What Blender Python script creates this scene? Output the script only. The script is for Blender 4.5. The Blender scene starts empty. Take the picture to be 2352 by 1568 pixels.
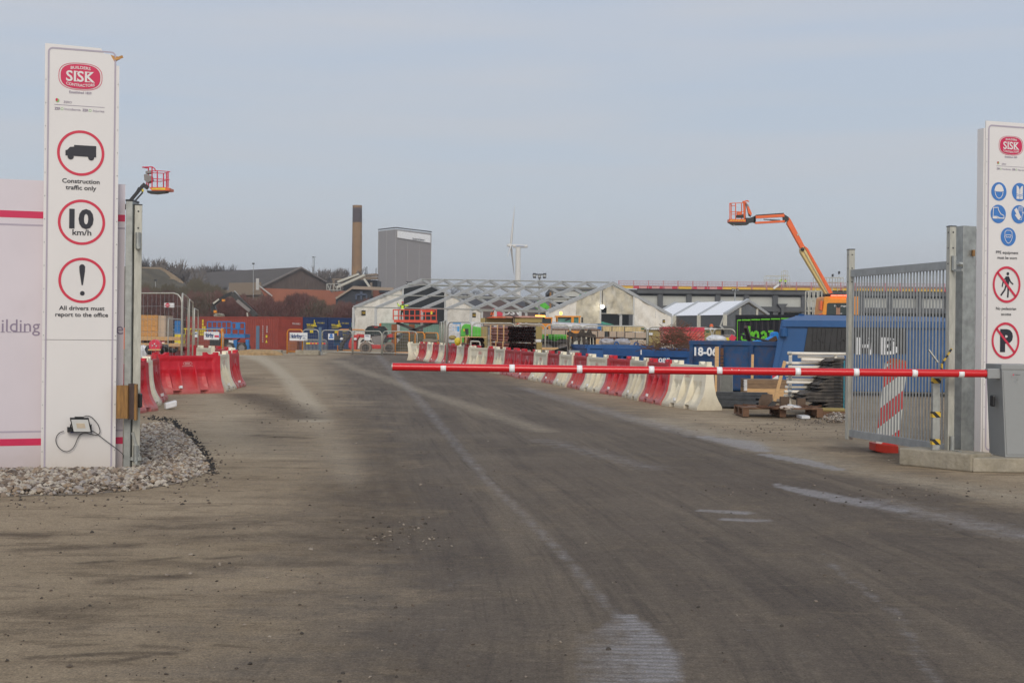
import bpy, math, random
import numpy as np
from mathutils import Vector, Matrix
R = math.radians
V = Vector
SC = bpy.context.scene
COL = SC.collection
random.seed(7)

# ---------------------------------------------------------------- camera
F = 3200.0; CX = 1176.0; CY = 762.0; EYE = 1.6; ROLL = R(0.6)
CR, SR = math.cos(ROLL), math.sin(ROLL)
cd = bpy.data.cameras.new('camera'); cam = bpy.data.objects.new('camera', cd); COL.objects.link(cam)
cam.location = (0, 0, EYE); cam.rotation_euler = (R(90), -ROLL, 0)
cd.sensor_width = 36; cd.lens = 36 * F / 2352; cd.shift_y = -(784 - CY) / 2352
cd.clip_start = 0.1; cd.clip_end = 9000
SC.camera = cam

# ---------------------------------------------------------------- light
SUN_EL, SUN_AZ = 30, 178      # hazy sun behind the camera, nearly in line with it
wd = bpy.data.worlds.new('World'); SC.world = wd; wd.use_nodes = True
nt = wd.node_tree; nt.nodes.clear()
def wn(t, **k):
    n = nt.nodes.new(t)
    for a, b in k.items(): setattr(n, a, b)
    return n
out = wn('ShaderNodeOutputWorld'); mx = wn('ShaderNodeMixShader'); mx.inputs[0].default_value = 0.88
sky = wn('ShaderNodeTexSky', sky_type='NISHITA'); sky.sun_disc = False
sky.sun_elevation = R(SUN_EL); sky.sun_rotation = R(SUN_AZ); sky.dust_density = 3
b1 = wn('ShaderNodeBackground'); b1.inputs[1].default_value = 0.1
b2 = wn('ShaderNodeBackground'); b2.inputs[1].default_value = 1.0
nt.links.new(sky.outputs[0], b1.inputs[0])
tc = wn('ShaderNodeTexCoord'); mp = wn('ShaderNodeMapping'); mp.inputs['Scale'].default_value = (1.6, 1.6, 17)
mp.inputs['Rotation'].default_value = (0, R(0.8), 0)
no = wn('ShaderNodeTexNoise'); no.inputs['Scale'].default_value = 2.3; no.inputs['Detail'].default_value = 5; no.inputs['Roughness'].default_value = 0.45
cr = wn('ShaderNodeValToRGB'); cr.color_ramp.elements[0].position = 0.40; cr.color_ramp.elements[1].position = 0.78
sx = wn('ShaderNodeSeparateXYZ'); rg = wn('ShaderNodeValToRGB')
e = rg.color_ramp.elements; e[0].position = 0.0; e[0].color = (.555, .583, .612, 1); e[1].position = 0.30; e[1].color = (.455, .505, .605, 1)
k = e.new(.07); k.color = (.515, .562, .622, 1)
k = e.new(.16); k.color = (.450, .513, .602, 1)
mc = wn('ShaderNodeMixRGB'); mc.inputs[2].default_value = (.520, .535, .575, 1)
nt.links.new(tc.outputs['Generated'], mp.inputs[0]); nt.links.new(mp.outputs[0], no.inputs[0]); nt.links.new(no.outputs[0], cr.inputs[0])
nt.links.new(tc.outputs['Generated'], sx.inputs[0]); nt.links.new(sx.outputs[2], rg.inputs[0])
nt.links.new(cr.outputs[0], mc.inputs[0]); nt.links.new(rg.outputs[0], mc.inputs[1])
nt.links.new(mc.outputs[0], b2.inputs[0]); nt.links.new(b1.outputs[0], mx.inputs[1]); nt.links.new(b2.outputs[0], mx.inputs[2])
nt.links.new(mx.outputs[0], out.inputs[0])
sd = bpy.data.lights.new('sun', 'SUN'); sd.energy = 1.35; sd.angle = R(30); sd.color = (1, .93, .82)
so = bpy.data.objects.new('sun', sd); COL.objects.link(so)
so.rotation_euler = (R(90 - SUN_EL), 0, R(180 - SUN_AZ))
SC.view_settings.view_transform = 'Standard'; SC.view_settings.look = 'None'
SC.view_settings.exposure = 0.22; SC.view_settings.gamma = 1

# ---------------------------------------------------------------- view pixels (2352 wide) -> world
ZO = {3: (287.1, 574.2, .1648), 4: (574.2, 574.2, .1648), 5: (861.3, 602.9, .1648), 6: (1177.1, 602.9, .1648),
      7: (1464.3, 602.9, .1648), 8: (1607.8, 660.4, .2014), 'a': (0, 57.4, .3661), 'b': (0, 574.2, .3846),
      'g': (1894.9, 488.1, .2197), 'h': (1894.9, 803.9, .2197), 'k': (746.5, 430.7, .2197), 'l': (1636.5, 430.7, .1831),
      'm': (287.1, 344.5, .1099), 'n': (918.7, 574.2, .1953), 0: (0, 0, 1), 's': (2239.4, 373.2, .1282), 't': (0, 717.8, .2381)}
def P(px, py, d):
    u, w = px - CX, CY - py
    return V(((u * CR - w * SR) * d / F, d, EYE + (u * SR + w * CR) * d / F))
def W(k, x, y, d):
    o = ZO[k]; return P(o[0] + x * o[2], o[1] + y * o[2], d)
def G(px, py):
    z = (px - CX) * SR + (CY - py) * CR
    d = -EYE * F / z
    p = P(px, py, d); p.z = 0; return p
def GW(k, x, y):
    o = ZO[k]; return G(o[0] + x * o[2], o[1] + y * o[2])

# ---------------------------------------------------------------- materials
MATS = {}
def mat(name, col, rough=.6, metal=0, var=.12, scale=6, bump=0, bscale=40, dirt=None, damt=.4, dscale=3, stretch=None, emit=None, alpha=1, trans=0, zdirt=0, spec=.5, inst=0):
    if name in MATS: return MATS[name]
    m = bpy.data.materials.new(name); m.use_nodes = True; MATS[name] = m
    t = m.node_tree; b = t.nodes['Principled BSDF']; L = t.links.new
    b.inputs['Roughness'].default_value = rough; b.inputs['Metallic'].default_value = metal
    b.inputs['Specular IOR Level'].default_value = spec
    tcn = t.nodes.new('ShaderNodeTexCoord'); mpn = t.nodes.new('ShaderNodeMapping'); L(tcn.outputs['Object'], mpn.inputs[0])
    if stretch: mpn.inputs['Scale'].default_value = stretch
    n = t.nodes.new('ShaderNodeTexNoise'); n.inputs['Scale'].default_value = scale; n.inputs['Detail'].default_value = 6; n.inputs['Roughness'].default_value = .6
    L(mpn.outputs[0], n.inputs[0])
    mr = t.nodes.new('ShaderNodeMapRange'); mr.inputs[1].default_value = .3; mr.inputs[2].default_value = .7
    mr.inputs[3].default_value = 1 - var; mr.inputs[4].default_value = 1 + var; L(n.outputs[0], mr.inputs[0])
    vm = t.nodes.new('ShaderNodeVectorMath'); vm.operation = 'SCALE'; vm.inputs[0].default_value = col[:3]; L(mr.outputs[0], vm.inputs['Scale'])
    cur = vm.outputs[0]
    if inst:
        oi = t.nodes.new('ShaderNodeObjectInfo'); im = t.nodes.new('ShaderNodeMapRange'); im.inputs[3].default_value = 1 - inst; im.inputs[4].default_value = 1 + inst * .6; L(oi.outputs['Random'], im.inputs[0])
        v2 = t.nodes.new('ShaderNodeVectorMath'); v2.operation = 'SCALE'; L(cur, v2.inputs[0]); L(im.outputs[0], v2.inputs['Scale']); cur = v2.outputs[0]
        v3 = t.nodes.new('ShaderNodeVectorMath'); v3.operation = 'SCALE'; v3.inputs[0].default_value = (37, 11, 5); L(oi.outputs['Random'], v3.inputs['Scale']); L(v3.outputs[0], mpn.inputs['Location'])
    if dirt:
        n2 = t.nodes.new('ShaderNodeTexNoise'); n2.inputs['Scale'].default_value = dscale; n2.inputs['Detail'].default_value = 8; n2.inputs['Roughness'].default_value = .7
        L(mpn.outputs[0], n2.inputs[0])
        r2 = t.nodes.new('ShaderNodeMapRange'); r2.inputs[1].default_value = .62 - damt * .35; r2.inputs[2].default_value = .75; r2.clamp = True
        r2.inputs[4].default_value = min(1, damt * 1.4)
        L(n2.outputs[0], r2.inputs[0]); fac = r2.outputs[0]
        if zdirt:
            sp = t.nodes.new('ShaderNodeSeparateXYZ'); L(tcn.outputs['Object'], sp.inputs[0])
            r3 = t.nodes.new('ShaderNodeMapRange'); r3.inputs[1].default_value = zdirt; r3.inputs[2].default_value = 0; r3.inputs[3].default_value = 0; r3.inputs[4].default_value = .75
            L(sp.outputs[2], r3.inputs[0])
            ad = t.nodes.new('ShaderNodeMath'); ad.operation = 'MULTIPLY'; L(r3.outputs[0], ad.inputs[0]); L(n2.outputs[0], ad.inputs[1])
            a2 = t.nodes.new('ShaderNodeMath'); a2.operation = 'MULTIPLY_ADD'; a2.use_clamp = True; L(ad.outputs[0], a2.inputs[0]); a2.inputs[1].default_value = 1.6; L(fac, a2.inputs[2]); fac = a2.outputs[0]
        mxn = t.nodes.new('ShaderNodeMixRGB'); L(fac, mxn.inputs[0]); L(cur, mxn.inputs[1]); mxn.inputs[2].default_value = (*dirt, 1); cur = mxn.outputs[0]
    L(cur, b.inputs['Base Color'])
    if bump:
        n3 = t.nodes.new('ShaderNodeTexNoise'); n3.inputs['Scale'].default_value = bscale; n3.inputs['Detail'].default_value = 5; L(mpn.outputs[0], n3.inputs[0])
        bp = t.nodes.new('ShaderNodeBump'); bp.inputs['Strength'].default_value = bump; bp.inputs['Distance'].default_value = .02; L(n3.outputs[0], bp.inputs['Height']); L(bp.outputs[0], b.inputs['Normal'])
    if emit:
        b.inputs['Emission Color'].default_value = (*emit[0], 1); b.inputs['Emission Strength'].default_value = emit[1]
    if alpha < 1: b.inputs['Alpha'].default_value = alpha
    if trans: b.inputs['Transmission Weight'].default_value = trans
    return m
WHT = mat('sign_white', (.75, .72, .70), .35, var=.03, scale=2, dirt=(.55, .48, .42), damt=.12, dscale=1.5)
PAN = mat('pylon_panel', (.75, .72, .70), .32, var=.03, scale=1.3, dirt=(.50, .42, .34), damt=.13, dscale=1.1, stretch=(1, 1, .5), zdirt=.45, bump=.03, bscale=1.5)
HOA = mat('hoarding_white', (.66, .60, .64), .4, var=.04, scale=1.2, dirt=(.45, .37, .33), damt=.13, dscale=1.5, zdirt=.5)
SRED = mat('sign_red', (.62, .03, .07), .4, var=.05)
CRIM = mat('crimson', (.60, .02, .09), .4, var=.05)
SBLK = mat('sign_black', (.022, .022, .032), .45, var=.05)
SGRY = mat('sign_grey', (.42, .37, .44), .45, var=.05)
LETG = mat('letter_grey', (.26, .21, .29), .5, var=.05)
SBLU = mat('sign_blue', (.05, .19, .52), .4, var=.05)
SGRN = mat('sign_green', (.25, .5, .15), .5, var=.05)
WOOD = mat('plywood_raw', (.50, .26, .09), .8, var=.3, scale=8, stretch=(1, 1, 5), bump=.3)
TIMB = mat('brown_timber', (.26, .13, .035), .6, var=.35, scale=14, stretch=(3, 3, .5))
TIMD = mat('dark_timber', (.06, .035, .03), .55, var=.3, scale=14, stretch=(3, 3, .5))
GALV = mat('galvanised_steel', (.36, .37, .35), .45, .55, var=.22, scale=9, bump=.05, dirt=(.20, .20, .19), damt=.3, dscale=6)
GALL = mat('galvanised_light', (.48, .47, .41), .5, .35, var=.18, scale=7, stretch=(3, 3, .6), dirt=(.28, .27, .22), damt=.35, dscale=9)
GALF = mat('galvanised_dull', (.37, .38, .375), .55, .4, var=.15, scale=8)
BLK = mat('black_plastic', (.015, .015, .017), .4)
DRK = mat('dark_steel', (.05, .05, .05), .6, .3, var=.3, dirt=(.12, .09, .07), damt=.4)
CONC = mat('concrete', (.36, .32, .25), .9, var=.2, scale=7, bump=.4, bscale=30, dirt=(.20, .17, .11), damt=.55, dscale=4)
ALU = mat('tent_aluminium', (.47, .48, .48), .45, .3, var=.08)
CABG = mat('cabinet_grey', (.30, .31, .31), .4, var=.05, scale=60, bump=.03, bscale=200, dirt=(.24, .23, .21), damt=.15)
RTEX = mat('boom_red', (.62, .012, .018), .22, var=.06, scale=3)
REFL = mat('reflective_white', (.92, .92, .92), .3, var=.02)
RPL = mat('barrier_red', (.52, .010, .024), .42, var=.10, scale=4, dirt=(.40, .22, .18), damt=.18, dscale=4, zdirt=.5, inst=.16)
WPL = mat('barrier_white', (.80, .74, .58), .5, var=.06, scale=3, dirt=(.40, .33, .23), damt=.16, dscale=4, zdirt=.5, inst=.14)
ORG = mat('orange_paint', (.72, .12, .02), .4, var=.1, dirt=(.3, .1, .05), damt=.2)
ORY = mat('machine_amber', (.74, .27, .015), .4, var=.1, dirt=(.3, .15, .05), damt=.2)
REDP = mat('machine_red', (.55, .03, .025), .4, var=.1, dirt=(.2, .08, .06), damt=.25)
CREAM = mat('boom_cream', (.66, .50, .20), .5, var=.1)
GRN = mat('machine_green', (.08, .46, .03), .4, var=.12)
BLUP = mat('lift_blue', (.02, .16, .42), .4, var=.1)
SKB = mat('skip_blue', (.015, .085, .26), .5, var=.15, scale=3, dirt=(.06, .08, .12), damt=.35, dscale=4, bump=.1, bscale=6)
SKR = mat('skip_blue_rusty', (.015, .075, .20), .5, var=.2, scale=3, dirt=(.11, .06, .04), damt=.5, dscale=6, bump=.2, bscale=8)
SKD = mat('closed_skip_blue', (.012, .082, .24), .42, var=.08, scale=3)
CRED = mat('container_red', (.28, .045, .028), .6, var=.15, scale=1.5, dirt=(.16, .04, .03), damt=.3, dscale=1)
CBLU = mat('container_navy', (.012, .035, .12), .5, var=.15, dirt=(.05, .05, .08), damt=.2)
CGRN = mat('container_mint', (.20, .34, .27), .6, var=.12, dirt=(.20, .15, .10), damt=.4, dscale=1.2)
CBRN = mat('container_rust', (.30, .09, .03), .7, var=.3, dirt=(.12, .05, .03), damt=.5)
CBLK = mat('container_black', (.012, .011, .016), .6, var=.2)
YEL = mat('yellow_paint', (.70, .55, .03), .5)
LIME = mat('lime_paint', (.16, .62, .03), .5)
WPT = mat('white_paint', (.72, .73, .74), .5, var=.08)
GLS = mat('dark_glass', (.03, .045, .045), .08, var=.2)
GLG = mat('green_glass', (.10, .24, .20), .1, var=.3, scale=3)
RUB = mat('rubber', (.05, .045, .042), .85, var=.3, dirt=(.22, .18, .14), damt=.5, dscale=3)
MUDR = mat('muddy_tyre', (.24, .19, .15), .95, var=.25, scale=10, dirt=(.1, .08, .07), damt=.4)
GRYM = mat('machine_grey', (.22, .20, .19), .5, var=.12)
PIPE = mat('pipe_brown', (.29, .075, .045), .45, var=.2)
PIPI = mat('pipe_inside', (.028, .010, .008), .6)
PINE = mat('new_timber', (.58, .36, .17), .75, var=.2, scale=5, stretch=(1, 1, 6))
PLY = mat('old_plywood', (.17, .09, .05), .8, var=.3)
OCH = mat('insulation_ochre', (.33, .255, .10), .9, var=.12, scale=3, stretch=(1, 1, 12))
BEI = mat('beige_board', (.46, .36, .27), .8, var=.1)
WRAP = mat('plastic_wrap', (.62, .63, .65), .25, var=.25, scale=5, bump=.6, bscale=5)
GWR = mat('grey_wrap', (.36, .35, .37), .25, var=.35, scale=4, bump=.6, bscale=4)
REDW = mat('wrapped_red', (.66, .06, .05), .35, var=.2, scale=4, dirt=(.62, .35, .33), damt=.5, dscale=5)
RUST = mat('rust', (.12, .055, .03), .8, var=.4, scale=20)
TARP = mat('tent_canvas', (.84, .80, .72), .6, var=.12, scale=1.2, bump=.8, bscale=1.6, dirt=(.40, .34, .24), damt=.42, dscale=1.3)
TARD = mat('tent_canvas_dirty', (.55, .50, .38), .4, var=.35, scale=1.6, bump=1, bscale=1.5, dirt=(.80, .76, .66), damt=.5, dscale=1.3)
ROOFW = mat('tent_roof_white', (.92, .92, .93), .5, var=.03)
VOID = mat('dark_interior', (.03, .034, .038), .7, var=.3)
HIV = mat('hi_vis', (.55, .80, .05), .6)
SKIN = mat('skin', (.45, .25, .17), .6)
NAVY = mat('work_trousers', (.02, .02, .03), .8)
AMBL = mat('amber_lamp', (.9, .4, .02), .4, emit=((1, .42, .05), 5))
REDL = mat('red_lamp', (.9, .05, .02), .4, emit=((1, .10, .06), 4))
LAMPW = mat('lit_lamp', (.9, .9, .85), .4, emit=((1, .96, .88), 8))
CYAN = mat('blue_sack', (.01, .25, .72), .6, var=.15)
GRTP = mat('green_canopy', (.02, .34, .18), .6)

# ---------------------------------------------------------------- mesh builder
class MB:
    def __init__(s, m=None): s.v = []; s.f = []; s.fm = []; s.mats = []; s.ci = 0; s.att = None; m and s.use(m)
    def use(s, m):
        if m not in s.mats: s.mats.append(m)
        s.ci = s.mats.index(m); return s
    def add(s, vs, fs):
        o = len(s.v); s.v.extend([V(p) for p in vs]); s.f.extend([tuple(i + o for i in f) for f in fs]); s.fm.extend([s.ci] * len(fs)); return s
    def obox(s, c, ax, ay, az):
        c = V(c); ax, ay, az = V(ax), V(ay), V(az); vs = []
        for i in (-1, 1):
            for j in (-1, 1):
                for k in (-1, 1): vs.append(c + ax * i + ay * j + az * k)
        fs = [(0, 1, 3, 2), (4, 6, 7, 5), (0, 4, 5, 1), (2, 3, 7, 6), (0, 2, 6, 4), (1, 5, 7, 3)]
        return s.add(vs, fs)
    def box(s, x0, x1, y0, y1, z0, z1):
        return s.obox(((x0 + x1) / 2, (y0 + y1) / 2, (z0 + z1) / 2), ((x1 - x0) / 2, 0, 0), (0, (y1 - y0) / 2, 0), (0, 0, (z1 - z0) / 2))
    def bar(s, p, q, w, h=None, up=(0, 0, 1)):
        p, q = V(p), V(q); h = h or w; a = (q - p); L = a.length
        if L < 1e-6: return s
        a /= L; u = V(up)
        if abs(a.dot(u)) > .98: u = V((0, 1, 0))
        b = a.cross(u).normalized(); c = b.cross(a)
        return s.obox((p + q) / 2, a * L / 2, b * w / 2, c * h / 2)
    def tube(s, p, q, r, n=8, r2=None, cap=True):
        return s.path([p, q], r, n, r2, cap)
    def path(s, pts, r, n=6, r2=None, cap=True, closed=False):
        pts = [V(p) for p in pts]; N = len(pts); rings = []; r2 = r if r2 is None else r2
        ref = None; o = len(s.v); vs = []
        for i, p in enumerate(pts):
            if closed: a = pts[(i + 1) % N] - pts[i - 1]
            else: a = pts[min(i + 1, N - 1)] - pts[max(i - 1, 0)]
            if a.length < 1e-9: a = V((0, 0, 1))
            a.normalize()
            if ref is None: ref = V((0, 0, 1)) if abs(a.z) < .9 else V((0, 1, 0))
            b = a.cross(ref)
            if b.length < 1e-4: b = a.cross(V((1, 0, 0)))
            b.normalize(); c = b.cross(a); ref = c
            rr = r + (r2 - r) * i / max(1, N - 1)
            for k in range(n):
                t = 2 * math.pi * k / n; vs.append(p + b * math.cos(t) * rr + c * math.sin(t) * rr)
        fs = []
        for i in range(N if closed else N - 1):
            j = (i + 1) % N
            for k in range(n): fs.append((i * n + k, i * n + (k + 1) % n, j * n + (k + 1) % n, j * n + k))
        if cap and not closed: fs.append(tuple(range(n))[::-1]); fs.append(tuple((N - 1) * n + k for k in range(n)))
        return s.add(vs, fs)
    def prism(s, pts, vec):
        pts = [V(p) for p in pts]; vec = V(vec); n = len(pts)
        vs = pts + [p + vec for p in pts]
        fs = [tuple(range(n)), tuple(range(2 * n - 1, n - 1, -1))] + [(i, i + n, (i + 1) % n + n, (i + 1) % n) for i in range(n)]
        return s.add(vs, fs)
    def poly(s, pts): return s.add(pts, [tuple(range(len(pts)))])
    def ell(s, c, rx, ry, rz, nu=12, nv=8, jit=0):
        c = V(c); vs = []; fs = []
        for j in range(nv + 1):
            ph = math.pi * j / nv
            for i in range(nu):
                th = 2 * math.pi * i / nu; q = 1 + (random.uniform(-jit, jit) if 0 < j < nv else 0)
                vs.append(c + V((rx * math.sin(ph) * math.cos(th) * q, ry * math.sin(ph) * math.sin(th) * q, rz * math.cos(ph) * q)))
        for j in range(nv):
            for i in range(nu): fs.append((j * nu + i, (j + 1) * nu + i, (j + 1) * nu + (i + 1) % nu, j * nu + (i + 1) % nu))
        return s.add(vs, fs)
    def fbox(s, k, x0, y0, x1, y1, d, dep):
        a = W(k, x0, (y0 + y1) / 2, d); b = W(k, x1, (y0 + y1) / 2, d); xc = (x0 + x1) / 2
        zt = W(k, xc, y0, d).z; zb = W(k, xc, y1, d).z
        return s.box(a.x, b.x, d, d + dep, max(zb, 0) if zt > 0 else zb, zt)
    def wheel(s, c, ax, r, w, n=20):
        c = V(c); ax = V(ax).normalized(); return s.tube(c - ax * w / 2, c + ax * w / 2, r, n)
    def build(s, name, par=None, smooth=False, bev=0, off=None):
        me = bpy.data.meshes.new(name)
        o = par.location if (par is not None and off is None) else (off or V((0, 0, 0)))
        p = par
        if par is not None and par.parent is not None: o = V(o) + par.parent.location
        me.from_pydata([tuple(q - V(o)) for q in s.v], [], s.f)
        for m in s.mats: me.materials.append(m)
        me.polygons.foreach_set('material_index', s.fm)
        if smooth: me.polygons.foreach_set('use_smooth', [True] * len(me.polygons))
        me.update()
        ob = bpy.data.objects.new(name, me); COL.objects.link(ob); ob.parent = par
        if bev:
            b = ob.modifiers.new('bevel', 'BEVEL'); b.width = bev; b.segments = 2; b.limit_method = 'ANGLE'; b.angle_limit = R(40)
        return ob
def tag(o, label=None, cat=None, group=None, kind=None):
    if label: o['label'] = label
    if cat: o['category'] = cat
    if group: o['group'] = group
    if kind: o['kind'] = kind
    return o
def thing(name, label, cat, loc=(0, 0, 0), group=None, rz=0):
    o = bpy.data.objects.new(name, None); COL.objects.link(o); o.location = loc; o.rotation_euler.z = rz; o.empty_display_size = .2
    return tag(o, label, cat, group)
def solo(name, m, label, cat, group=None, smooth=False, bev=0, kind=None):
    # a thing that is one mesh: origin at its base
    n = len(m.v); c = V((sum(p.x for p in m.v) / n, sum(p.y for p in m.v) / n, min(p.z for p in m.v)))
    ob = m.build(name, None, smooth, bev, off=c); ob.location = c
    return tag(ob, label, cat, group, kind)
def copy_tree(o, par=None):
    c = o.copy(); COL.objects.link(c); c.parent = par
    for ch in [x for x in KIDS(o)]: copy_tree(ch, c)
    return c
def KIDS(o): return [x for x in list(COL.objects) if x.parent is o]
# ---------------------------------------------------------------- lettering
TXT = {}
def tmesh(s, bold):
    k = (s, bold)
    if k not in TXT:
        c = bpy.data.curves.new('t', 'FONT'); c.body = s; c.size = 1; c.offset = bold; c.resolution_u = 3; c.fill_mode = 'FRONT'; c.dimensions = '2D'
        o = bpy.data.objects.new('t', c); me = bpy.data.meshes.new_from_object(o)
        TXT[k] = ([tuple(v.co) for v in me.vertices], [tuple(p.vertices) for p in me.polygons])
        bpy.data.meshes.remove(me); bpy.data.objects.remove(o); bpy.data.curves.remove(c)
    return TXT[k]
def text(m, s, c, ux, uz, h, w=None, bold=0., align='C', arc=0):
    """letters of cap height h, centred on c, run along ux; w forces the width"""
    vs, fs = tmesh(s, bold); hv = tmesh('H', 0)[0]; H = max(v[1] for v in hv)
    x0 = min(v[0] for v in vs); x1 = max(v[0] for v in vs); sc = h / H; sxw = (w / (x1 - x0)) if w else sc
    c, ux, uz = V(c), V(ux).normalized(), V(uz).normalized()
    xo = {'C': (x0 + x1) / 2, 'L': x0, 'R': x1}[align]; pts = []
    for v in vs:
        x = (v[0] - xo) * sxw; z = (v[1] - H / 2) * sc
        if arc: z -= arc * x * x
        pts.append(c + ux * x + uz * z)
    m.add(pts, fs)
# ================================================================ GROUND
def seg_dist(pts, X, Y, w=None):
    """distance of every vertex to a polyline, arc length there, and side"""
    best = np.full(X.shape, 1e9); arc = np.zeros(X.shape); side = np.zeros(X.shape); wd_ = np.ones(X.shape); acc = 0
    for i in range(len(pts) - 1):
        ax, ay = pts[i][0], pts[i][1]; bx, by = pts[i + 1][0], pts[i + 1][1]
        dx, dy = bx - ax, by - ay; L2 = dx * dx + dy * dy; L = math.sqrt(L2)
        t = np.clip(((X - ax) * dx + (Y - ay) * dy) / L2, 0, 1)
        ex, ey = X - ax - t * dx, Y - ay - t * dy; d = np.hypot(ex, ey); mk = d < best
        best = np.where(mk, d, best); arc = np.where(mk, acc + t * L, arc)
        side = np.where(mk, np.sign(dx * ey - dy * ex), side)
        if w: wd_ = np.where(mk, w[i] + (w[i + 1] - w[i]) * t, wd_)
        acc += L
    return best, arc, side, wd_
def inside(poly, X, Y):
    c = np.zeros(X.shape, bool); n = len(poly)
    for i in range(n):
        x1, y1 = poly[i][0], poly[i][1]; x2, y2 = poly[(i + 1) % n][0], poly[(i + 1) % n][1]
        if y1 == y2: continue
        c ^= ((y1 > Y) != (y2 > Y)) & (X < (x2 - x1) * (Y - y1) / (y2 - y1) + x1)
    return c
dl = list(np.arange(-8, 5.0, .5)) + list(5120 / np.arange(1024, 60, -2.6)) + list(5120 / np.arange(60, 1.6, -1.0)) + [3600, 4500]
ND = len(dl); NC = 400
tt = np.linspace(-1, 1, NC); D, T = np.meshgrid(np.array(dl), tt, indexing='ij')
GX = T * (0.5 * np.maximum(D, 0) + 9); GY = D
gx, gy = GX.ravel(), GY.ravel()
g2 = lambda L: [tuple(G(x, y))[:2] for x, y in L]
road = g2([(940, 812), (800, 814), (752, 828), (757, 850), (775, 890), (795, 930), (812, 990), (812, 1060), (800, 1140), (780, 1230), (730, 1340), (660, 1450), (590, 1568), (480, 1800), (0, 3000), (3400, 3000), (2900, 1290), (2352, 1150), (2200, 1112), (2000, 1080), (1850, 1047), (1700, 1006), (1500, 958), (1300, 906), (1120, 858), (1000, 829), (965, 818)])
ins = inside(road, gx, gy); dd, _, _, _ = seg_dist(road + road[:1], gx, gy)
a_tan = np.where(ins, -dd, dd)                      # signed metres outside the dark road
flow = g2([(880, 812), (905, 850), (985, 920), (1090, 1030), (1240, 1160), (1380, 1300), (1480, 1440), (1560, 1700), (1600, 2400)])
fd, fa, fs, _ = seg_dist(flow, gx, gy)
def strokes(L):
    o = np.zeros(gx.shape)
    for pts, w, st, sf in L:
        w = [w] * len(pts) if not isinstance(w, (list, tuple)) else list(w)
        d, _, _, ww = seg_dist(g2(pts), gx, gy, w)
        o = np.maximum(o, st * np.clip((ww * (1 + sf) - d) / (ww * 2 * sf + 1e-6), 0, 1))
    return o
lite = strokes([
    ([(540, 814), (579, 817), (610, 829), (633, 844), (665, 873), (696, 912), (712, 940), (723, 966)], [.9, .7, .38, .28, .24, .24, .26, .26], .95, .9), ([(712, 935), (723, 966), (752, 1011), (778, 1045), (798, 1085), (812, 1130)], [.24, .3, .32, .3, .2, .1], .30, 1),
    ([(500, 812), (640, 813), (760, 812)], .9, .5, .9),
    ([(777, 827), (810, 845), (888, 870), (960, 896), (1100, 940), (1250, 990)], [.5, .4, .35, .3, .3, .25], .38, .9),
    ([(640, 822), (690, 850), (745, 880)], .8, .3, .9),
    ([(700, 835), (730, 860), (760, 900)], .5, .25, .9),
    ([(1500, 962), (1700, 1012), (1850, 1052), (2000, 1088), (2200, 1118), (2400, 1156)], .45, .42, .8),
    ([(470, 905), (520, 960), (560, 1010), (620, 1040)], .8, .35, .9)])
wet = strokes([
    ([(868, 815), (900, 850), (960, 915), (1060, 1035), (1120, 1105), (1200, 1180), (1280, 1260), (1350, 1340), (1430, 1425)], [.3, .2, .14, .08, .06, .05, .05, .04, .04], .34, .9),
    ([(1436, 1412), (1475, 1445), (1505, 1500), (1520, 1600)], [.03, .07, .1, .1], .8, .4),
    ([(1418, 1412), (1412, 1440), (1430, 1500), (1450, 1650)], [.01, .08, .17, .2], .40, .6),
    ([(1330, 1432), (1345, 1500), (1352, 1600)], [.01, .05, .05], .35, .8),
    ([(1772, 1110), (1850, 1128), (1960, 1152), (2080, 1175)], [.03, .15, .16, .06], .8, .5),
    ([(1612, 1002), (1690, 1014), (1750, 1035)], [.12, .30, .14], .85, .7),
    ([(1748, 1042), (1830, 1056), (1925, 1078)], [.07, .17, .08], 1, .4),
    ([(1620, 1172), (1700, 1177)], [.07, .10], .8, .6), ([(1665, 1192), (1745, 1195)], [.06, .08], .8, .6),
    ([(1200, 890), (1450, 960), (1620, 1003)], .3, .35, .9), ([(1250, 1010), (1500, 1075)], .3, .25, .9),
    ([(1600, 1280), (1800, 1400), (1870, 1560)], .05, .12, .9), ([(2000, 1150), (2352, 1230)], .3, .35, .9),
    ([(1900, 1290), (2060, 1410), (2150, 1568)], .04, .30, .9), ([(1000, 1360), (1100, 1310)], .04, .2, .9)])
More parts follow.
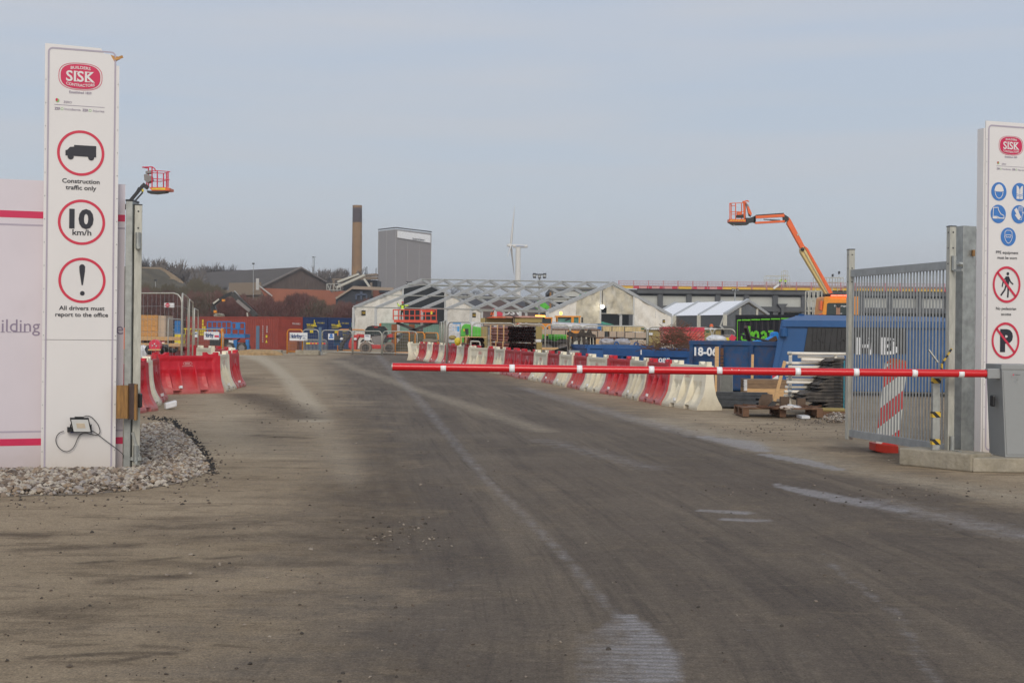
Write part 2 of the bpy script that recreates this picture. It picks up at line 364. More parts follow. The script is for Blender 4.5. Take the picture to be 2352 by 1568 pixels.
mud = strokes([
    ([(560, 905), (640, 930), (700, 960)], .5, .6, .9), ([(380, 1210), (700, 1190), (900, 1230)], .5, .35, .9), ([(0, 1450), (200, 1440)], .1, .3, .9), ([(590, 1000), (700, 1006)], .14, .6, .9),
    ([(500, 880), (560, 870)], 1.2, .4, .9), ([(600, 960), (640, 1040)], .6, .3, .9),
    ([(0, 1225), (90, 1230)], .10, .5, .9), ([(60, 1262), (300, 1252)], .12, .5, .9), ([(420, 1238), (640, 1225), (800, 1240)], .25, .4, .9), ([(250, 1335), (420, 1322)], .10, .5, .9), ([(480, 1300), (760, 1290)], .16, .4, .9), ([(60, 1400), (250, 1395)], .2, .4, .9),
    ([(120, 1484), (230, 1478)], .03, .4, .8), ([(330, 1482), (440, 1490)], .04, .4, .8), ([(500, 1480), (580, 1488)], .03, .4, .8), ([(60, 1510), (300, 1498), (400, 1500)], .04, .5, .7), ([(260, 1520), (330, 1506)], .035, .5, .6),
    ([(175, 1293), (260, 1288)], .05, .45, .6), ([(325, 1288), (405, 1280)], .05, .45, .6), ([(480, 1283), (545, 1277)], .05, .45, .6),
    ([(180, 1126), (210, 1124)], .06, .4, .6), ([(255, 1118), (290, 1116)], .06, .4, .6), ([(820, 1120), (840, 1180), (840, 1250)], .5, .4, .9),
    ([(800, 940), (860, 1010), (900, 1090), (915, 1160)], .35, .35, .9), ([(1950, 1030), (2060, 1042), (2100, 1060)], .5, .6, .8),
    ([(1690, 945), (1900, 975)], .5, .35, .9)])
def grid_mesh(name, kind, m):
    me = bpy.data.meshes.new(name)
    vs = np.zeros((gx.size, 3)); vs[:, 0] = gx; vs[:, 1] = gy
    idx = np.arange(ND * NC).reshape(ND, NC)
    f = np.stack([idx[:-1, :-1], idx[:-1, 1:], idx[1:, 1:], idx[1:, :-1]], -1).reshape(-1, 4)
    me.vertices.add(gx.size); me.vertices.foreach_set('co', vs.ravel()); me.loops.add(f.size); me.loops.foreach_set('vertex_index', f.ravel())
    me.polygons.add(len(f)); me.polygons.foreach_set('loop_start', np.arange(0, f.size, 4)); me.polygons.foreach_set('loop_total', np.full(len(f), 4)); me.update()
    for nm, a in (('tan', a_tan), ('lite', lite), ('wet', wet), ('mud', mud), ('fa', fa), ('fd', fd * fs)):
        at = me.attributes.new(nm, 'FLOAT', 'POINT'); at.data.foreach_set('value', a.astype(np.float32))
    me.materials.append(m); o = bpy.data.objects.new(name, me); COL.objects.link(o); o['kind'] = kind; return o
gm = bpy.data.materials.new('ground_mud'); gm.use_nodes = True; t = gm.node_tree; B = t.nodes['Principled BSDF']; L = t.links.new
def N(ty, **k):
    n = t.nodes.new(ty)
    for a, b in k.items(): setattr(n, a, b)
    return n
def att(n): x = N('ShaderNodeAttribute'); x.attribute_name = n; return x.outputs['Fac']
def math_(op, a, b=None, c=None, cl=False):
    n = N('ShaderNodeMath', operation=op); n.use_clamp = cl
    for i, q in enumerate((a, b, c)):
        if q is None: continue
        if isinstance(q, (int, float)): n.inputs[i].default_value = q
        else: L(q, n.inputs[i])
    return n.outputs[0]
def noise(vec, sc, det=6, ro=.6, st=None):
    if st: q = N('ShaderNodeMapping'); q.inputs['Scale'].default_value = st; L(vec, q.inputs[0]); vec = q.outputs[0]
    n = N('ShaderNodeTexNoise'); n.inputs['Scale'].default_value = sc; n.inputs['Detail'].default_value = det; n.inputs['Roughness'].default_value = ro; L(vec, n.inputs[0]); return n.outputs[0]
def rng(x, a, b, c=0, d=1):
    n = N('ShaderNodeMapRange'); n.inputs[1].default_value = a; n.inputs[2].default_value = b; n.inputs[3].default_value = c; n.inputs[4].default_value = d; L(x, n.inputs[0]); return n.outputs[0]
def mix(f, a, b):
    n = N('ShaderNodeMixRGB')
    for i, q in enumerate((f, a, b)):
        if isinstance(q, tuple): n.inputs[i].default_value = (*q, 1)
        elif isinstance(q, (int, float)): n.inputs[i].default_value = q
        else: L(q, n.inputs[i])
    return n.outputs[0]
ob_ = N('ShaderNodeTexCoord').outputs['Object']
cx_ = N('ShaderNodeCombineXYZ'); L(att('fd'), cx_.inputs[0]); L(att('fa'), cx_.inputs[1]); fl = cx_.outputs[0]
n_big = noise(ob_, .22, 8, .7); n_mid = noise(ob_, 1.1, 10, .75); n_fine = noise(ob_, 14, 8, .75); n_grain = noise(ob_, 85, 4, .7); n_pat = noise(ob_, 4.5, 10, .75)
s1 = noise(fl, 1.6, 6, .65, (1, .05, 1)); s2 = noise(fl, 7, 5, .65, (1, .035, 1)); sx_ = noise(ob_, 3.2, 10, .74, (.30, 1.0, 1)); s3_ = noise(fl, 24, 3, .6, (1, .02, 1))
tn = math_('ADD', att('tan'), math_('MULTIPLY', math_('SUBTRACT', n_mid, .5), 3.2)); tn = math_('ADD', tn, math_('MULTIPLY', math_('SUBTRACT', sx_, .5), 3.0))
ftan = rng(tn, -.7, .75)
dark = mix(rng(n_big, .38, .62), (.112, .093, .077), (.168, .141, .113)); dark = mix(rng(s1, .47, .66, 0, .48), dark, (.235, .198, .152)); dark = mix(rng(s2, .52, .68, 0, .5), dark, (.066, .054, .047))
dark = mix(rng(n_mid, .54, .68, 0, .65), dark, (.225, .186, .138)); dark = mix(rng(sx_, .56, .68, 0, .4), dark, (.070, .058, .050)); dark = mix(rng(n_pat, .56, .70, 0, .35), dark, (.19, .16, .128)); dark = mix(rng(s3_, .56, .68, 0, .25), dark, (.05, .042, .038))
tan = mix(rng(n_big, .36, .62), (.275, .220, .150), (.420, .345, .250)); tan = mix(rng(sx_, .50, .62, 0, .75), tan, (.165, .128, .086)); tan = mix(rng(n_pat, .54, .66, 0, .45), tan, (.19, .145, .10)); tan = mix(rng(n_fine, .52, .66, 0, .35), tan, (.13, .10, .07))
c0 = mix(ftan, dark, tan)
fk = noise(ob_, 13, 7, .8, (.22, 1, 1)); c0 = mix(rng(fk, .57, .66, 0, .40), c0, (.062, .050, .040)); fk2 = noise(ob_, 9, 8, .8, (.2, 1, 1)); c0 = mix(rng(fk2, .58, .66, 0, .38), c0, (.36, .30, .225))
def rough_mask(a_, n_, amp, lo, hi, top=1): return math_('MULTIPLY', rng(math_('ADD', att(a_), math_('MULTIPLY', math_('SUBTRACT', n_, .5), math_('MULTIPLY', att(a_), amp))), lo, hi), top, None, True)
jl = rough_mask('lite', n_pat, 3.0, .12, .75, .9); c0 = mix(jl, c0, (.46, .41, .325))
tr = N('ShaderNodeTexWave', wave_type='BANDS', bands_direction='Y'); tr.inputs['Scale'].default_value = 4.0; tr.inputs['Distortion'].default_value = 3.2; tr.inputs['Detail'].default_value = 3; L(fl, tr.inputs[0])
jw = rough_mask('wet', n_pat, 4.5, .12, .62, .85); jw = math_('MULTIPLY', jw, rng(tr.outputs['Fac'], .1, .7, .55, 1.0), None, True)
spk = rng(noise(ob_, 4.2, 8, .8, (.45, 1, 1)), .63, .68, 0, .3); spk = math_('MULTIPLY', spk, math_('SUBTRACT', 1, ftan, None, True))
jw = math_('MAXIMUM', jw, spk)
c0 = mix(jw, c0, (.32, .32, .345))
jm = rough_mask('mud', n_pat, 2.6, .10, .55, .8); c0 = mix(jm, c0, (.088, .066, .046))
gr = rng(n_grain, .35, .65, .66, 1.34); gf = rng(n_fine, .32, .68, .78, 1.22); gg = math_('MULTIPLY', gr, gf); gg = math_('MULTIPLY', gg, rng(noise(ob_, 38, 4, .7), .35, .65, .82, 1.18))
vt = N('ShaderNodeVectorMath', operation='MULTIPLY'); L(c0, vt.inputs[0]); vt.inputs[1].default_value = (1.03, .975, .90); vm = N('ShaderNodeVectorMath', operation='SCALE'); L(vt.outputs[0], vm.inputs[0]); L(gg, vm.inputs['Scale']); L(vm.outputs[0], B.inputs['Base Color'])
L(math_('SUBTRACT', rng(n_mid, .3, .7, .78, .95), math_('MULTIPLY', jw, .25)), B.inputs['Roughness']); B.inputs['Specular IOR Level'].default_value = .3
bp = N('ShaderNodeBump'); bp.inputs['Strength'].default_value = .8; bp.inputs['Distance'].default_value = .04
L(math_('ADD', math_('MULTIPLY', n_fine, .8), math_('ADD', math_('MULTIPLY', n_grain, .3), math_('ADD', math_('MULTIPLY', s2, .8), n_pat))), bp.inputs['Height']); L(bp.outputs[0], B.inputs['Normal'])
grid_mesh('ground', 'structure', gm)

# ---- gravel bed by the left pylon: a low bed and its loose stones
def stone_mat(name, cols):
    m = bpy.data.materials.new(name); m.use_nodes = True; tr_ = m.node_tree; b = tr_.nodes['Principled BSDF']; b.inputs['Roughness'].default_value = .85
    a = tr_.nodes.new('ShaderNodeAttribute'); a.attribute_name = 'rnd'; r = tr_.nodes.new('ShaderNodeValToRGB'); tr_.links.new(a.outputs['Fac'], r.inputs[0])
    el = r.color_ramp.elements
    for i, (p_, c_) in enumerate(cols):
        x = el[i] if i < 2 else el.new(p_)
        x.position = p_; x.color = (*c_, 1)
    n = tr_.nodes.new('ShaderNodeTexNoise'); n.inputs['Scale'].default_value = 40; q = tr_.nodes.new('ShaderNodeMixRGB'); q.blend_type = 'MULTIPLY'; q.inputs[0].default_value = .5
    tcc = tr_.nodes.new('ShaderNodeTexCoord'); tr_.links.new(tcc.outputs['Object'], n.inputs[0])
    tr_.links.new(r.outputs[0], q.inputs[1]); tr_.links.new(n.outputs[0], q.inputs[2]); tr_.links.new(q.outputs[0], b.inputs['Base Color'])
    return m
def stones(name, spots, m, kind='stuff', label=None):
    ico = [(0, 0, 1), (.9, 0, .25), (.28, .85, .3), (-.72, .52, .2), (-.75, -.5, .28), (.3, -.88, .25), (.7, .5, -.4), (-.3, .85, -.35), (-.9, 0, -.3), (-.25, -.85, -.4), (.75, -.5, -.35), (0, 0, -.9)]
    fc = [(0, 1, 2), (0, 2, 3), (0, 3, 4), (0, 4, 5), (0, 5, 1), (1, 6, 2), (2, 6, 7), (2, 7, 3), (3, 7, 8), (3, 8, 4), (4, 8, 9), (4, 9, 5), (5, 9, 10), (5, 10, 1), (1, 10, 6), (11, 7, 6), (11, 8, 7), (11, 9, 8), (11, 10, 9), (11, 6, 10)]
    ic = np.array(ico); n = len(spots); vs = np.zeros((n, 12, 3)); rs = np.random.RandomState(3)
    for i, (x, y, z, r) in enumerate(spots):
        q = ic * (1 + rs.uniform(-.18, .18, (12, 1))) * (r * np.array([rs.uniform(.8, 1.35), rs.uniform(.7, 1.2), rs.uniform(.55, .85)]))
        a = rs.uniform(0, 6.28); c, s = math.cos(a), math.sin(a); tl = rs.uniform(-.4, .4)
        q = np.stack([q[:, 0] * c - q[:, 1] * s, q[:, 0] * s + q[:, 1] * c, q[:, 2] + q[:, 0] * tl], 1); vs[i] = q + (x, y, z)
    f = (np.array(fc)[None] + (np.arange(n) * 12)[:, None, None]).reshape(-1, 3)
    me = bpy.data.meshes.new(name); me.from_pydata(vs.reshape(-1, 3).tolist(), [], f.tolist())
    at_ = me.attributes.new('rnd', 'FLOAT', 'FACE'); at_.data.foreach_set('value', np.repeat(rs.uniform(0, 1, n), 20).astype(np.float32))
    me.materials.append(m); o = bpy.data.objects.new(name, me); COL.objects.link(o); o['kind'] = kind
    return o
peb = stone_mat('pebbles', [(0, (.13, .10, .08)), (1, (.62, .55, .46)), (.2, (.26, .20, .15)), (.4, (.40, .29, .19)), (.6, (.38, .34, .32)), (.8, (.55, .48, .38))])
pol = [tuple(G(x, y))[:2] for x, y in [(-260, 1150), (60, 1139), (200, 1136), (330, 1124), (420, 1108), (484, 1083), (470, 1052), (445, 1020), (415, 990), (385, 972), (330, 975), (320, 1000), (318, 1060), (280, 1078), (-260, 1078)]]
rs = np.random.RandomState(5); sp = []
bx0, bx1 = min(p[0] for p in pol), max(p[0] for p in pol); by0, by1 = min(p[1] for p in pol), max(p[1] for p in pol)
qx = rs.uniform(bx0, bx1, 60000); qy = rs.uniform(by0, by1, 60000); ii = inside(pol, qx, qy); dq, _, _, _ = seg_dist(pol + pol[:1], qx, qy)
for x, y, d in [(a, b, c) for a, b, c, k in zip(qx, qy, dq, ii) if k][:9800]:
    if d < .15 and rs.rand() < .4: continue
    sp.append((x, y, rs.uniform(.0, .02) + min(.03, d * .08), .010 + .034 * rs.rand() ** 1.8))
stones('gravel', sp, peb)
bm_ = MB(mat('gravel_bed', (.22, .18, .14), .95, var=.4, scale=20, bump=1, bscale=30)); bm_.poly([(x, y, .004) for x, y in pol])
tag(bm_.build('gravel_bed'), kind='structure')
pol2 = [tuple(G(x, y))[:2] for x, y in [(318, 958), (352, 952), (395, 960), (372, 968), (392, 975), (330, 1000), (318, 1000)]]
bm_ = MB(mat('black_membrane', (.02, .02, .022), .7, var=.5, scale=10, bump=1, bscale=8))
edge = [(345, 960), (378, 962), (404, 966), (412, 982), (436, 994), (452, 1012), (472, 1036), (480, 1060), (494, 1086), (478, 1092), (462, 1066), (448, 1046), (434, 1026), (412, 1005), (388, 992), (376, 978), (350, 972)]

sp = []
for _ in range(380):
    i_ = rs.randint(0, 8); t_ = rs.rand(); ex, ey = [edge[i_][k] * (1 - t_) + edge[i_ + 1][k] * t_ for k in (0, 1)]; g = G(ex + rs.normal(-4, 5.5), ey + rs.normal(0, 3)); sp.append((g.x, g.y, .01, rs.uniform(.006, .024)))
stones('asphalt_crumbs', sp, stone_mat('asphalt_bits', [(0, (.018, .016, .016)), (1, (.07, .06, .05)), (.6, (.03, .028, .026))]))
# crumbs of mud and small stones lying about
sp = []
for _ in range(900):
    x, y = rs.uniform(0, 2352), 860 + 708 * rs.rand() ** .9
    g = G(x, y)
    if x > 1000 and rs.rand() < .75: continue
    sp.append((g.x, g.y, .003, rs.choice([.004, .006, .009, .014], p=[.45, .33, .17, .05]) * (1 + g.y * .03)))
for cx_p, cy_p, sx_p, sy_p, n_ in [(910, 1225, 60, 20, 60), (690, 945, 60, 20, 40), (2000, 1135, 200, 12, 60), (1800, 985, 90, 10, 90), (600, 930, 60, 30, 40), (380, 990, 20, 8, 60), (1880, 962, 30, 6, 120), (60, 1150, 200, 8, 90), (430, 1105, 40, 10, 90), (490, 1070, 14, 16, 70)]:
    for _ in range(n_):
        g = G(rs.normal(cx_p, sx_p), rs.normal(cy_p, sy_p)); sp.append((g.x, g.y, .004, rs.uniform(.005, .014) * (1 + g.y * .02)))
stones('loose_stones', sp, stone_mat('crumbs', [(0, (.06, .05, .04)), (1, (.45, .38, .30)), (.6, (.16, .12, .09))]))

# ================================================================ PYLON SIGNS
class Plane:
    def __init__(s, px, py, yaw, d=None):
        s.o = G(px, py) if d is None else P(px, py, d); s.a = R(yaw); s.ux = V((math.cos(s.a), math.sin(s.a), 0)); s.n = V((math.sin(s.a), -math.cos(s.a), 0)); s.uz = V((0, 0, 1))
    def hit(s, px, py, off=0):
        e_ = V((0, 0, EYE)); r = P(px, py, 10) - e_; o = s.o + s.n * off; tt_ = (o - e_).dot(s.n) / r.dot(s.n); p = e_ + r * tt_
        q = p - s.o; return q.dot(s.ux), p.z
    def w(s, a, z, off=0): return V((s.o.x, s.o.y, 0)) + s.ux * a + s.n * off + V((0, 0, z))
    def C(s, px, py, off=.004): a, z = s.hit(px, py); return s.w(a, z, off)
    def q(s, m, x0, y0, x1, y1, off, dep=None):
        a0, _ = s.hit(x0, (y0 + y1) / 2); a1, _ = s.hit(x1, (y0 + y1) / 2); xm = (x0 + x1) / 2; _, z1 = s.hit(xm, y0); _, z0 = s.hit(xm, y1)
        return s.slab(m, a0, a1, z0, z1, off, dep or .003)
    def slab(s, m, a0, a1, z0, z1, off, dep):   # front face at off, goes back by dep
        c = s.w((a0 + a1) / 2, (z0 + z1) / 2, off - dep / 2); return m.obox(c, s.ux * (a1 - a0) / 2, s.n * dep / 2, s.uz * (z1 - z0) / 2)
    def shape(s, m, pts, off=.004): m.add([s.w(a, z, off) for a, z in pts], [tuple(range(len(pts)))])
    def ring(s, m, a, z, ro, ri, off=.004, n=56, e=2, ry=1, riy=None):
        def se(t, r, k): c, sn = math.cos(t), math.sin(t); return (a + r * math.copysign(abs(c) ** (2 / e), c), z + k * math.copysign(abs(sn) ** (2 / e), sn))
        tl = [2 * math.pi * i / n for i in range(n)]; o = [se(t_, ro, ro * ry) for t_ in tl]
        if ri <= 0: return s.shape(m, o, off)
        i_ = [se(t_, ri, (riy or ri * ry)) for t_ in tl]; vs = [s.w(*p, off) for p in o + i_]
        m.add(vs, [(k, (k + 1) % n, (k + 1) % n + n, k + n) for k in range(n)])
    def line(s, m, pts, w, off=.006, closed=False):
        n = len(pts)
        for i in range(n if closed else n - 1):
            a, b = V((*pts[i], 0)), V((*pts[(i + 1) % n], 0)); d = (b - a); 
            if d.length < 1e-6: continue
            d.normalize(); k = V((-d.y, d.x, 0)) * w / 2; e_ = d * w * .3
            s.shape(m, [(p.x, p.y) for p in (a - k - e_, b - k + e_, b + k + e_, a + k - e_)], off + i * 1e-5)
    def text(s, m, t_, a, z, h, w=None, bold=0, off=.005, align='C', arc=0): text(m, t_, s.w(a, z, off), s.ux, s.uz, h, w, bold, align, arc)

def logo(S, th, a, z, k):
    """red oval builder's emblem; k = metres per pixel of the left pylon's photo size"""
    m = MB(CRIM); S.ring(m, a, z, 48.5 * k, 47.2 * k, .004, e=2.7, ry=.645, riy=30.2 * k); S.ring(m, a, z, 44 * k, 0, .004, e=2.7, ry=.645); lg = m.build('emblem', th)
    m = MB(REFL if False else WHT)
    S.text(m, 'SISK', a, z, 23 * k, 64 * k, .02, .007)
    for f, w_ in ((-.155, 13), (.135, 13)):
        pass
    for cx__, w_ in ((-10.5, 9), (17.5, 9)):        # serifs of I and K
        for sg in (-1, 1): S.slab(m, a + (cx__ - w_ / 2) * k, a + (cx__ + w_ / 2) * k, z + sg * 11 * k - .9 * k, z + sg * 11 * k + .9 * k, .0073, .0005)
    S.text(m, 'BUILDERS', a, z + 20.5 * k, 6.2 * k, 44 * k, .015, .007, arc=.0035 / k)
    S.text(m, 'CONTRACTORS', a, z - 20.5 * k, 6.2 * k, 63 * k, .015, .007, arc=-.0035 / k)
    m.build('emblem_lettering', lg, off=V((0, 0, 0)) if False else None)
    m = MB(LETG); S.text(m, 'Established 1859', a, z - 37 * k, 5.4 * k, 49 * k, .012)
    S.text(m, 'ZERO', a - 28 * k, z - 61 * k, 5.2 * k, 18 * k, .0)
    S.slab(m, a - 57 * k, a + 54 * k, z - 68.4 * k, z - 67.6 * k, .004, .0005)
    zz = z - 77 * k
    S.text(m, 'ZER', a - 50 * k, zz, 5.6 * k, 13 * k, .02); S.text(m, 'Incidents', a - 17 * k, zz, 5.4 * k, 35 * k, 0)
    S.text(m, 'ZER', a + 11.5 * k, zz, 5.6 * k, 13.5 * k, .02); S.text(m, 'Injuries', a + 41 * k, zz, 5.4 * k, 25 * k, 0); m.build('fine_lettering', th)
    m = MB(SGRN); S.ring(m, a - 40 * k, zz, 3 * k, 2.2 * k); S.ring(m, a + 22 * k, zz, 3 * k, 2.2 * k); S.ring(m, a - 50.5 * k, z - 58 * k, 4 * k, 0, .006, ry=1.1); m.use(CRIM); S.ring(m, a - 52 * k, z - 57 * k, 2.6 * k, 0, .0065, ry=1.3); m.build('green_marks', th)
def border(S, m, a0, a1, z0, z1, w, r, off=.004):
    pts = []
    for (cx__, cz__, t0) in ((a1 - r, z1 - r, 0), (a0 + r, z1 - r, 90), (a0 + r, z0 + r, 180), (a1 - r, z0 + r, 270)):
        for i in range(7): t_ = R(t0 + i * 15); pts.append((cx__, cz__, t_))
    o = [(x + r * math.cos(t_), z + r * math.sin(t_)) for x, z, t_ in pts]; i_ = [(x + (r - w) * math.cos(t_), z + (r - w) * math.sin(t_)) for x, z, t_ in pts]; n = len(o)
    m.add([S.w(*p, off) for p in o + i_], [(k, (k + 1) % n, (k + 1) % n + n, k + n) for k in range(n)])
def rivets(S, th, a_list, z0, z1, n):
    m = MB(GALF)
    for a in a_list:
        for i in range(n): z = z0 + (z1 - z0) * (i + .5) / n; m.ell(S.w(a, z, .003), .006, .006, .006, 6, 4)
    m.build('rivets', th)

# ---- left pylon
SL = Plane(93.5, 1084, 21)
aR = SL.hit(264.6, 1084)[0]; zt = SL.hit(98.8, 98.8)[1]; K = 1 / 208.
t1 = thing('sign_pylon', 'tall white pylon sign with broken top corner showing truck, 10 km/h and exclamation symbols', 'sign', SL.w(aR / 2, 0))
zr = SL.hit(270, 127)[1]; zseam = SL.hit(185, 780.5)[1]
m = MB(PAN); tp = [(0, zseam + .003), (aR, zseam + .003), (aR, zr - .12), (aR - .03, zr - .12), (aR - .10, zr), (aR - .17, zr + .008), (aR - .20, zt - .01 + .0), (0, zt)]
m.prism([SL.w(a, z, 0) for a, z in tp], -SL.n * .02); m.build('upper_panel', t1)
m = MB(PAN); SL.slab(m, 0, aR, 0.0, zseam - .003, 0, .02); m.build('lower_panel', t1)
m = MB(WOOD); m.prism([SL.w(a, z, -.002) for a, z in [(aR - .115, zr - .002), (aR + .008, zr - .02), (aR + .012, zr - .035), (aR - .03, zr - .06), (aR - .055, zr - .16), (aR - .075, zr - .08)]], -SL.n * .05)
m.bar(SL.w(aR - .05, zr - .05, -.0), SL.w(aR + .035, zr - .01, -.01), .02, .03); m.build('exposed_wood', t1)
m = MB(WHT); SL.slab(m, .02, aR - .02, 0, zr - .14, -.021, .13); SL.slab(m, .02, aR - .25, 0, zt - .03, -.0215, .129); m.build('frame_box', t1)
m = MB(SGRY); a0 = SL.hit(105, 600)[0]; a1 = SL.hit(262, 600)[0]; border(SL, m, a0, a1, SL.hit(180, 1079.5)[1], SL.hit(180, 113)[1] + .0, .018, .055); m.build('border_line', t1)
am = (a0 + a1) / 2 + .0
def sc(px, py): return SL.hit(px, py)
logo(SL, t1, *sc(185, 176.4), K)
for px, py in ((185.6, 352), (187.4, 510.6), (188.5, 643.8)): m = MB(SRED); SL.ring(m, *sc(px, py), 52.5 * K, 46.5 * K, .004); m.build('warning_ring', t1)
m = MB(SBLK); tx, tz = sc(185.6, 351)
S_ = lambda pts: SL.shape(m, [(tx + x * K, tz + z * K) for x, z in pts], .006)
S_([(-34, -6), (-34, 4), (-30, 5), (-24, 12), (-15, 13), (-15, 17), (34, 17), (34, -9), (-34, -8)])
SL.ring(m, tx - 22.5 * K, tz - 10 * K, 6.8 * K, 0, .0062); SL.ring(m, tx + 23 * K, tz - 10 * K, 6.8 * K, 0, .0062); m.build('truck_symbol', t1)
m = MB(SBLK); a, z = sc(187, 503); SL.text(m, '10', a, z, 40 * K, 54 * K, .045); a, z = sc(188, 534); SL.text(m, 'km/h', a, z, 12.5 * K, 42 * K, .015); m.build('speed_lettering', t1)
m = MB(SBLK); a, z = sc(188.5, 631); SL.shape(m, [(a - 6.5 * K, z + 19 * K), (a - 4 * K, z + 23 * K), (a, z + 24.5 * K), (a + 4 * K, z + 23 * K), (a + 6.5 * K, z + 19 * K), (a + 6.3 * K, z + 8 * K), (a + 2 * K, z - 24 * K), (a - 1 * K, z - 24 * K), (a - 6 * K, z + 8 * K)]); a, z = sc(189, 673.5); SL.ring(m, a, z, 5.2 * K, 0); m.build('exclamation_mark', t1)
for s_, px, py, h, w_ in (('Construction', 186, 416.5, 9.6, 83), ('traffic only', 186, 431.5, 9.6, 68), ('All drivers must', 188, 707.5, 9.2, 101), ('report to the office', 188, 722.5, 9.2, 117)):
    m = MB(SBLK); a, z = sc(px, py); SL.text(m, s_, a, z, h * K, w_ * K, .018); m.build('instruction_lettering', t1)
rivets(SL, t1, [.012, aR - .012], .1, zr - .2, 17)
# ---- hoarding behind it
SH = Plane(93.5, 1084, 21); SH.o = SH.o - SH.n * .17
t2 = thing('hoarding', 'lilac white hoarding with red stripes and grey lettering behind the broken pylon', 'hoarding', SH.w(-1, 0))
ztop = SH.hit(98, 415)[1]; aL = -4.2; aE = SH.hit(282, 1000)[0]
m = MB(HOA); SH.slab(m, aL, aE, 0, ztop, 0, .03); m.build('panel', t2)
m = MB(CRIM)
z1_, z0_ = SH.hit(50, 484.5)[1], SH.hit(50, 500.5)[1]; SH.slab(m, aL, aE, z0_, z1_, .002, .002); m.build('red_stripe', t2); m = MB(CRIM); z1_, z0_ = SH.hit(50, 1007)[1], SH.hit(50, 1023)[1]; SH.slab(m, aL, aE, z0_, z1_, .002, .002); m.build('red_stripe', t2)
m = MB(SGRY)
z1_, z0_ = SH.hit(50, 514.5)[1], SH.hit(50, 518.5)[1]; SH.slab(m, aL, aE, z0_, z1_, .002, .002); m.build('grey_stripe', t2); m = MB(SGRY); z1_, z0_ = SH.hit(50, 989)[1], SH.hit(50, 993)[1]; SH.slab(m, aL, aE, z0_, z1_, .002, .002); m.build('grey_stripe', t2)
m = MB(LETG); a, z = SH.hit(92, 748); SH.text(m, 'building', a, z, 28 * K, None, 0, .003, 'R'); a, z = SH.hit(275, 758); SH.text(m, 'e', a, z + .02, 28 * K, None, 0, .003)
for px in (6, 21, 34, 44, 54, 62): a, z = SH.hit(px, 763.2); SH.slab(m, a - 4.5 * K, a + 4.5 * K, z, z + 1.4 * K, .0035, .0005)
m.build('lettering', t2)
m = MB(TIMB)
for a in (-3.4, -1.7, 0, .85): SH.slab(m, a - .04, a + .04, 0, ztop - .1, -.031, .09)
m.build('timber_studs', t2)
# ---- floodlight with loose cable on the pylon
t3 = thing('floodlight', 'small black framed floodlight with looping black cable fixed low on the white pylon', 'floodlight', SL.C(185, 974, .05))
fc = SL.C(184, 974, .11); fx = SL.ux; tilt = (V((0, 0, 1)) * .93 - SL.n * -.28).normalized(); skew = fx * .97 + V((0, 0, -.02))
upv = (V((0, 0, .93)) + SL.n * .33).normalized() - fx * .22; nn = skew.cross(upv).normalized()
hw_, hh = 19 * K, 15 * K
m = MB(BLK); m.obox(fc, skew * (hw_ + .012), nn * .018, upv * (hh + .012)); m.obox(fc + upv * (hh + .02), skew * .05, nn * .012, upv * .006); m.build('lamp_housing', t3, bev=.006)
m = MB(mat('lamp_glass', (.75, .76, .74), .12, var=.03)); sgn = -1 if nn.y > 0 else 1
m.obox(fc + nn * (.0185 * sgn), skew * hw_, nn * .002, upv * hh); m.use(mat('lamp_chip', (.68, .58, .44), .4)); m.obox(fc + nn * (.0215 * sgn) + upv * .0, skew * hw_ * .5, nn * .001, upv * hh * .4); m.build('lens', t3)
m = MB(BLK); e0 = SL.C(160, 985, .06)
for s_ in (-1, 1): m.bar(fc + skew * s_ * (hw_ + .02), fc + skew * s_ * (hw_ + .02) - upv * .05 - V((0, 0, .04)) - SL.n * .07, .012, .03)
m.obox(e0, fx * .03, SL.n * .035, V((0, 0, .028))); m.build('bracket', t3, bev=.004)
m = MB(mat('blue_plastic', (.02, .03, .30), .4)); m.obox(SL.C(172, 988, .04), fx * .05, SL.n * .03, V((0, 0, .02))); m.build('battery_clip', t3)
def cab(pts): return [SL.C(x, y, .03) for x, y in pts]
def smooth_pts(pts, n=5):
    r = []; L_ = len(pts)
    for i in range(L_ - 1):
        p0, p1, p2, p3 = pts[max(i - 1, 0)], pts[i], pts[i + 1], pts[min(i + 2, L_ - 1)]
        for k in range(n):
            t_ = k / n; r.append(.5 * ((2 * p1) + (-p0 + p2) * t_ + (2 * p0 - 5 * p1 + 4 * p2 - p3) * t_ * t_ + (-p0 + 3 * p1 - 3 * p2 + p3) * t_ ** 3))
    r.append(pts[-1]); return r
cz = lambda L_: [(x * .2381, 717.8 + y * .2381) for x, y in L_]
m = MB(BLK)
for L_ in ([(615, 1140), (575, 1155), (545, 1190), (538, 1240), (560, 1290), (600, 1325), (645, 1336), (690, 1315), (720, 1275), (745, 1215), (775, 1172), (820, 1156), (880, 1170), (925, 1178), (955, 1165), (962, 1135), (945, 1080), (915, 1040), (880, 1005), (835, 993), (795, 1008)],
           [(870, 1130), (920, 1155), (990, 1210), (1070, 1270), (1130, 1315), (1175, 1355), (1188, 1375), (1188, 1400)]):
    m.path(smooth_pts(cab(cz(L_)), 4), .0045, 6)
m.build('cable', t3, smooth=True)

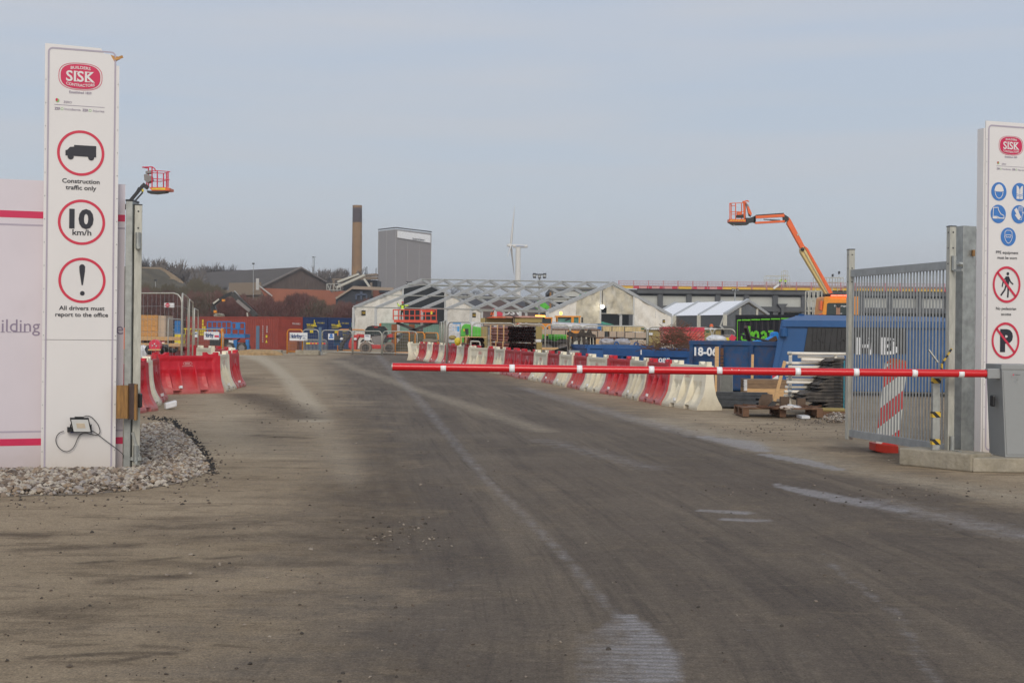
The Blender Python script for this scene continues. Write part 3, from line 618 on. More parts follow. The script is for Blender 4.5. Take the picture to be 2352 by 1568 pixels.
# ================================================================ LEFT GATE POSTS
d0 = 15.75
def pbox(m, x0, x1, y0, y1, d, dep):
    a = P(x0, (y0 + y1) / 2, d); b = P(x1, (y0 + y1) / 2, d); xm = (x0 + x1) / 2; return m.box(a.x, b.x, d, d + dep, max(0, P(xm, y1, d).z), P(xm, y0, d).z)
t4 = thing('gate_post', 'galvanised square gate post with black cap beside the truck sign pylon', 'gate post', P(291, 1083, d0))
ztp = P(291, 462, d0).z; xl = P(283.5, 1000, d0).x
m = MB(GALV); m.box(xl, xl + .075, d0, d0 + .27, 0, ztp); m.build('shaft', t4, bev=.004)
m = MB(BLK); m.box(xl - .003, xl + .08, d0 - .004, d0 + .275, ztp, ztp + .02); m.build('cap', t4)
m = MB(GALV); m.box(xl + .075, xl + .2, d0 + .02, d0 + .05, .1, .14); m.bar((xl + .09, d0 + .04, .42), (xl + .17, d0 + .04, .14), .012, .03); m.build('hinge_bracket', t4)
def gate_leaf(name, label, x0, y0, x1, y1, zb, ztop_, zst0, zst1, nb, px0=None, open_=False):
    """leaf from hinge (x0,y0) to free end (x1,y1)"""
    th = thing(name, label, 'gate', (x0, y0, 0)); a = V((x0, y0, 0)); b = V((x1, y1, 0)); u = (b - a).normalized(); Lg = (b - a).length; k = u.cross(V((0, 0, 1)))
    def bar(p0, z0, p1, z1, w, h, mt=GALF):
        m_ = MB(mt); m_.bar(a + u * p0 + V((0, 0, z0)), a + u * p1 + V((0, 0, z1)), w, h); return m_
    for p_, zz, nm in ((0, zst0, 'hinge_stile'), (Lg, zst1, 'end_stile')):
        m_ = MB(GALL); m_.obox(a + u * p_ + V((0, 0, (zb - .04 + zz) / 2)), u * .042, k * .042, V((0, 0, (zz - zb + .04) / 2))); s_ = m_.build(nm, th, bev=.004)
        m_ = MB(BLK); m_.obox(a + u * p_ + V((0, 0, zz + .006)), u * .044, k * .044, V((0, 0, .006)))
        for q in range(3):
            for sd_ in (-1, 1): m_.tube(a + u * p_ + k * sd_ * .0422 + V((0, 0, zz - .07 - q * .19)), a + u * p_ + k * sd_ * .0435 + V((0, 0, zz - .07 - q * .19)), .011, 8)
            m_.tube(a + u * (p_ - .0425) + V((0, 0, zz - .07 - q * .19)), a + u * (p_ - .0435) + V((0, 0, zz - .07 - q * .19)), .011, 8)
        m_.build('end_cap', s_)
    bar(.042, ztop_ - .05, Lg - .042, ztop_ - .05, .05, .10).build('top_rail', th)
    bar(.042, zb + .05, Lg - .042, zb + .05, .05, .10).build('bottom_rail', th)
    for i in range(nb):
        p_ = .042 + (Lg - .084) * (i + .7) / (nb + .4); m_ = MB(GALF); m_.tube(a + u * p_ + V((0, 0, zb + .1)), a + u * p_ + V((0, 0, ztop_ - .1)), .0112, 8, cap=False); m_.build('bar', th, smooth=True)
    for z_ in (zb + .13, ztop_ - .02): m_ = MB(GALV); m_.tube(a - u * .07 - k * 0 + V((0, 0, z_ - .1)), a - u * .07 + V((0, 0, z_ + .08)), .03, 10); m_.bar(a - u * .07 + V((0, 0, z_ - .1)), a - u * .26 + V((0, 0, z_ - .1)), .03, .03); m_.build('hinge', th)
    return th
gate_leaf('gate', 'open steel gate leaf seen edge on beside the left gate post', *P(312.5, 1000, 15.85).xy, *P(308.5, 1000, 19.3).xy, .06, 2.62, P(309, 472, 15.85).z, 2.98, 30)
m = MB(TIMB); pbox(m, 267, 293, 885, 961, 15.55, .08); solo('timber_block', m, 'brown timber block screwed beside the left gate post', 'timber block', 'timber stop blocks')
m = MB(TIMD); pbox(m, 294, 308, 881, 963, 15.6, .06); m.use(TIMB); pbox(m, 308.2, 313.5, 882, 965, 15.6, .06); solo('timber_block', m, 'dark faced timber block on the end of the left gate', 'timber block', 'timber stop blocks')
m = MB(BLK); pbox(m, 314, 325, 903, 936, 15.7, .05); solo('photocell', m, 'black plastic photocell on the left gate stile', 'photocell', bev=.015)

# ================================================================ BOOM BARRIER, CABINET, BLOCKS, RIGHT GATE
dbm = 16.7; zb_ = P(1600, 848, dbm).z; xa = P(900, 842, dbm).x; xb = P(2262, 857, dbm).x + .05
xs_of = lambda px: P(px, 850, dbm).x
zl = P(900, 842, dbm).z; zrr = P(2255, 857.5, dbm).z
bz = lambda x: zl + (zrr - zl) * (x - xa) / (xb - xa)
t5 = thing('boom_barrier', 'closed red boom barrier pole with white reflective bands and its grey cabinet', 'boom barrier', P(2300, 1055, 16.6))
m = MB(RTEX); rb = .0465
m.path([(xa + (xb - xa) * i / 12, dbm, bz(xa + (xb - xa) * i / 12) - .006 * math.sin(math.pi * i / 12)) for i in range(13)], rb, 24, cap=False); pole = m.build('boom_pole', t5, smooth=True)
m = MB(mat('pole_end', (.25, .12, .10), .5)); m.tube((xa + .008, dbm, bz(xa)), (xa + .012, dbm, bz(xa)), rb * .985, 20); m.use(GALV); m.path([(xa, dbm, zl), (xa + .01, dbm, zl)], rb * 1.01, 24, cap=False); m.build('open_end', pole)
for px in (1018.5, 1176, 1331, 1496, 1652, 1832, 1966, 2100, 2207):
    x = xs_of(px); w_ = .032; m = MB(REFL); m.tube((x - w_, dbm, bz(x) - .004), (x + w_, dbm, bz(x) - .004), rb * 1.03, 24); m.build('reflective_band', pole, smooth=True)
m = MB(REFL)
for px, py in ((1681, 848.5), (1697, 849.5)): m.ell(P(px, py, dbm - rb), .006, .006, .006, 6, 4)
m.build('screws', pole)
SC_ = Plane(2311, 1054, -9, 16.35)         # cabinet front
t6 = t5
cl = P(2267, 1050, 16.52); zc0 = .172; zc1 = P(2268, 836, 16.8).z
fl_ = V((P(2309, 1055, 16.6).x, 16.6, 0)); lb = V((P(2263.5, 1050, 17.05).x, 17.05, 0)); ux_ = V((math.cos(R(4)), math.sin(R(4)), 0)); fr = fl_ + ux_ * .42; rb_ = lb + ux_ * .42
lt = lb + V((-.0, 0, 0)); 
m = MB(CABG); dz = V((0, 0, zc0)); h_ = V((0, 0, zc1 - zc0 - .06))
m.prism([lb + dz + V((.045, 0, 0)), fl_ + dz, fr + dz, rb_ + dz], V((0, 0, .05)))
bot = [lb + dz + V((.05, 0, 0)), fl_ + dz, fr + dz, rb_ + dz]; top = [lb + dz + h_, V((P(2301, 845, 16.6).x, 16.6, 0)) + dz + h_, V((P(2301, 845, 16.6).x, 16.6, 0)) + ux_ * .44 + dz + h_, rb_ + dz + h_]
m.add(bot + top, [(0, 3, 2, 1), (4, 5, 6, 7)] + [(i, (i + 1) % 4, (i + 1) % 4 + 4, i + 4) for i in range(4)]); m.build('cabinet_body', t5)
m = MB(CABG); tt2 = [p + (p - V((sum(q.x for q in top) / 4, sum(q.y for q in top) / 4, 0))).xy.to_3d().normalized() * .012 for p in top]; m.prism([p for p in tt2], V((0, 0, .065))); m.build('cabinet_lid', t5, bev=.008)
m = MB(CABG); f0 = bot[1] + (bot[2] - bot[1]) * .04; n_ = V((ux_.y, -ux_.x, 0)); f1 = top[1] + (top[2] - top[1]) * .03
m.prism([f0 + V((0, 0, .03)) + n_ * .008, bot[2] - ux_ * .02 + V((0, 0, .03)) + n_ * .008, top[2] - ux_ * .02 - V((0, 0, .02)) + n_ * .008, f1 - V((0, 0, .02)) + n_ * .008], -n_ * .006); dr = m.build('cabinet_door', t5, bev=.003)
m = MB(SBLK); c_ = P(2335, 860.5, 16.57) + n_ * .02; text(m, 'CARDIN', c_, ux_, (0, 0, 1), .012, .07, .02); m.use(SRED); m.tube(c_ - ux_ * .048, c_ - ux_ * .048 + n_ * .002, .009, 12); m.build('maker_lettering', dr)
m = MB(GALV); c_ = P(2335, 871.5, 16.57) + n_ * .02; m.tube(c_, c_ + n_ * .012, .009, 10); m.build('lock', dr)
m = MB(BLK); c_ = P(2285, 920, 16.77) ; sn = (fl_ - lb).normalized(); m.obox(c_ + V((-.03, -.01, 0)), sn * .045, V((-sn.y, sn.x, 0)) * .02, V((0, 0, .07))); m.build('photocell', t5, bev=.02)
m = MB(CABG); m.box(xb - .035, xb + .12, dbm - .058, dbm + .06, bz(xb) - .06, bz(xb) + .06); m.build('boom_socket', t5, bev=.01)
def block(m, A, B_, dep, h): 
    u = (B_ - A).normalized(); k = V((-u.y, u.x, 0)); m.prism([A, B_, B_ + k * dep, A + k * dep], V((0, 0, h)))
A_ = G(2232, 1084); B2_ = V((A_.x + .95, A_.y - .04, 0)); m = MB(CONC); block(m, A_ + V((.012, 0, 0)), B2_ + V((.5, 0, 0)), .5, .17); solo('concrete_block', m, 'concrete footing block under the grey barrier cabinet', 'concrete block', 'concrete blocks at the right gate', bev=.015)
A1 = G(2064, 1067.5); m = MB(CONC); block(m, A1, A_ - V((.005, 0, 0)), .42, .215); solo('concrete_block', m, 'long kerb like concrete block under the striped rest post', 'concrete block', 'concrete blocks at the right gate', bev=.02)
# right gate
hx, hy = P(2180, 1040, 17.0).xy; ex_, ey_ = P(1950, 1000, 19.6).xy
gate_leaf('gate', 'open steel gate leaf with vertical bars swung inwards on the right', hx, hy, ex_, ey_, .18, 2.52, P(2180, 521, 17.0).z, P(1955, 574, 19.6).z, 32)
dp = 17.4; t7 = thing('gate_post', 'thick galvanised gate post beside the helmet and goggles sign', 'gate post', (P(2210, 1048, dp).x, dp, 0)); ztp = P(2215, 518, dp).z
pL, pM, pR = P(2191, 900, dp + .16), P(2209, 900, dp), P(2239, 900, dp + .1)
pq = [V((p.x, p.y, 0)) for p in (pL, pM, pR)]; pq.append(pq[0] + pq[2] - pq[1])
m = MB(GALV); m.prism(pq, V((0, 0, ztp))); m.build('shaft', t7, bev=.006)
m = MB(GALV); c_ = P(2205, 607, dp - .02); m.tube(P(2186, 606, 17.05), c_, .018, 8); m.tube(P(2188, 1036, 17.05), P(2205, 1036, dp - .02), .02, 8); m.tube(c_ - V((.02, 0, 0)), c_ + V((.03, 0, 0)), .03, 6); m.build('hinge_pin', t7)
m = MB(TIMB); m.fbox('g', 1545, 390, 1570, 455, dp + .02, .06); m.build('timber_packer', t7)
# striped rest post for the boom
STR = bpy.data.materials.new('hazard_tape'); STR.use_nodes = True; t = STR.node_tree; B = t.nodes['Principled BSDF']; B.inputs['Roughness'].default_value = .4; L = t.links.new
o_ = N('ShaderNodeTexCoord').outputs['Object']; sxx = N('ShaderNodeSeparateXYZ'); L(o_, sxx.inputs[0])
v_ = math_('ADD', sxx.outputs[0], sxx.outputs[2]); v_ = math_('FRACT', math_('MULTIPLY', v_, 9)); v_ = math_('GREATER_THAN', v_, .5); L(mix(v_, (.015, .015, .015), (.68, .44, .03)), B.inputs['Base Color'])
dr_ = 16.95; t8 = thing('boom_rest_post', 'galvanised rest post with hazard tape and a forked top holding the boom', 'post', P(2147, 1040, dr_))
zz0 = .215; xr0, xr1 = P(2143, 900, dr_).x, P(2160, 900, dr_).x
m = MB(GALV); m.box(xr0, xr1, dr_, dr_ + .08, zz0, P(2150, 868, dr_).z); m.build('shaft', t8, bev=.004)
for y0, y1 in ((867, 880), (945, 958.5), (1008, 1021)):
    m = MB(STR); a = P(2150, y1, dr_).z; b = P(2150, y0, dr_).z; m.box(xr0 - .004, xr1 + .006, dr_ - .004, dr_ + .084, a, b); m.build('hazard_tape', t8)
m = MB(GALV); pc = P(2153, 832, dr_ - .05); m.bar(P(2133, 803, dr_ + .06), P(2154, 832, dr_ + .04), .012, .05, up=(0, 1, 0)); m.build('fork_arm', t8)
m = MB(STR); m.bar(P(2186, 800, dr_ - .2), P(2163, 836, dr_ - .17), .012, .05, up=(0, 1, 0)); m.bar(P(2163, 834, dr_ - .17), P(2163, 866, dr_ - .17), .012, .05, up=(0, 1, 0)); m.build('fork_arm', t8)
m = MB(GALV); m.box(xr0, xr1 + .02, dr_ - .17, dr_ + .08, P(2150, 868, dr_).z, P(2150, 868, dr_).z + .012); m.build('fork_base', t8)
# red and white marker panel seen through the gate
RW = bpy.data.materials.new('red_white_stripes'); RW.use_nodes = True; t = RW.node_tree; B = t.nodes['Principled BSDF']; B.inputs['Roughness'].default_value = .3; L = t.links.new
o_ = N('ShaderNodeTexCoord').outputs['Object']; sxx = N('ShaderNodeSeparateXYZ'); L(o_, sxx.inputs[0]); v_ = math_('SUBTRACT', sxx.outputs[2], math_('MULTIPLY', sxx.outputs[0], .75)); v_ = math_('FRACT', math_('ADD', math_('MULTIPLY', v_, 2.05), .05)); v_ = math_('GREATER_THAN', v_, .5)
L(mix(v_, (.85, .03, .02), (.95, .94, .84)), B.inputs['Base Color'])
d_ = 19.15; t9 = thing('marker_beacon', 'red and white striped marker panel leaning in a red foot behind the gate bars', 'marker panel', P(2040, 1044, d_))
A, Bq = P(2012, 1022, d_), P(2064, 1022, d_ + .03); C_, D_ = P(2033, 833, d_ + .15), P(2084, 833, d_ + .18)
m = MB(RW); m.prism([A, Bq, D_, C_], V((0, .02, 0))); m.build('panel', t9)
m = MB(mat('foot_red', (.60, .03, .01), .5)); m.prism([P(2011, 1018, d_ - .1), P(2064, 1024, d_ - .1), P(2064, 1048, d_ - .1), P(2011, 1036, d_ - .1)], V((0, .35, 0))); m.build('foot', t9, bev=.01)
m = MB(ORG); m.prism([P(2034, 834, d_ + .14), P(2048, 822, d_ + .14), P(2080, 828, d_ + .17), P(2083, 834, d_ + .17)], V((0, .02, 0))); m.build('top_grip', t9)

# ---- right pylon
SR_ = Plane(2257, 1046, 20, 18.9); Kr = 1 / (3200 / 18.9); f_ = 148. / 208; kk = K * .86
t10 = thing('sign_pylon', 'tall white pylon sign with blue safety gear icons and crossed out pedestrian and parking', 'sign', SR_.w(.4, 0))
zt = SR_.hit(2262, 277)[1]; aw = .86
m = MB(PAN); SR_.slab(m, 0, aw, 0, zt, 0, .02); m.build('panel', t10)
m = MB(WHT); SR_.slab(m, -.02, aw - .03, 0, zt - .10, -.021, .13); m.build('frame_box', t10)
m = MB(SGRY); border(SR_, m, .035, aw - .04, .06, zt - .05, .02, .06); m.build('border_line', t10)
def sr(px, py): return SR_.hit(px, py)
lx, lz = sr(2322, 335); logo(SR_, t10, lx, lz, 68.5 / 96.5 / 169.)
u1 = 1 / 169.
IC = [(2294, 440), (2341.5, 441.5), (2292.5, 491.5), (2340, 492.5), (2315.5, 544)]
for px, py in IC: m = MB(SBLU); SR_.ring(m, *sr(px, py), 21.3 * u1, 0, .004); m.build('icon_disc', t10)
m = MB(WHT); Z6 = 1 / 4.6     # zoomed icon units -> view px
def ic(px, py, L_, w_=None, closed=False):
    a, z = sr(px, py); pts = [(a + x * u1, z - y * u1) for x, y in L_]
    if w_: SR_.line(m, pts, w_ * u1, .007, closed)
    else: SR_.shape(m, pts, .007)
ic(*IC[0], [(-13, -3), (-11, -9), (-7, -14.5), (0, -17), (7, -14.5), (11, -9), (13, -3), (13, -1), (6, .3), (-6, .3), (-13, -1)]); ic(*IC[0], [(-11, 1), (-10, 7), (-6, 13), (0, 16), (6, 13), (10, 7), (11, 1)], 1.6)
ic(*IC[1], [(-9, -15), (-4, -13), (0, -5), (4, -13), (9, -15), (9, 16), (-9, 16)])
ic(*IC[2], [(-14, -14), (-1, -15), (0, -9), (7, 0), (15, 3), (16, 9), (4, 9), (-4, 6), (-15, 6)], 1.8, True); ic(*IC[2], [(-16, 7), (-6, 7), (-2, 9), (16, 8.5), (16, 10.5), (-2, 10.5), (-6, 11), (-16, 11)])
ic(*IC[3], [(-14, -10), (-7, -15), (6, 7), (-2, 13), (-12, 2), (-10, 0), (-7, 1)]); ic(*IC[3], [(-2, -6), (-1, -17), (9, -17), (9, -3), (13, -6), (8, 4), (7, 12), (0, 12)], 1.2); ic(*IC[3], [(2, -16), (2, -7)], 1.0); ic(*IC[3], [(5.5, -16), (5.5, -7)], 1.0)
ic(*IC[4], [(-10, -3), (-10, -11), (-5, -15), (5, -15), (10, -11), (10, -3), (11, 0), (8, 8), (4, 13), (0, 15), (-4, 13), (-8, 8), (-11, 0)], 1.4, True); ic(*IC[4], [(-7.5, -3), (-6, -4.5), (6, -4.5), (7.5, -3), (6, 1), (2, 1), (0, 0), (-2, 1), (-6, 1)], 1.3, True)
m.build('safety_icons', t10)
m = MB(SBLU); ic(*IC[1], [(0, -5), (0, 16)], .8); ic(*IC[1], [(-9, 4), (0, 7), (9, 4)], .9); ic(*IC[1], [(-9, 7.5), (0, 10.5), (9, 7.5)], .9)
for v in m.v: v += SR_.n * .002
m.build('vest_lines', t10)
m = MB(SBLK); pa, pz = sr(2313, 653)
def pl(L_, w_=None):
    pts = [(pa + x * u1, pz - y * u1) for x, y in L_]
    SR_.line(m, pts, w_ * u1, .005) if w_ else SR_.shape(m, pts, .005)
SR_.ring(m, pa + 1.5 * u1, pz + 24.5 * u1, 3.8 * u1, 0, .005, 16); pl([(-5, -18), (4, -19), (7, -12), (4, 2), (-5, 2)]); pl([(4, -16), (9, -6), (16, -1)], 3.2); pl([(-4, -15), (-11, -8), (-14, 5)], 3.2); pl([(-2, 0), (-7, 13), (-17, 25)], 4.2); pl([(2, 0), (3, 14), (2, 29)], 4.2)
a, z = sr(2310, 782); SR_.text(m, 'P', a + .01, z, 45 * u1, 36 * u1, .06, .005)
for s_, px, py, w_ in (('PPE equipment', 2313, 580, 63), ('must be worn', 2313, 592, 55), ('No pedestrian', 2310.5, 708.5, 57), ('access', 2310.5, 721, 28)):
    a, z = sr(px, py); SR_.text(m, s_, a, z, 6.4 * u1, w_ * u1, .01)
m.build('lettering_and_symbols', t10)
for px, py in ((2311.5, 653.5), (2309, 782)):
    m = MB(SRED); a, z = sr(px, py); SR_.ring(m, a, z, 37.5 * u1 * 1.04, 32.5 * u1 * 1.04, .008, ry=1.08); SR_.line(m, [(a - 25 * u1, z + 26.5 * u1), (a + 25 * u1, z - 26.5 * u1)], 5.6 * u1, .008); m.build('prohibition_ring', t10)
rivets(SR_, t10, [.015], .2, zt - .1, 14)
S3 = Plane(2257, 1046, 20, 18.9); S3.o = S3.o - S3.n * .18
t11 = thing('hoarding', 'narrow white hoarding strip with red stripe behind the right pylon', 'hoarding', S3.w(.4, 0))
a0, zt = S3.hit(2242, 531); m = MB(HOA); S3.slab(m, a0, 2.5, 0, zt, 0, .03); m.use(TIMB); S3.slab(m, a0, 2.5, zt, zt + .03, -.001, .05); m.build('panel', t11)
m = MB(CRIM)
for y0, y1 in ((597, 610.5), (1026, 1039.5)): z1_, z0_ = S3.hit(2245, y0)[1], S3.hit(2245, y1)[1]; S3.slab(m, a0, 2.5, z0_, z1_, .002, .002)
m.use(SGRY)
for y0, y1 in ((622, 626), (1009.5, 1014)): z1_, z0_ = S3.hit(2245, y0)[1], S3.hit(2245, y1)[1]; S3.slab(m, a0, 2.5, z0_, z1_, .002, .002)
m.build('stripes', t11)
# ================================================================ WATER FILLED BARRIERS
def lerp_tab(tb, z):
    for (a, b), (c, d) in zip(tb, tb[1:]):
        if z <= c: return b + (d - b) * (z - a) / (c - a + 1e-9)
    return tb[-1][1]
BP = [(0, .285), (.05, .285), (.09, .27), (.2, .20), (.32, .145), (.5, .108), (.7, .09), (.93, .08)]
def barrier_body(mt):
    m = MB(mt); xs = sorted(set([-.93, -.91, -.80, -.76, -.74, .93, .91, .80, .76, .74, 0, .10, -.10] + [s * v for s in (-1, 1) for v in (.16, .185, .20, .24, .255, .30, .315, .36, .42, .50, .58, .66, .70)]))
    zs = [0, .05, .085, .09, .14, .2, .26, .32, .42, .5, .6, .7, .8, .88, .93]
    def hw(x, z):
        b = lerp_tab(BP, z); ax = abs(x)
        if ax < .75 and .09 < z < .86: b -= min(1, (.75 - ax) / .03) * (.026 * min(1, (z - .09) / .1) + .055 * max(0, math.sin(math.pi * (z - .09) / .5)) * (z < .59))
        if .19 < ax < .25: b = max(b, lerp_tab([(0, .285), (.09, .27), (.74, .06)], z))
        if .48 < ax < .52 : b = max(b, lerp_tab([(0, .28), (.09, .265), (.5, .07)], z))
        if .29 < ax < .43 and z < .087: b = .17
        return b
    n = len(xs); k = len(zs); vs = []
    for s in (-1, 1):
        for x in xs:
            for z in zs: vs.append((x, s * hw(x, z), z))
    fs = []
    for s in (0, 1):
        o = s * n * k
        for i in range(n - 1):
            for j in range(k - 1):
                q = (o + i * k + j, o + (i + 1) * k + j, o + (i + 1) * k + j + 1, o + i * k + j + 1); fs.append(q if s == 0 else q[::-1])
    for i in range(n - 1):
        a, b = i * k + k - 1, (i + 1) * k + k - 1; fs.append((a, b, b + n * k, a + n * k)); a, b = i * k, (i + 1) * k; fs.append((b, a, a + n * k, b + n * k))
    for i in (0, n - 1):
        for j in range(k - 1):
            a = i * k + j; q = (a, a + 1, a + 1 + n * k, a + n * k); fs.append(q if i == 0 else q[::-1])
    m.add(vs, fs)
    for s in (-1, 1):       # saddle lugs at both ends
        pr = [(.50, .93), (.50, 1.015), (.565, 1.015), (.60, .975), (.65, .96), (.73, .96), (.78, .975), (.815, 1.015), (.90, 1.015), (.90, .93)]
        for (xa_, xb_) in (((0, 9)),):
            pts = [(s * x, -.055, z) for x, z in pr]; m.prism(pts, (0, .11, 0))
    return m
def make_barrier(mt, lt, nm, label):
    th = thing('road_barrier', label, 'barrier'); barrier_body(mt).build('body', th, bev=.006)
    m = MB(lt)
    for s, ux in ((-1, (1, 0, 0)), (1, (-1, 0, 0))):
        c = V((0, s * .0925, .74)); text(m, 'SISK', c, ux, (0, 0, 1), .05, .16, .02); text(m, 'BUILDERS & CONTRACTORS', c - V((0, -s * .004, .065)), ux, (0, 0, 1), .022, .30, .01)
        rg_ = [c + V((math.cos(t_) * .13 * (-s), 0, math.sin(t_) * .052)) for t_ in [2 * math.pi * i / 20 for i in range(20)]]; ri_ = [c + V((math.cos(t_) * .12 * (-s), 0, math.sin(t_) * .045)) for t_ in [2 * math.pi * i / 20 for i in range(20)]]
        m.add(rg_ + ri_, [(i, (i + 1) % 20, (i + 1) % 20 + 20, i + 20) for i in range(20)])
    m.build('logo', th)
    m = MB(WPT); m.obox((-.28, -.25, .17), (.035, 0, 0), (0, .03, -.01), (0, .008, .03)); m.obox((.28, .25, .17), (.035, 0, 0), (0, .03, .01), (0, .008, -.03)); m.build('filler_cap', th); return th
BR = make_barrier(RPL, mat('logo_pale', (.72, .45, .44), .5), 'r', 'x'); BW = make_barrier(WPL, mat('logo_red', (.55, .12, .12), .5), 'w', 'x')
used = {}
def put_barrier(colr, x, y, ang, label, group, tilt=0, z=0, sx=1):
    src = BR if colr == 'r' else BW
    o = src if colr not in used else copy_tree(src); used[colr] = 1
    o.location = (x, y, z); o.rotation_euler = (tilt, 0, ang); o.scale.x = sx; o['label'] = label; o['category'] = 'barrier'; o['group'] = group; return o
PATH = [(3.95, 29.1), (3.33, 31.05), (3.04, 32.9), (2.75, 34.8), (2.43, 36.4), (2.1, 37.9), (1.83, 39.4), (1.52, 41.5), (1.17, 43.1), (.86, 44.7), (-.8, 54.3), (-2.2, 61.5), (-4.03, 70.8), (-5.6, 77.6)]
cum = [0]
for a, b in zip(PATH, PATH[1:]): cum.append(cum[-1] + math.dist(a, b))
def at_path(s):
    for i in range(len(PATH) - 1):
        if s <= cum[i + 1] or i == len(PATH) - 2:
            t_ = (s - cum[i]) / (cum[i + 1] - cum[i]); return V((PATH[i][0] + (PATH[i + 1][0] - PATH[i][0]) * t_, PATH[i][1] + (PATH[i + 1][1] - PATH[i][1]) * t_, 0))
cols_ = 'wrwrwrwrwrrrwrwrrwrrwrwrw'   # from the near end to the far end
ORD = ['nearest', 'second', 'third', 'fourth', 'fifth', 'sixth', 'seventh', 'eighth', 'ninth', 'tenth', 'eleventh', 'twelfth', 'thirteenth', 'fourteenth', 'fifteenth', 'sixteenth', 'seventeenth', 'eighteenth', 'nineteenth', 'twentieth', 'twenty first', 'twenty second', 'twenty third', 'twenty fourth', 'farthest']
rb_r = random.Random(4); cnt = {'r': 0, 'w': 0}
for i, c_ in enumerate(cols_):
    sp_ = cum[-1] / 25; a = at_path(i * sp_); b = at_path((i + 1) * sp_); d_ = (b - a).normalized(); n_ = V((d_.y, -d_.x, 0))
    if n_.x < 0: n_ = -n_
    c = (a + b) / 2 + n_ * .285; ang = math.atan2(d_.y, d_.x) + math.pi + rb_r.uniform(-.05, .05); c += n_ * rb_r.uniform(-.05, .05); tl = 0
    if i == 14: ang += .38; c += n_ * -.1
    if i == 9: ang += .06
    lab = f"{'red' if c_ == 'r' else 'white'} plastic water filled barrier, {ORD[i]} from the gate in the long right hand row"
    if i == 24: ang -= .55; tl = R(12); lab = 'dirty white barrier tilted over at the far end of the right row'
    if i == 0: lab = 'dirty white plastic barrier with broad foot at the near end of the right row'
    if i == 14: lab = 'red plastic barrier turned towards the camera in the far right row'
    put_barrier(c_, c.x, c.y, ang, lab, 'plastic barriers along the right edge of the road', tl, sx=sp_ / 1.88)
LB = [('r', (-7.28, 25.3), (-7.15, 27.1), 'red barrier just behind the left gate post, nearest in the left row'), ('w', (-7.44, 27.25), (-7.58, 29.1), 'white barrier wedged between two red ones near the left gate'),
      ('r', (-7.65, 29.3), (-7.95, 31.1), 'red barrier behind the white one near the left gate'), ('r', (-8.75, 33.6), (-7.30, 35.0), 'big red barrier with pale emblem seen face on at the left verge'),
      ('w', (-7.52, 35.35), (-7.62, 37.2), 'yellowed white barrier at the right end of the face on red one'), ('r', (-7.62, 37.3), (-7.75, 39.2), 'red barrier seen as a sliver behind the yellowed white one'),
      ('w', (-8.5, 42.6), (-9.0, 44.5), 'white barrier with red caps behind the left bend'), ('r', (-9.15, 45.0), (-9.9, 46.8), 'red barrier in the receding left row behind the bend'), ('w', (-10.1, 47.2), (-11.0, 48.9), 'white barrier farther along the receding left row'),
      ('r', (-11.2, 49.2), (-12.2, 50.8), 'red barrier in front of the silver fence panels'), ('r', (-12.4, 51.2), (-13.6, 52.7), 'red barrier next to the fence panels, farther left'), ('w', (-13.6, 56.6), (-14.6, 58.2), 'white barrier beneath the company sign on the left fence'),
      ('r', (-14.6, 60.6), (-15.6, 62.2), 'red barrier at the far end of the left row')]
for c_, a, b, lab in LB:
    x0, y0 = a; x1, y1 = b; put_barrier(c_, (x0 + x1) / 2, (y0 + y1) / 2, math.atan2(y1 - y0, x1 - x0) + math.pi, lab, 'plastic barriers along the left edge of the road')
m = MB(WPT); g = GW('b', 1018, 950); m.obox(g + V((0, 0, .09)), (.1, .05, .03), (-.04, .1, 0), (0, 0, .06)); solo('white_block', m, 'white block lying at the foot of the left barriers', 'block', bev=.02)

# ================================================================ FENCES
WIRE = mat('fence_wire', (.30, .30, .30), .5, .4)
def fence(A, B, h, label, group, z0=0, mt=None, rr=.019, wires=True, rad=.25, name='site_fence', cat='fence'):
    A, B = V((A[0], A[1], z0)), V((B[0], B[1], z0)); u = (B - A); Lg = u.length; u /= Lg; mt = mt or GALL
    th = thing(name, label, cat, A, group)
    up = V((0, 0, 1)); pts = [A, A + up * (h - rad)] + [A + u * (rad - rad * math.cos(t_)) + up * (h - rad + rad * math.sin(t_)) for t_ in (R(30), R(60), R(90))] + [A + u * (Lg - rad) + up * h] + [A + u * (Lg - rad + rad * math.sin(t_)) + up * (h - rad + rad * math.cos(t_)) for t_ in (R(30), R(60), R(90))] + [B]
    m = MB(mt); m.path(pts, rr, 6); m.tube(A + up * .15, B + up * .15, rr, 6); m.build('frame', th, smooth=True)
    if wires:
        m = MB(WIRE); k = .004; n = int(Lg / .13)
        for i in range(1, n):
            p = A + u * Lg * i / n; m.add([p - u * k + up * .15, p + u * k + up * .15, p + u * k + up * (h - .02), p - u * k + up * (h - .02)], [(0, 1, 2, 3)])
        for i in range(1, 7):
            z = .15 + (h - .15) * i / 7; m.add([A + up * (z - k), B + up * (z - k), B + up * (z + k), A + up * (z + k)], [(0, 1, 2, 3)])
        m.build('mesh', th)
    m = MB(CONC)
    for p in (A, B): m.box(p.x - .12, p.x + .12, p.y - .3, p.y + .3, z0, z0 + .1) if mt is not ORY else None
    if m.v: m.build('foot', th) if False else None
    return th
def X(px, d): return P(px, 760, d).x
fence((X(300, 36.2), 36.2), (X(417, 35.6), 35.6), 2.5, 'tall silver mesh fence panel with white notice behind the left barriers', 'silver fence panels on the left')
for (pa, da), (pb, db), lb_, h in (((418, 36), (432, 41.5), 'silver fence panel seen nearly edge on, nearest of the left run', 2.5), ((434, 43), (443, 48.5), 'silver fence panel seen edge on, middle of the left run', 2.5), ((446, 52), (455, 58), 'silver fence panel seen edge on, farthest of the left run', 2.35)):
    fence((X(pa, da), da), (X(pb, db), db), h, lb_, 'silver fence panels on the left', rr=.026)
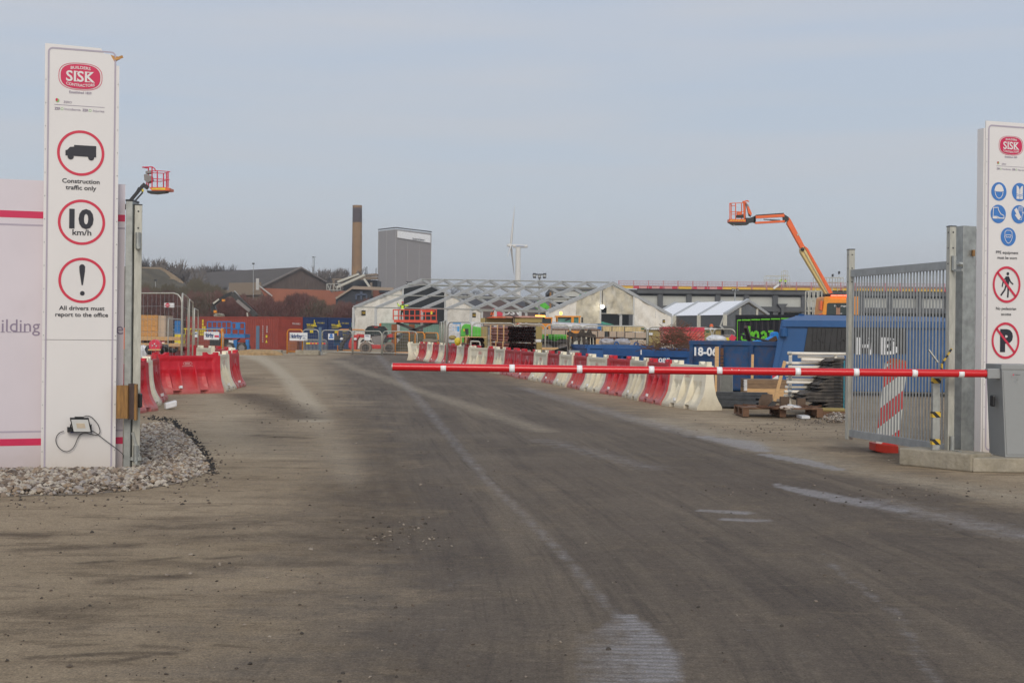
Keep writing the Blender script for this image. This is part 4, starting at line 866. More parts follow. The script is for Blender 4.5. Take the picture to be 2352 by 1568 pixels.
fence((X(386, 50), 50), (X(420, 56), 56), 1.95, 'lower silver fence panel with angled top in front of the pine crates', 'silver fence panels on the left')
m = MB(WPT); m.fbox(3, 545, 737, 686, 800, 35.9, .01); th = m.build('notice_board', None); th.name = 'notice'; tag(th, 'white notice with red round mark hung on the tall left fence', 'notice')
m = MB(SRED); c_ = W(3, 592, 768, 35.88); m.tube(c_, c_ + V((0, .008, 0)), .055, 16); m.build('red_mark', th)
m = MB(WPT); text(m, 'SISK', c_ + V((0, -.003, 0)), (1, 0, 0), (0, 0, 1), .025, .07, .01); m.build('lettering', th)
# fence in front of the containers (kirby area)
zf = lambda k, x, y, d: W(k, x, y, d)
def fz(k, xa_, xb_, ytop, da, db, label, group, mt=None, **kw):
    a = W(k, xa_, ytop, da); b = W(k, xb_, ytop, db); return fence((a.x, a.y), (b.x, b.y), (a.z + b.z) / 2, label, group, mt=mt, **kw)
GF = 'fence panels around the container compound'
fz(4, 520, 735, 1108, 92, 91, 'orange framed fence panel behind the company banner', GF, ORY, rr=.04)
fz(4, 735, 960, 1108, 91, 90.5, 'silver fence panel in front of the navy containers', GF, rr=.035)
fz(4, 1002, 1425, 1118, 93, 92, 'silver fence panel beside the red telehandler forks', GF, rr=.035)
fz(4, 1440, 1835, 1128, 91, 90, 'silver fence panel across the telehandler cab', GF, rr=.035)
fz(4, 1850, 2330, 1132, 90, 89, 'silver fence panel in front of the telehandler rear wheel', GF, rr=.035)
fz(4, 1225, 1610, 1108, 101, 100, 'orange fence panel behind the telehandler', GF, ORY, rr=.04)
fz(5, 285, 480, 968, 92, 91.5, 'orange framed panel with brown netting right of the telehandler', GF, ORY, rr=.045, rad=.1)
fz(5, 560, 690, 972, 91, 90, 'narrow orange fence panel left of the tilted barrier', GF, ORY, rr=.045)
fz(5, 697, 880, 980, 89, 86, 'orange fence panel above the tilted barrier', GF, ORY, rr=.04)
fz(3, 950, 1365, 1105, 76, 74, 'silver fence panel carrying the company sign on the left', GF, rr=.035)
fz(3, 1350, 1372, 1100, 74, 78, 'orange post panel at the end of the left fence', GF, ORY, rr=.05, rad=.05, wires=False)
NET = mat('netting_brown', (.10, .085, .05), .9, var=.4, scale=2)
m = MB(NET); a = W(5, 290, 1235, 92.3)
m.prism([W(5, 290, 1235, 92.4), W(5, 285, 1150, 92.4), W(5, 420, 985, 92.4), W(5, 476, 975, 92.4), W(5, 480, 1240, 92.4)], (0, .4, 0)); solo('netting', m, 'brown netting heap behind the orange framed panel', 'netting')
m = MB(NET); m.prism([W(5, 480, 1235, 95), W(5, 480, 990, 95), W(5, 830, 990, 95), W(5, 870, 1110, 95), W(5, 870, 1235, 95)], (0, .6, 0)); solo('material_heap', m, 'dark heap behind the orange fence panels', 'heap')
m = MB(mat('tarp_grey', (.26, .22, .17), .9)); a = W(5, 655, 1085, 84); m.prism([W(5, 655, 1085, 84), W(5, 690, 1062, 84), W(5, 890, 1078, 84), W(5, 870, 1100, 84), W(5, 700, 1102, 84)], (0, 1.5, 0)); solo('plank_stack', m, 'grey board lying above the far barriers', 'board')
G2 = 'silver fence panels in front of the material stacks'
FE = [((1029, 66), (1083, 64), 'silver panel in front of the white wrapped cube'), ((1084, 64), (1184, 64), 'silver panel in front of the lime green machine'), ((1185, 65), (1252, 65.5), 'silver panel behind the large pipe bundle'), ((1253, 65.5), (1309, 65.5), 'silver panel in front of the orange loader cab'), ((1310, 66), (1340, 66), 'short silver panel left of the dark grab frame'),
      ((1336, 64.5), (1486, 64), 'long silver panel in front of the big tent doorway'), ((1488, 63), (1634, 61.5), 'silver panel in front of the red wrapped stack'), ((1637, 61.5), (1690, 61), 'silver panel left of the black lettered container')]
for (pa, da), (pb, db), lb_ in FE:
    h = 2.05
    fence((X(pa, da), da), (X(pb, db), db), 1.6 + (760 + .0105 * (pa - 1176) - (738 + .025 * (pa - 1029))) / 3200 * da + .0, lb_, G2, rr=.03)
for i, (pa, da) in enumerate(((1010, 83), (1016, 77), (1022, 71))):
    fence((X(pa, da), da), (X(pa + 4, da - 5.5), da - 5.5), 2.1, 'silver fence panel seen edge on, ' + ('farthest', 'middle', 'nearest')[i] + ' of three left of the white cube', G2, rr=.035)

# ================================================================ CONTAINERS
def container(name, label, A, ang, Lg, mt, z0=0, H=2.59, Wd=2.44, doors=False, group='shipping containers', cat='container', doorm=None):
    th = thing(name, label, cat, (A[0], A[1], z0), group, ang)
    def corr(x0, x1, y, out, z_0, z_1, along='x', pitch=.28, dep=.036):
        n = max(2, int((x1 - x0) / pitch)); pts = []
        for i in range(n):
            a = x0 + (x1 - x0) * i / n; w_ = (x1 - x0) / n; pts += [(a, 0), (a + w_ * .27, 0), (a + w_ * .42, dep), (a + w_ * .84, dep)]
        pts.append((x1, 0)); vs = []
        for z in (z_0, z_1):
            for a, o in pts: vs.append((a, y + out * o, z) if along == 'x' else (y + out * o, a, z))
        k = len(pts); return vs, [(i, i + 1, i + 1 + k, i + k) for i in range(k - 1)]
    m = MB(mt); m.add(*corr(.08, Lg - .08, .01, 1, .16, H - .12)); m.add(*corr(.08, Lg - .08, Wd - .01, -1, .16, H - .12)); m.add(*corr(.08, Wd - .08, .01, 1, .16, H - .12, 'y'))
    if not doors: m.add(*corr(.08, Wd - .08, Lg - .01, -1, .16, H - .12, 'y'))
    m.box(.05, Lg - .05, .05, Wd - .05, H - .06, H - .02); m.box(.05, Lg - .05, .05, Wd - .05, .1, .15); m.build('walls', th, off=V((0, 0, 0)))
    m = MB(mt)
    for x in (0, Lg - .14):
        for y in (0, Wd - .14): m.box(x, x + .14, y, y + .14, 0, H)
    for y in (0, Wd - .07): m.box(.14, Lg - .14, y, y + .07, H - .12, H - .003); m.box(.14, Lg - .14, y, y + .07, .003, .16)
    for x in (0, Lg - .1): m.box(x, x + .1, .14, Wd - .14, H - .12, H - .003); m.box(x, x + .1, .14, Wd - .14, .003, .16)
    m.build('frame', th, off=V((0, 0, 0)))
    if doors:
        for i in (0, 1):
            y0 = .14 + i * (Wd - .28) / 2 + .005; y1 = y0 + (Wd - .28) / 2 - .01; m = MB(doorm or mt); m.box(Lg - .09, Lg - .03, y0, y1, .17, H - .13)
            for zz in (.45, 1.0, 1.55, 2.1): m.box(Lg - .03, Lg - .012, y0 + .06, y1 - .06, zz - .15, zz + .15)
            d = m.build('door', th, off=V((0, 0, 0))); d.parent = th; m = MB(GALL)
            for yy in (y0 + .28, y1 - .28): m.tube((Lg + .02, yy, .12), (Lg + .02, yy, H - .08), .022, 6); m.box(Lg + .0, Lg + .05, yy - .05, yy + .05, H - .2, H - .1); m.box(Lg, Lg + .04, yy, yy + .28, 1.1, 1.15)
            m.build('locking_rods', d, off=V((0, 0, 0)))
    return th
def ctext(th, m, s, x, z, h, w=None, bold=.02, end=None, L=0, y=None):   # on the long near side, or on the door end
    if end: text(m, s, (L + .045, x, z), (0, 1, 0), (0, 0, 1), h, w, bold)
    else: text(m, s, (x, -.012, z), (1, 0, 0), (0, 0, 1), h, w, bold)
def blocks(m, x, z, s, end=None, L=0):
    for i, n in enumerate((1, 2, 4, 3)):
        pass
    H_ = [1, 2, 5, 3, 2, 1] if False else [2, 5, 3, 1]
    for i, n in enumerate(H_):
        for j in range(n):
            c = (L + .046, x + i * s, z + j * s) if end else (x + i * s, -.013, z + j * s); k = s * .42
            if end: m.obox(c, (0, k, 0), (.002, 0, 0), (0, 0, k))
            else: m.obox(c, (k, 0, 0), (0, .002, 0), (0, 0, k))
pb = P(638, 802, 108); pb.z = 0; LR = 12.2; nx_ = V((.74, -.67, 0)).normalized(); ang = math.atan2(nx_.y, nx_.x); vy_ = V((-nx_.y, nx_.x, 0))
o_red = pb - nx_ * LR
cr_ = container('shipping_container', 'long rust red shipping container with yellow lettering on its side', o_red, ang, LR, CRED, doors=True, Wd=2.44)
m = MB(YEL); ctext(cr_, m, 'TITAN', .78, 1.35, .5, 2.2, .03); blocks(m, 2.1, 1.15, .27); m.build('lettering', cr_, off=V((0, 0, 0)))
m = MB(WPT)
for i in range(8): m.box(LR - 1.9, LR - 1.82, -.016, -.012, .6 + i * .17, .68 + i * .17)
for i in range(4): m.box(LR - 1.4, LR - 1.3, -.016, -.012, 1.35 + i * .14, 1.44 + i * .14)
text(m, 'TITU 5190 2', (LR + .05, 1.75, 2.05), (0, 1, 0), (0, 0, 1), .13, .8, .01); m.build('code_marks', cr_, off=V((0, 0, 0)))
m = MB(YEL); m.box(LR - 1.5, LR - 1.28, -.016, -.012, .95, 1.15); m.prism([(LR - 1.55, -.014, .55), (LR - 1.25, -.014, .55), (LR - 1.4, -.014, .8)], (0, -.004, 0)); m.build('warning_labels', cr_, off=V((0, 0, 0)))
for i, (lb_, mt) in enumerate((('navy blue container with yellow lettering on its doors, left of the pair', CBLU), ('navy blue container with yellow lettering on its doors, right of the pair', CBLU))):
    lx_ = 6.06; o_ = pb + vy_ * (2.52 + 2.56 * i) - nx_ * lx_
    c = container('shipping_container', lb_, o_, ang, lx_, mt, doors=True)
    m = MB(YEL); text(m, 'TITAN', (lx_ + .05, .66, 1.95), (0, 1, 0), (0, 0, 1), .2, .8, .03); blocks(m, .95, 1.9, .11, True, lx_); m.box(lx_ + .045, lx_ + .05, .3, 1.05, 1.74, 1.77)
    text(m, 'TITU 15085 8', (lx_ + .05, 1.72, 2.15), (0, 1, 0), (0, 0, 1), .1, .75, .01)
    for k_ in range(3): text(m, '3041', (lx_ + .05, 1.7, 1.5 - k_ * .28), (0, 1, 0), (0, 0, 1), .12, .5, .01)
    m.box(lx_ + .045, lx_ + .05, .62, .95, 1.35, 1.6); m.build('lettering', c, off=V((0, 0, 0)))
a = W(4, 530, 1270, 100); m = MB(CBRN); m.fbox(4, 528, 1268, 655, 1420, 98, 1.6); o = solo('rust_cabinet', m, 'orange brown steel box in front of the red container doors', 'steel box')
m = MB(mat('maroon_box', (.12, .05, .06), .6)); m.fbox(4, 655, 1268, 732, 1392, 99, 1.5); solo('steel_box', m, 'dark maroon steel box beside the galvanised crowd barrier', 'steel box')
for i, (x0, x1, d) in enumerate(((773.5, 905, 128), (947, 1006.5, 122))):
    a, b = P(x0, 760, d), P(x1, 760, d - (2 if i else 3)); dv = V((b.x - a.x, b.y - a.y, 0)); zt_ = P(x0, 740.6 + (x0 - 773) * .022, d).z
    c = container('shipping_container', ('mint green container behind the red telehandler', 'mint green container with white emblem left of the silver fence')[i], (a.x, a.y, 0), math.atan2(dv.y, dv.x), dv.length, CGRN, H=zt_)
    m = MB(WPT)
    if i: text(m, 'ф', (dv.length * .45, -.015, zt_ * .55), (1, 0, 0), (0, 0, 1), .3, None, .04)
    else: text(m, 'HOYER 2', (dv.length * .87, -.015, zt_ * .62), (1, 0, 0), (0, 0, 1), .16, .9, .01)
    m.build('lettering', c, off=V((0, 0, 0)))
a, b = P(907, 760, 125), P(945, 760, 124); c = container('shipping_container', 'short mint green container with rusty corner posts between two others', (a.x, a.y, 0), 0, b.x - a.x, CGRN, H=P(920, 744, 125).z)
m = MB(CBRN); zt_ = P(920, 744, 124.8).z
for x in (905.5, 945.5, 966): q = P(x, 760, 121.8); m.box(q.x - .25, q.x + .25, q.y, q.y + .3, 0, zt_ - .03)
solo('rusty_steel_posts', m, 'rust brown upright steel members between the mint containers', 'steel posts')

# ================================================================ LEFT YARD
def deck_box(m, k, x0, y0, x1, y1, d, dep): return m.fbox(k, x0, y0, x1, y1, d, dep)
th = thing('pine_crate', 'large orange pine board crate behind the tall left fence', 'crate', W(3, 320, 1210, 54)); 
zt_, zb2 = W(3, 330, 905, 54).z, W(3, 330, 1205, 54).z; x0, x1 = W(3, 60, 1000, 54).x, W(3, 455, 1000, 54).x
for i in range(4):
    m = MB(WOOD); za = zb2 + (zt_ - zb2) * i / 4; m.box(x0, x1, 54, 54.05, za + .004, zb2 + (zt_ - zb2) * (i + 1) / 4 - .004); m.build('board', th)
m = MB(BEI); m.box(x0, x1, 54.06, 55.3, zb2, zt_ - .01); m.box(x1, x1 + .28, 54.1, 55.3, zb2, zt_ - .02); m.build('crate_core', th)
for nm, lab, ys, d in (('plank_stack', 'long pale planks lying under the pine crate', (1208, 1258), 53), ('plank_stack', 'lower layer of pale planks behind the left barriers', (1300, 1345), 50)):
    th = thing(nm, lab, 'planks', W(3, 400, ys[1], d), 'pale planks under the pine crate')
    for i in range(3):
        m = MB(PINE); z0_, z1_ = W(3, 400, ys[1], d).z, W(3, 400, ys[0], d).z; x0, x1 = W(3, 60, 1200, d).x, W(3, 772 - i * 3, 1200, d).x
        m.box(x0, x1, d + i * .005, d + .9, z0_ + (z1_ - z0_) * i / 3 + .003, z0_ + (z1_ - z0_) * (i + 1) / 3); m.build('plank', th)
def pallet(label, k, x0, y0, x1, y1, d, dep=1.0, mt=PLY, grp='pallets'):
    a, b = W(k, x0, y1, d), W(k, x1, y0, d); z0_, z1_ = max(a.z, 0), b.z; th = thing('pallet', label, 'pallet', (a.x, d, z0_), grp); h = z1_ - z0_
    for i in range(5):
        m = MB(mt); m.box(a.x, b.x, d + dep * i / 5 + .01, d + dep * (i + 1) / 5 - .02, z0_ + h * .84, z1_); m.build('deck_board', th)
    for i in range(3):
        xx = a.x + (b.x - a.x - .12) * i / 2; m = MB(mt)
        for j in range(3): m.box(xx, xx + .12, d + (dep - .12) * j / 2, d + (dep - .12) * j / 2 + .1, z0_ + h * .16, z0_ + h * .84)
        m.box(xx, xx + .12, d, d + dep, z0_, z0_ + h * .155); m.build('bearer', th)
    return th
pallet('wooden pallet between the two layers of pale planks', 3, 195, 1260, 600, 1300, 52.5); pallet('wooden pallet under the lower pale planks', 3, 560, 1345, 790, 1400, 49.5)
th = thing('hose_reel', 'round red hose reel standing among black bags at left', 'hose reel', W(3, 415, 1440, 41)); c_ = W(3, 412, 1330, 41)
m = MB(SRED); m.tube(c_, c_ + V((0, .22, 0)), .18, 24); m.build('drum', th, bev=.02); m = MB(WPT)
for a, b in ((-.06, .0), (.05, -.01), (.0, .05)): m.ell(c_ + V((a, -.01, b)), .02, .01, .02, 8, 5)
m.build('holes', th); m = MB(PINE); m.bar(W(3, 325, 1390, 41), W(3, 500, 1388, 41), .05, .04); m.build('stand', th)
def rock(name, k, x0, y0, x1, y1, d, mt, label, cat, jit=.18, dep=None, group=None):
    c = W(k, (x0 + x1) / 2, (y0 + y1) / 2, d); rx = (W(k, x1, y0, d).x - W(k, x0, y0, d).x) / 2; rz = (W(k, x0, y0, d).z - W(k, x0, y1, d).z) / 2
    m = MB(mt); m.ell(c, rx * 1.08, dep or rx * .8, rz * 1.08, 14, 9, jit); return solo(name, m, label, cat, group)
rock('black_bag', 3, 480, 1320, 620, 1450, 41.5, BLK, 'black bag beside the red hose reel', 'bag'); rock('black_bag', 3, 600, 1368, 720, 1430, 42.5, BLK, 'small flat black bag right of the hose reel', 'bag'); rock('black_bag', 3, 285, 1330, 420, 1450, 42.3, BLK, 'black bag in front of the white sacks', 'bag')
rock('white_sack', 3, 195, 1330, 310, 1520, 43, WRAP, 'crumpled white sacks behind the left gate', 'sacks')
th = thing('parked_van', 'dark green van with pale windscreen behind the pine crate', 'van', W(3, 560, 1215, 74))
x0, x1 = W(3, 440, 1000, 74).x, W(3, 650, 1000, 74).x; m = MB(mat('van_green', (.015, .05, .05), .4)); z_ = lambda y: W(3, 550, y, 74).z
m.prism([(x0, 74, z_(1210)), (x1, 74, z_(1210)), (x1, 74, z_(1110)), (x1 - .45, 74, z_(1095)), (x1 - .9, 74, z_(965)), (x0, 74, z_(955))], (0, 1.8, 0)); m.build('body', th, bev=.05)
m = MB(mat('pale_glass', (.30, .40, .40), .15, var=.3)); m.prism([(x0 + .2, 73.98, z_(1105)), (x1 - .5, 73.98, z_(1105)), (x1 - .92, 73.98, z_(1015)), (x0 + .2, 73.98, z_(1015))], (0, .03, 0)); m.build('windscreen', th)
m = MB(BLUP); m.fbox(3, 690, 985, 765, 1165, 66, .5); solo('portable_toilet', m, 'blue plastic cabinet glimpsed through the left fence', 'cabinet')
m = MB(YEL); m.fbox(3, 692, 1175, 778, 1300, 60, .8); m.use(GALF); m.fbox(3, 690, 1165, 780, 1176, 60, .82); solo('yellow_bundle', m, 'yellow strapped bundle glimpsed through the left fence', 'bundle')

# company banners
def board(k, x0, y0, x1, y1, d, label, cat='sign', name='banner', tilt=0):
    a, b = W(k, x0, (y0 + y1) / 2, d), W(k, x1, (y0 + y1) / 2, d); th = thing(name, label, cat, V((a.x, d, W(k, x0, y1, d).z))); m = MB(WPT); m.fbox(k, x0, y0, x1, y1, d, .02); m.build('board', th); return th
KB = mat('kirby_blue', (.02, .06, .19), .5)
b_ = board(4, 552, 1150, 800, 1262, 90.3, 'white banner with blue kirby lettering on the orange framed fence'); m = MB(KB); text(m, 'kirby', W(4, 655, 1198, 90.28), (1, 0, 0), (0, 0, 1), .42 * .55, 1.28 * .45 * 1.2, .04)
c_ = W(4, 582, 1197, 90.28)
for q in ((-.12, .1, .05, .1), (-.12, -.1, .05, -.1)): pass
m.bar(c_ + V((-.12, 0, .1)), c_ + V((-.02, 0, 0)), .012, .045, up=(0, 1, 0)); m.bar(c_ + V((-.02, 0, 0)), c_ + V((.08, 0, -.12)), .012, .045, up=(0, 1, 0)); m.bar(c_ + V((-.02, 0, .0)), c_ + V((.06, 0, .12)), .012, .045, up=(0, 1, 0)); m.bar(c_ + V((-.13, 0, .0)), c_ + V((-.08, 0, -.12)), .012, .04, up=(0, 1, 0))
text(m, 'Mechanical & Electrical', W(4, 620, 1218, 90.28), (1, 0, 0), (0, 0, 1), .05, .65, 0); text(m, 'Safety First', W(4, 758, 1195, 90.28), (1, 0, 0), (0, 0, 1), .07, .28, 0); text(m, 'SISK', W(4, 755, 1228, 90.28), (1, 0, 0), (0, 0, 1), .07, .18, .02); m.build('lettering', b_)
b_ = board(3, 1100, 1138, 1313, 1248, 73.5, 'white banner with blue kirby lettering and red mark on the left fence'); m = MB(KB); text(m, 'kirby', W(3, 1182, 1183, 73.48), (1, 0, 0), (0, 0, 1), .2, .4, .04)
c_ = W(3, 1128, 1180, 73.48); m.bar(c_ + V((-.06, 0, .07)), c_ + V((-.01, 0, 0)), .01, .03, up=(0, 1, 0)); m.bar(c_ + V((-.01, 0, 0)), c_ + V((.05, 0, -.09)), .01, .03, up=(0, 1, 0)); m.bar(c_ + V((-.01, 0, .0)), c_ + V((.05, 0, .08)), .01, .03, up=(0, 1, 0)); m.build('lettering', b_)
m = MB(CRIM); m.fbox(3, 1248, 1188, 1308, 1214, 73.48, .01); m.build('red_mark', b_)
b_ = board(4, 1088, 1165, 1172, 1248, 90.2, 'square white safety notice with blue figure in front of the navy container'); m = MB(SBLU); c_ = W(4, 1132, 1186, 90.17); m.tube(c_, c_ + V((0, .02, 0)), .10, 12); m.fbox(4, 1100, 1208, 1162, 1228, 90.17, .01); m.build('symbol', b_)
b_ = board(4, 1594, 1178, 1678, 1256, 88.5, 'white notice hanging on the fence in front of the telehandler cab'); m = MB(KB); text(m, 'kirby', W(4, 1635, 1195, 88.47), (1, 0, 0), (0, 0, 1), .08, .22, .02); m.build('lettering', b_)
b_ = board(3, 960, 1140, 1015, 1215, 73.4, 'small white notice at the end of the silver fence run'); m = MB(KB); m.fbox(3, 968, 1155, 1000, 1170, 73.37, .01); m.build('symbol', b_)
# crowd barrier with tape
th = thing('crowd_barrier', 'galvanised crowd barrier with red and yellow striped board', 'crowd barrier', W(4, 905, 1395, 89)); d = 89
x0, x1 = W(4, 748, 1300, d).x, W(4, 1073, 1300, d).x; zb_2, zt_ = .12, W(4, 905, 1248, d).z
m = MB(GALL); m.path([(x0, d, zb_2), (x0, d, zt_ - .1), (x0 + .1, d, zt_), (x1 - .1, d, zt_), (x1, d, zt_ - .1), (x1, d, zb_2)], .022, 6, closed=True)
for i in range(1, 17): xx = x0 + (x1 - x0) * i / 17; m.tube((xx, d, zb_2), (xx, d, zt_), .012, 5)
m.build('frame', th); m = MB(GALL)
for xx in (x0 + .3, x1 - .25): m.bar((xx, d - .3, .02), (xx + .1, d + .3, .02), .04); m.bar((xx + .05, d, .02), (xx + .05, d, .13), .04)
m.build('feet', th); m = MB(YEL); m.box(x0 + .16, x1 - .16, d - .04, d - .02, W(4, 905, 1312, d).z, W(4, 905, 1288, d).z); tp_ = m.build('striped_board', th); m = MB(SRED)
for i in range(5): xx = x0 + .42 + i * (x1 - x0 - .4) / 5.2; m.box(xx, xx + .14, d - .046, d - .041, W(4, 905, 1311, d).z, W(4, 905, 1289, d).z)
m.build('red_stripes', tp_)
for i, (k, xa_, xb_, ya, lab) in enumerate(((4, 85, 130, 1055, 'blue steel post standing in the left concrete block'), (4, 957, 995, 1075, 'blue steel post beside the crowd barrier'))):
    d = 88.5; th = thing('steel_post', lab, 'post', W(k, (xa_ + xb_) / 2, 1390, d), 'blue steel posts'); m = MB(mat('post_blue', (.08, .14, .22), .5)); a, b = W(k, xa_, ya, d), W(k, xb_, ya, d); m.box(a.x, b.x, d, d + .15, .2, a.z); m.build('shaft', th); m = MB(GALF); m.box(a.x - .03, b.x + .08, d - .02, d + .17, .0, .2); m.build('base_plate', th)
for xa_, xb_, lab in ((0, 430, 'low concrete block under the left blue post'), (632, 958, 'low concrete block below the crowd barrier')):
    m = MB(CONC); d = 87.5; a, b = W(4, xa_, 1400, d), W(4, xb_, 1400, d); m.box(a.x, b.x, d, d + .8, 0, W(4, 500, 1392, d).z); solo('concrete_block', m, lab, 'concrete block', 'low concrete blocks at the compound', bev=.03)
m = MB(mat('sand', (.36, .24, .12), .95, var=.3)); c_ = W(3, 1840, 1430, 86); m.ell((c_.x, 86.5, 0), 1.6, .8, .35, 18, 8, .12); solo('sand_heap', m, 'small sandy heap in front of the red container', 'sand heap')
# ================================================================ MACHINES (left and centre)
def tyre(m, c, r, w, mt=MUDR, hub=None, ax=(0, 1, 0)):
    m.use(mt); a = V(ax).normalized(); c = V(c)
    m.path([c - a * w / 2, c - a * w * .42, c + a * w * .42, c + a * w / 2], r, 22)
def wheel(th, c, r, w, mt=MUDR, hubm=None, ax=(0, 1, 0), name='wheel'):
    a = V(ax).normalized(); c = V(c); m = MB(mt); n = 24
    rings = [(-.5, .62), (-.5, .88), (-.4, 1), (.4, 1), (.5, .88), (.5, .62)]; vs = []; b = a.cross(V((0, 0, 1))).normalized()
    for t_, q in rings:
        for k in range(n): an = 2 * math.pi * k / n; vs.append(c + a * t_ * w + (b * math.cos(an) + V((0, 0, 1)) * math.sin(an)) * r * q)
    m.add(vs, [(i * n + k, i * n + (k + 1) % n, (i + 1) * n + (k + 1) % n, (i + 1) * n + k) for i in range(5) for k in range(n)])
    for k in range(n):
        an = 2 * math.pi * k / n; p = c + (b * math.cos(an) + V((0, 0, 1)) * math.sin(an)) * r; m.bar(p - a * w * .4, p + a * w * .4, r * .05, r * .12)
    tt_ = m.build(name, th); m = MB(hubm or GALL); m.tube(c - a * w * .42, c + a * w * .42, r * .62, 18); m.tube(c - a * w * .5, c + a * w * .5, r * .22, 12); m.build('rim', tt_); return tt_
D = 95
q4 = lambda x, y, d=D: W(4, x, y, d)
th = thing('telehandler', 'red and grey telehandler with muddy wheels behind the fence', 'telehandler', (q4(1700, 1400).x, D, 0))
r_ = (q4(1620, 1270).z - q4(1620, 1436).z) / 2
for x, y0 in ((1618, 0), (1945, 0)):
    for dd_ in (0, 1.9): wheel(th, (q4(x, 1350).x - dd_ * .12, D - .22 + dd_ * 1.1, r_), r_, .42, hubm=RUB)
m = MB(REDP); m.prism([q4(1560, 1375), q4(1870, 1375), q4(1870, 1320), q4(1700, 1320), q4(1560, 1290)], (0, 1.9, 0)); m.prism([q4(1375, 1380, D + .5), q4(1480, 1385, D + .5), q4(1490, 1260, D + .5), q4(1530, 1190, D + .5), q4(1450, 1180, D + .5), q4(1400, 1230, D + .5), q4(1370, 1310, D + .5)], (0, .9, 0)); m.build('chassis', th, bev=.03)
m = MB(REDP); m.prism([q4(1440, 1210, D + .7), q4(1600, 1225, D + .7), q4(1990, 1230, D + .7), q4(1990, 1180, D + .7), q4(1600, 1175, D + .7), q4(1500, 1165, D + .7)], (0, .5, 0)); m.build('boom', th, bev=.03)
m = MB(GRYM); m.prism([q4(1690, 1200), q4(1730, 1180), q4(1880, 1168), q4(1905, 1190), q4(1870, 1250), q4(1850, 1310), q4(1730, 1312), q4(1700, 1280)], (0, .6, 0)); m.build('engine_cover', th, bev=.04)
m = MB(BLK); m.prism([q4(1860, 1290), q4(1880, 1240), q4(1930, 1215), q4(2005, 1218), q4(2000, 1245), q4(1930, 1250), q4(1890, 1290)], (0, .5, 0)); m.prism([q4(1535, 1290), q4(1560, 1245), q4(1620, 1235), q4(1680, 1250), q4(1690, 1290), q4(1660, 1268), q4(1580, 1268)], (0, .5, 0)); m.build('mudguard', th)
m = MB(BLK); fr = [(1605, 1180), (1612, 1110), (1640, 1075), (1700, 1058), (1870, 1068), (1905, 1110), (1905, 1170), (1700, 1195)]
for a, b in zip(fr, fr[1:] + fr[:1]): m.bar(q4(*a), q4(*b), .06); m.bar(q4(*a, D + .95), q4(*b, D + .95), .06); m.bar(q4(*a), q4(*a, D + .95), .05)
for x in (1722, 1810): m.bar(q4(x, 1065), q4(x - 5, 1190), .06)
cabf = m.build('cab_frame', th); m = MB(GLS); m.prism([q4(*p, D + .05) for p in fr], (0, .85, 0)); m.build('cab_glass', th)
m = MB(REDP); m.prism([q4(1690, 1062), q4(1700, 1050), q4(1780, 1058), q4(1785, 1080), q4(1740, 1082)], (0, .95, 0)); m.build('roof_panel', th); m = MB(ORG); c_ = q4(1816, 1045, D + .4); m.tube(c_ - V((0, 0, .12)), c_ + V((0, 0, .12)), .07, 10); m.build('beacon', th)
m = MB(REDP); m.fbox(4, 1935, 1168, 1985, 1215, D + .1, .8); m.build('tail_box', th)
m = MB(DRK)
for xx, dd_ in ((1250, .5), (1270, 1.2)): m.prism([q4(1240, 1385, D + dd_), q4(1390, 1375, D + dd_), q4(1390, 1360, D + dd_), q4(1240, 1376, D + dd_)], (0, .15, 0))
m.prism([q4(1240, 1400, D + .6), q4(1275, 1400, D + .6), q4(1300, 1300, D + .6), q4(1400, 1180, D + .6), q4(1380, 1170, D + .6), q4(1250, 1300, D + .6)], (0, .8, 0)); m.build('fork_carriage', th)
m = MB(LAMPW if False else WPT)
for x, y in ((1275, 1238), (1468, 1240)): c_ = q4(x, y, D + .3); m.ell(c_, .12, .06, .09, 10, 6)
m.build('headlight', th); m = MB(BLUP); m.fbox(4, 1170, 1250, 1250, 1325, D + 3, 1); solo('blue_tank', m, 'small blue tank left of the telehandler forks', 'tank')
m = MB(DRK); m.fbox(4, 1130, 1190, 1240, 1250, D + 2, 1); m.fbox(4, 1300, 1180, 1370, 1240, D + 2, 1); m.tube(q4(1400, 1075, D + 2), q4(1400, 1180, D + 2), .12, 8); solo('dumper_parts', m, 'dark machine parts standing left of the telehandler', 'machine part')

# scissor lift, blue
D = 94; q3 = lambda x, y, d=94: W(3, x, y, d)
th = thing('scissor_lift', 'blue scissor lift with railed platform in front of the red container', 'scissor lift', (q3(1500, 1400).x, D, 0))
def rails(th, k, x0, x1, yt, ym, yb, d, dep, mt, n, nm='guard_rail', rr=.03):
    for dd_ in (0, dep):
        m = MB(mt)
        for y in (yt, ym): m.tube(W(k, x0, y, d + dd_), W(k, x1, y, d + dd_), rr, 6)
        for i in range(n + 1): xx = x0 + (x1 - x0) * i / n; m.tube(W(k, xx, yt, d + dd_), W(k, xx, yb, d + dd_), rr, 6)
        m.build(nm, th)
    m = MB(mt)
    for xx in (x0, x1):
        for y in (yt, ym): m.tube(W(k, xx, y, d), W(k, xx, y, d + dep), rr, 6)
    m.build(nm, th)
rails(th, 3, 1150, 1480, 1000, 1085, 1170, D, 1.7, BLUP, 5, rr=.04); rails(th, 3, 1490, 1668, 1015, 1100, 1170, D - .1, 1.7, BLUP, 2, rr=.045)
m = MB(BLUP); m.fbox(3, 1160, 1168, 1670, 1222, D - .05, 1.85); m.build('platform', th); m = MB(BLUP); m.fbox(3, 1540, 1010, 1605, 1095, D - .15, .1); m.build('control_panel', th)
m = MB(BLUP)
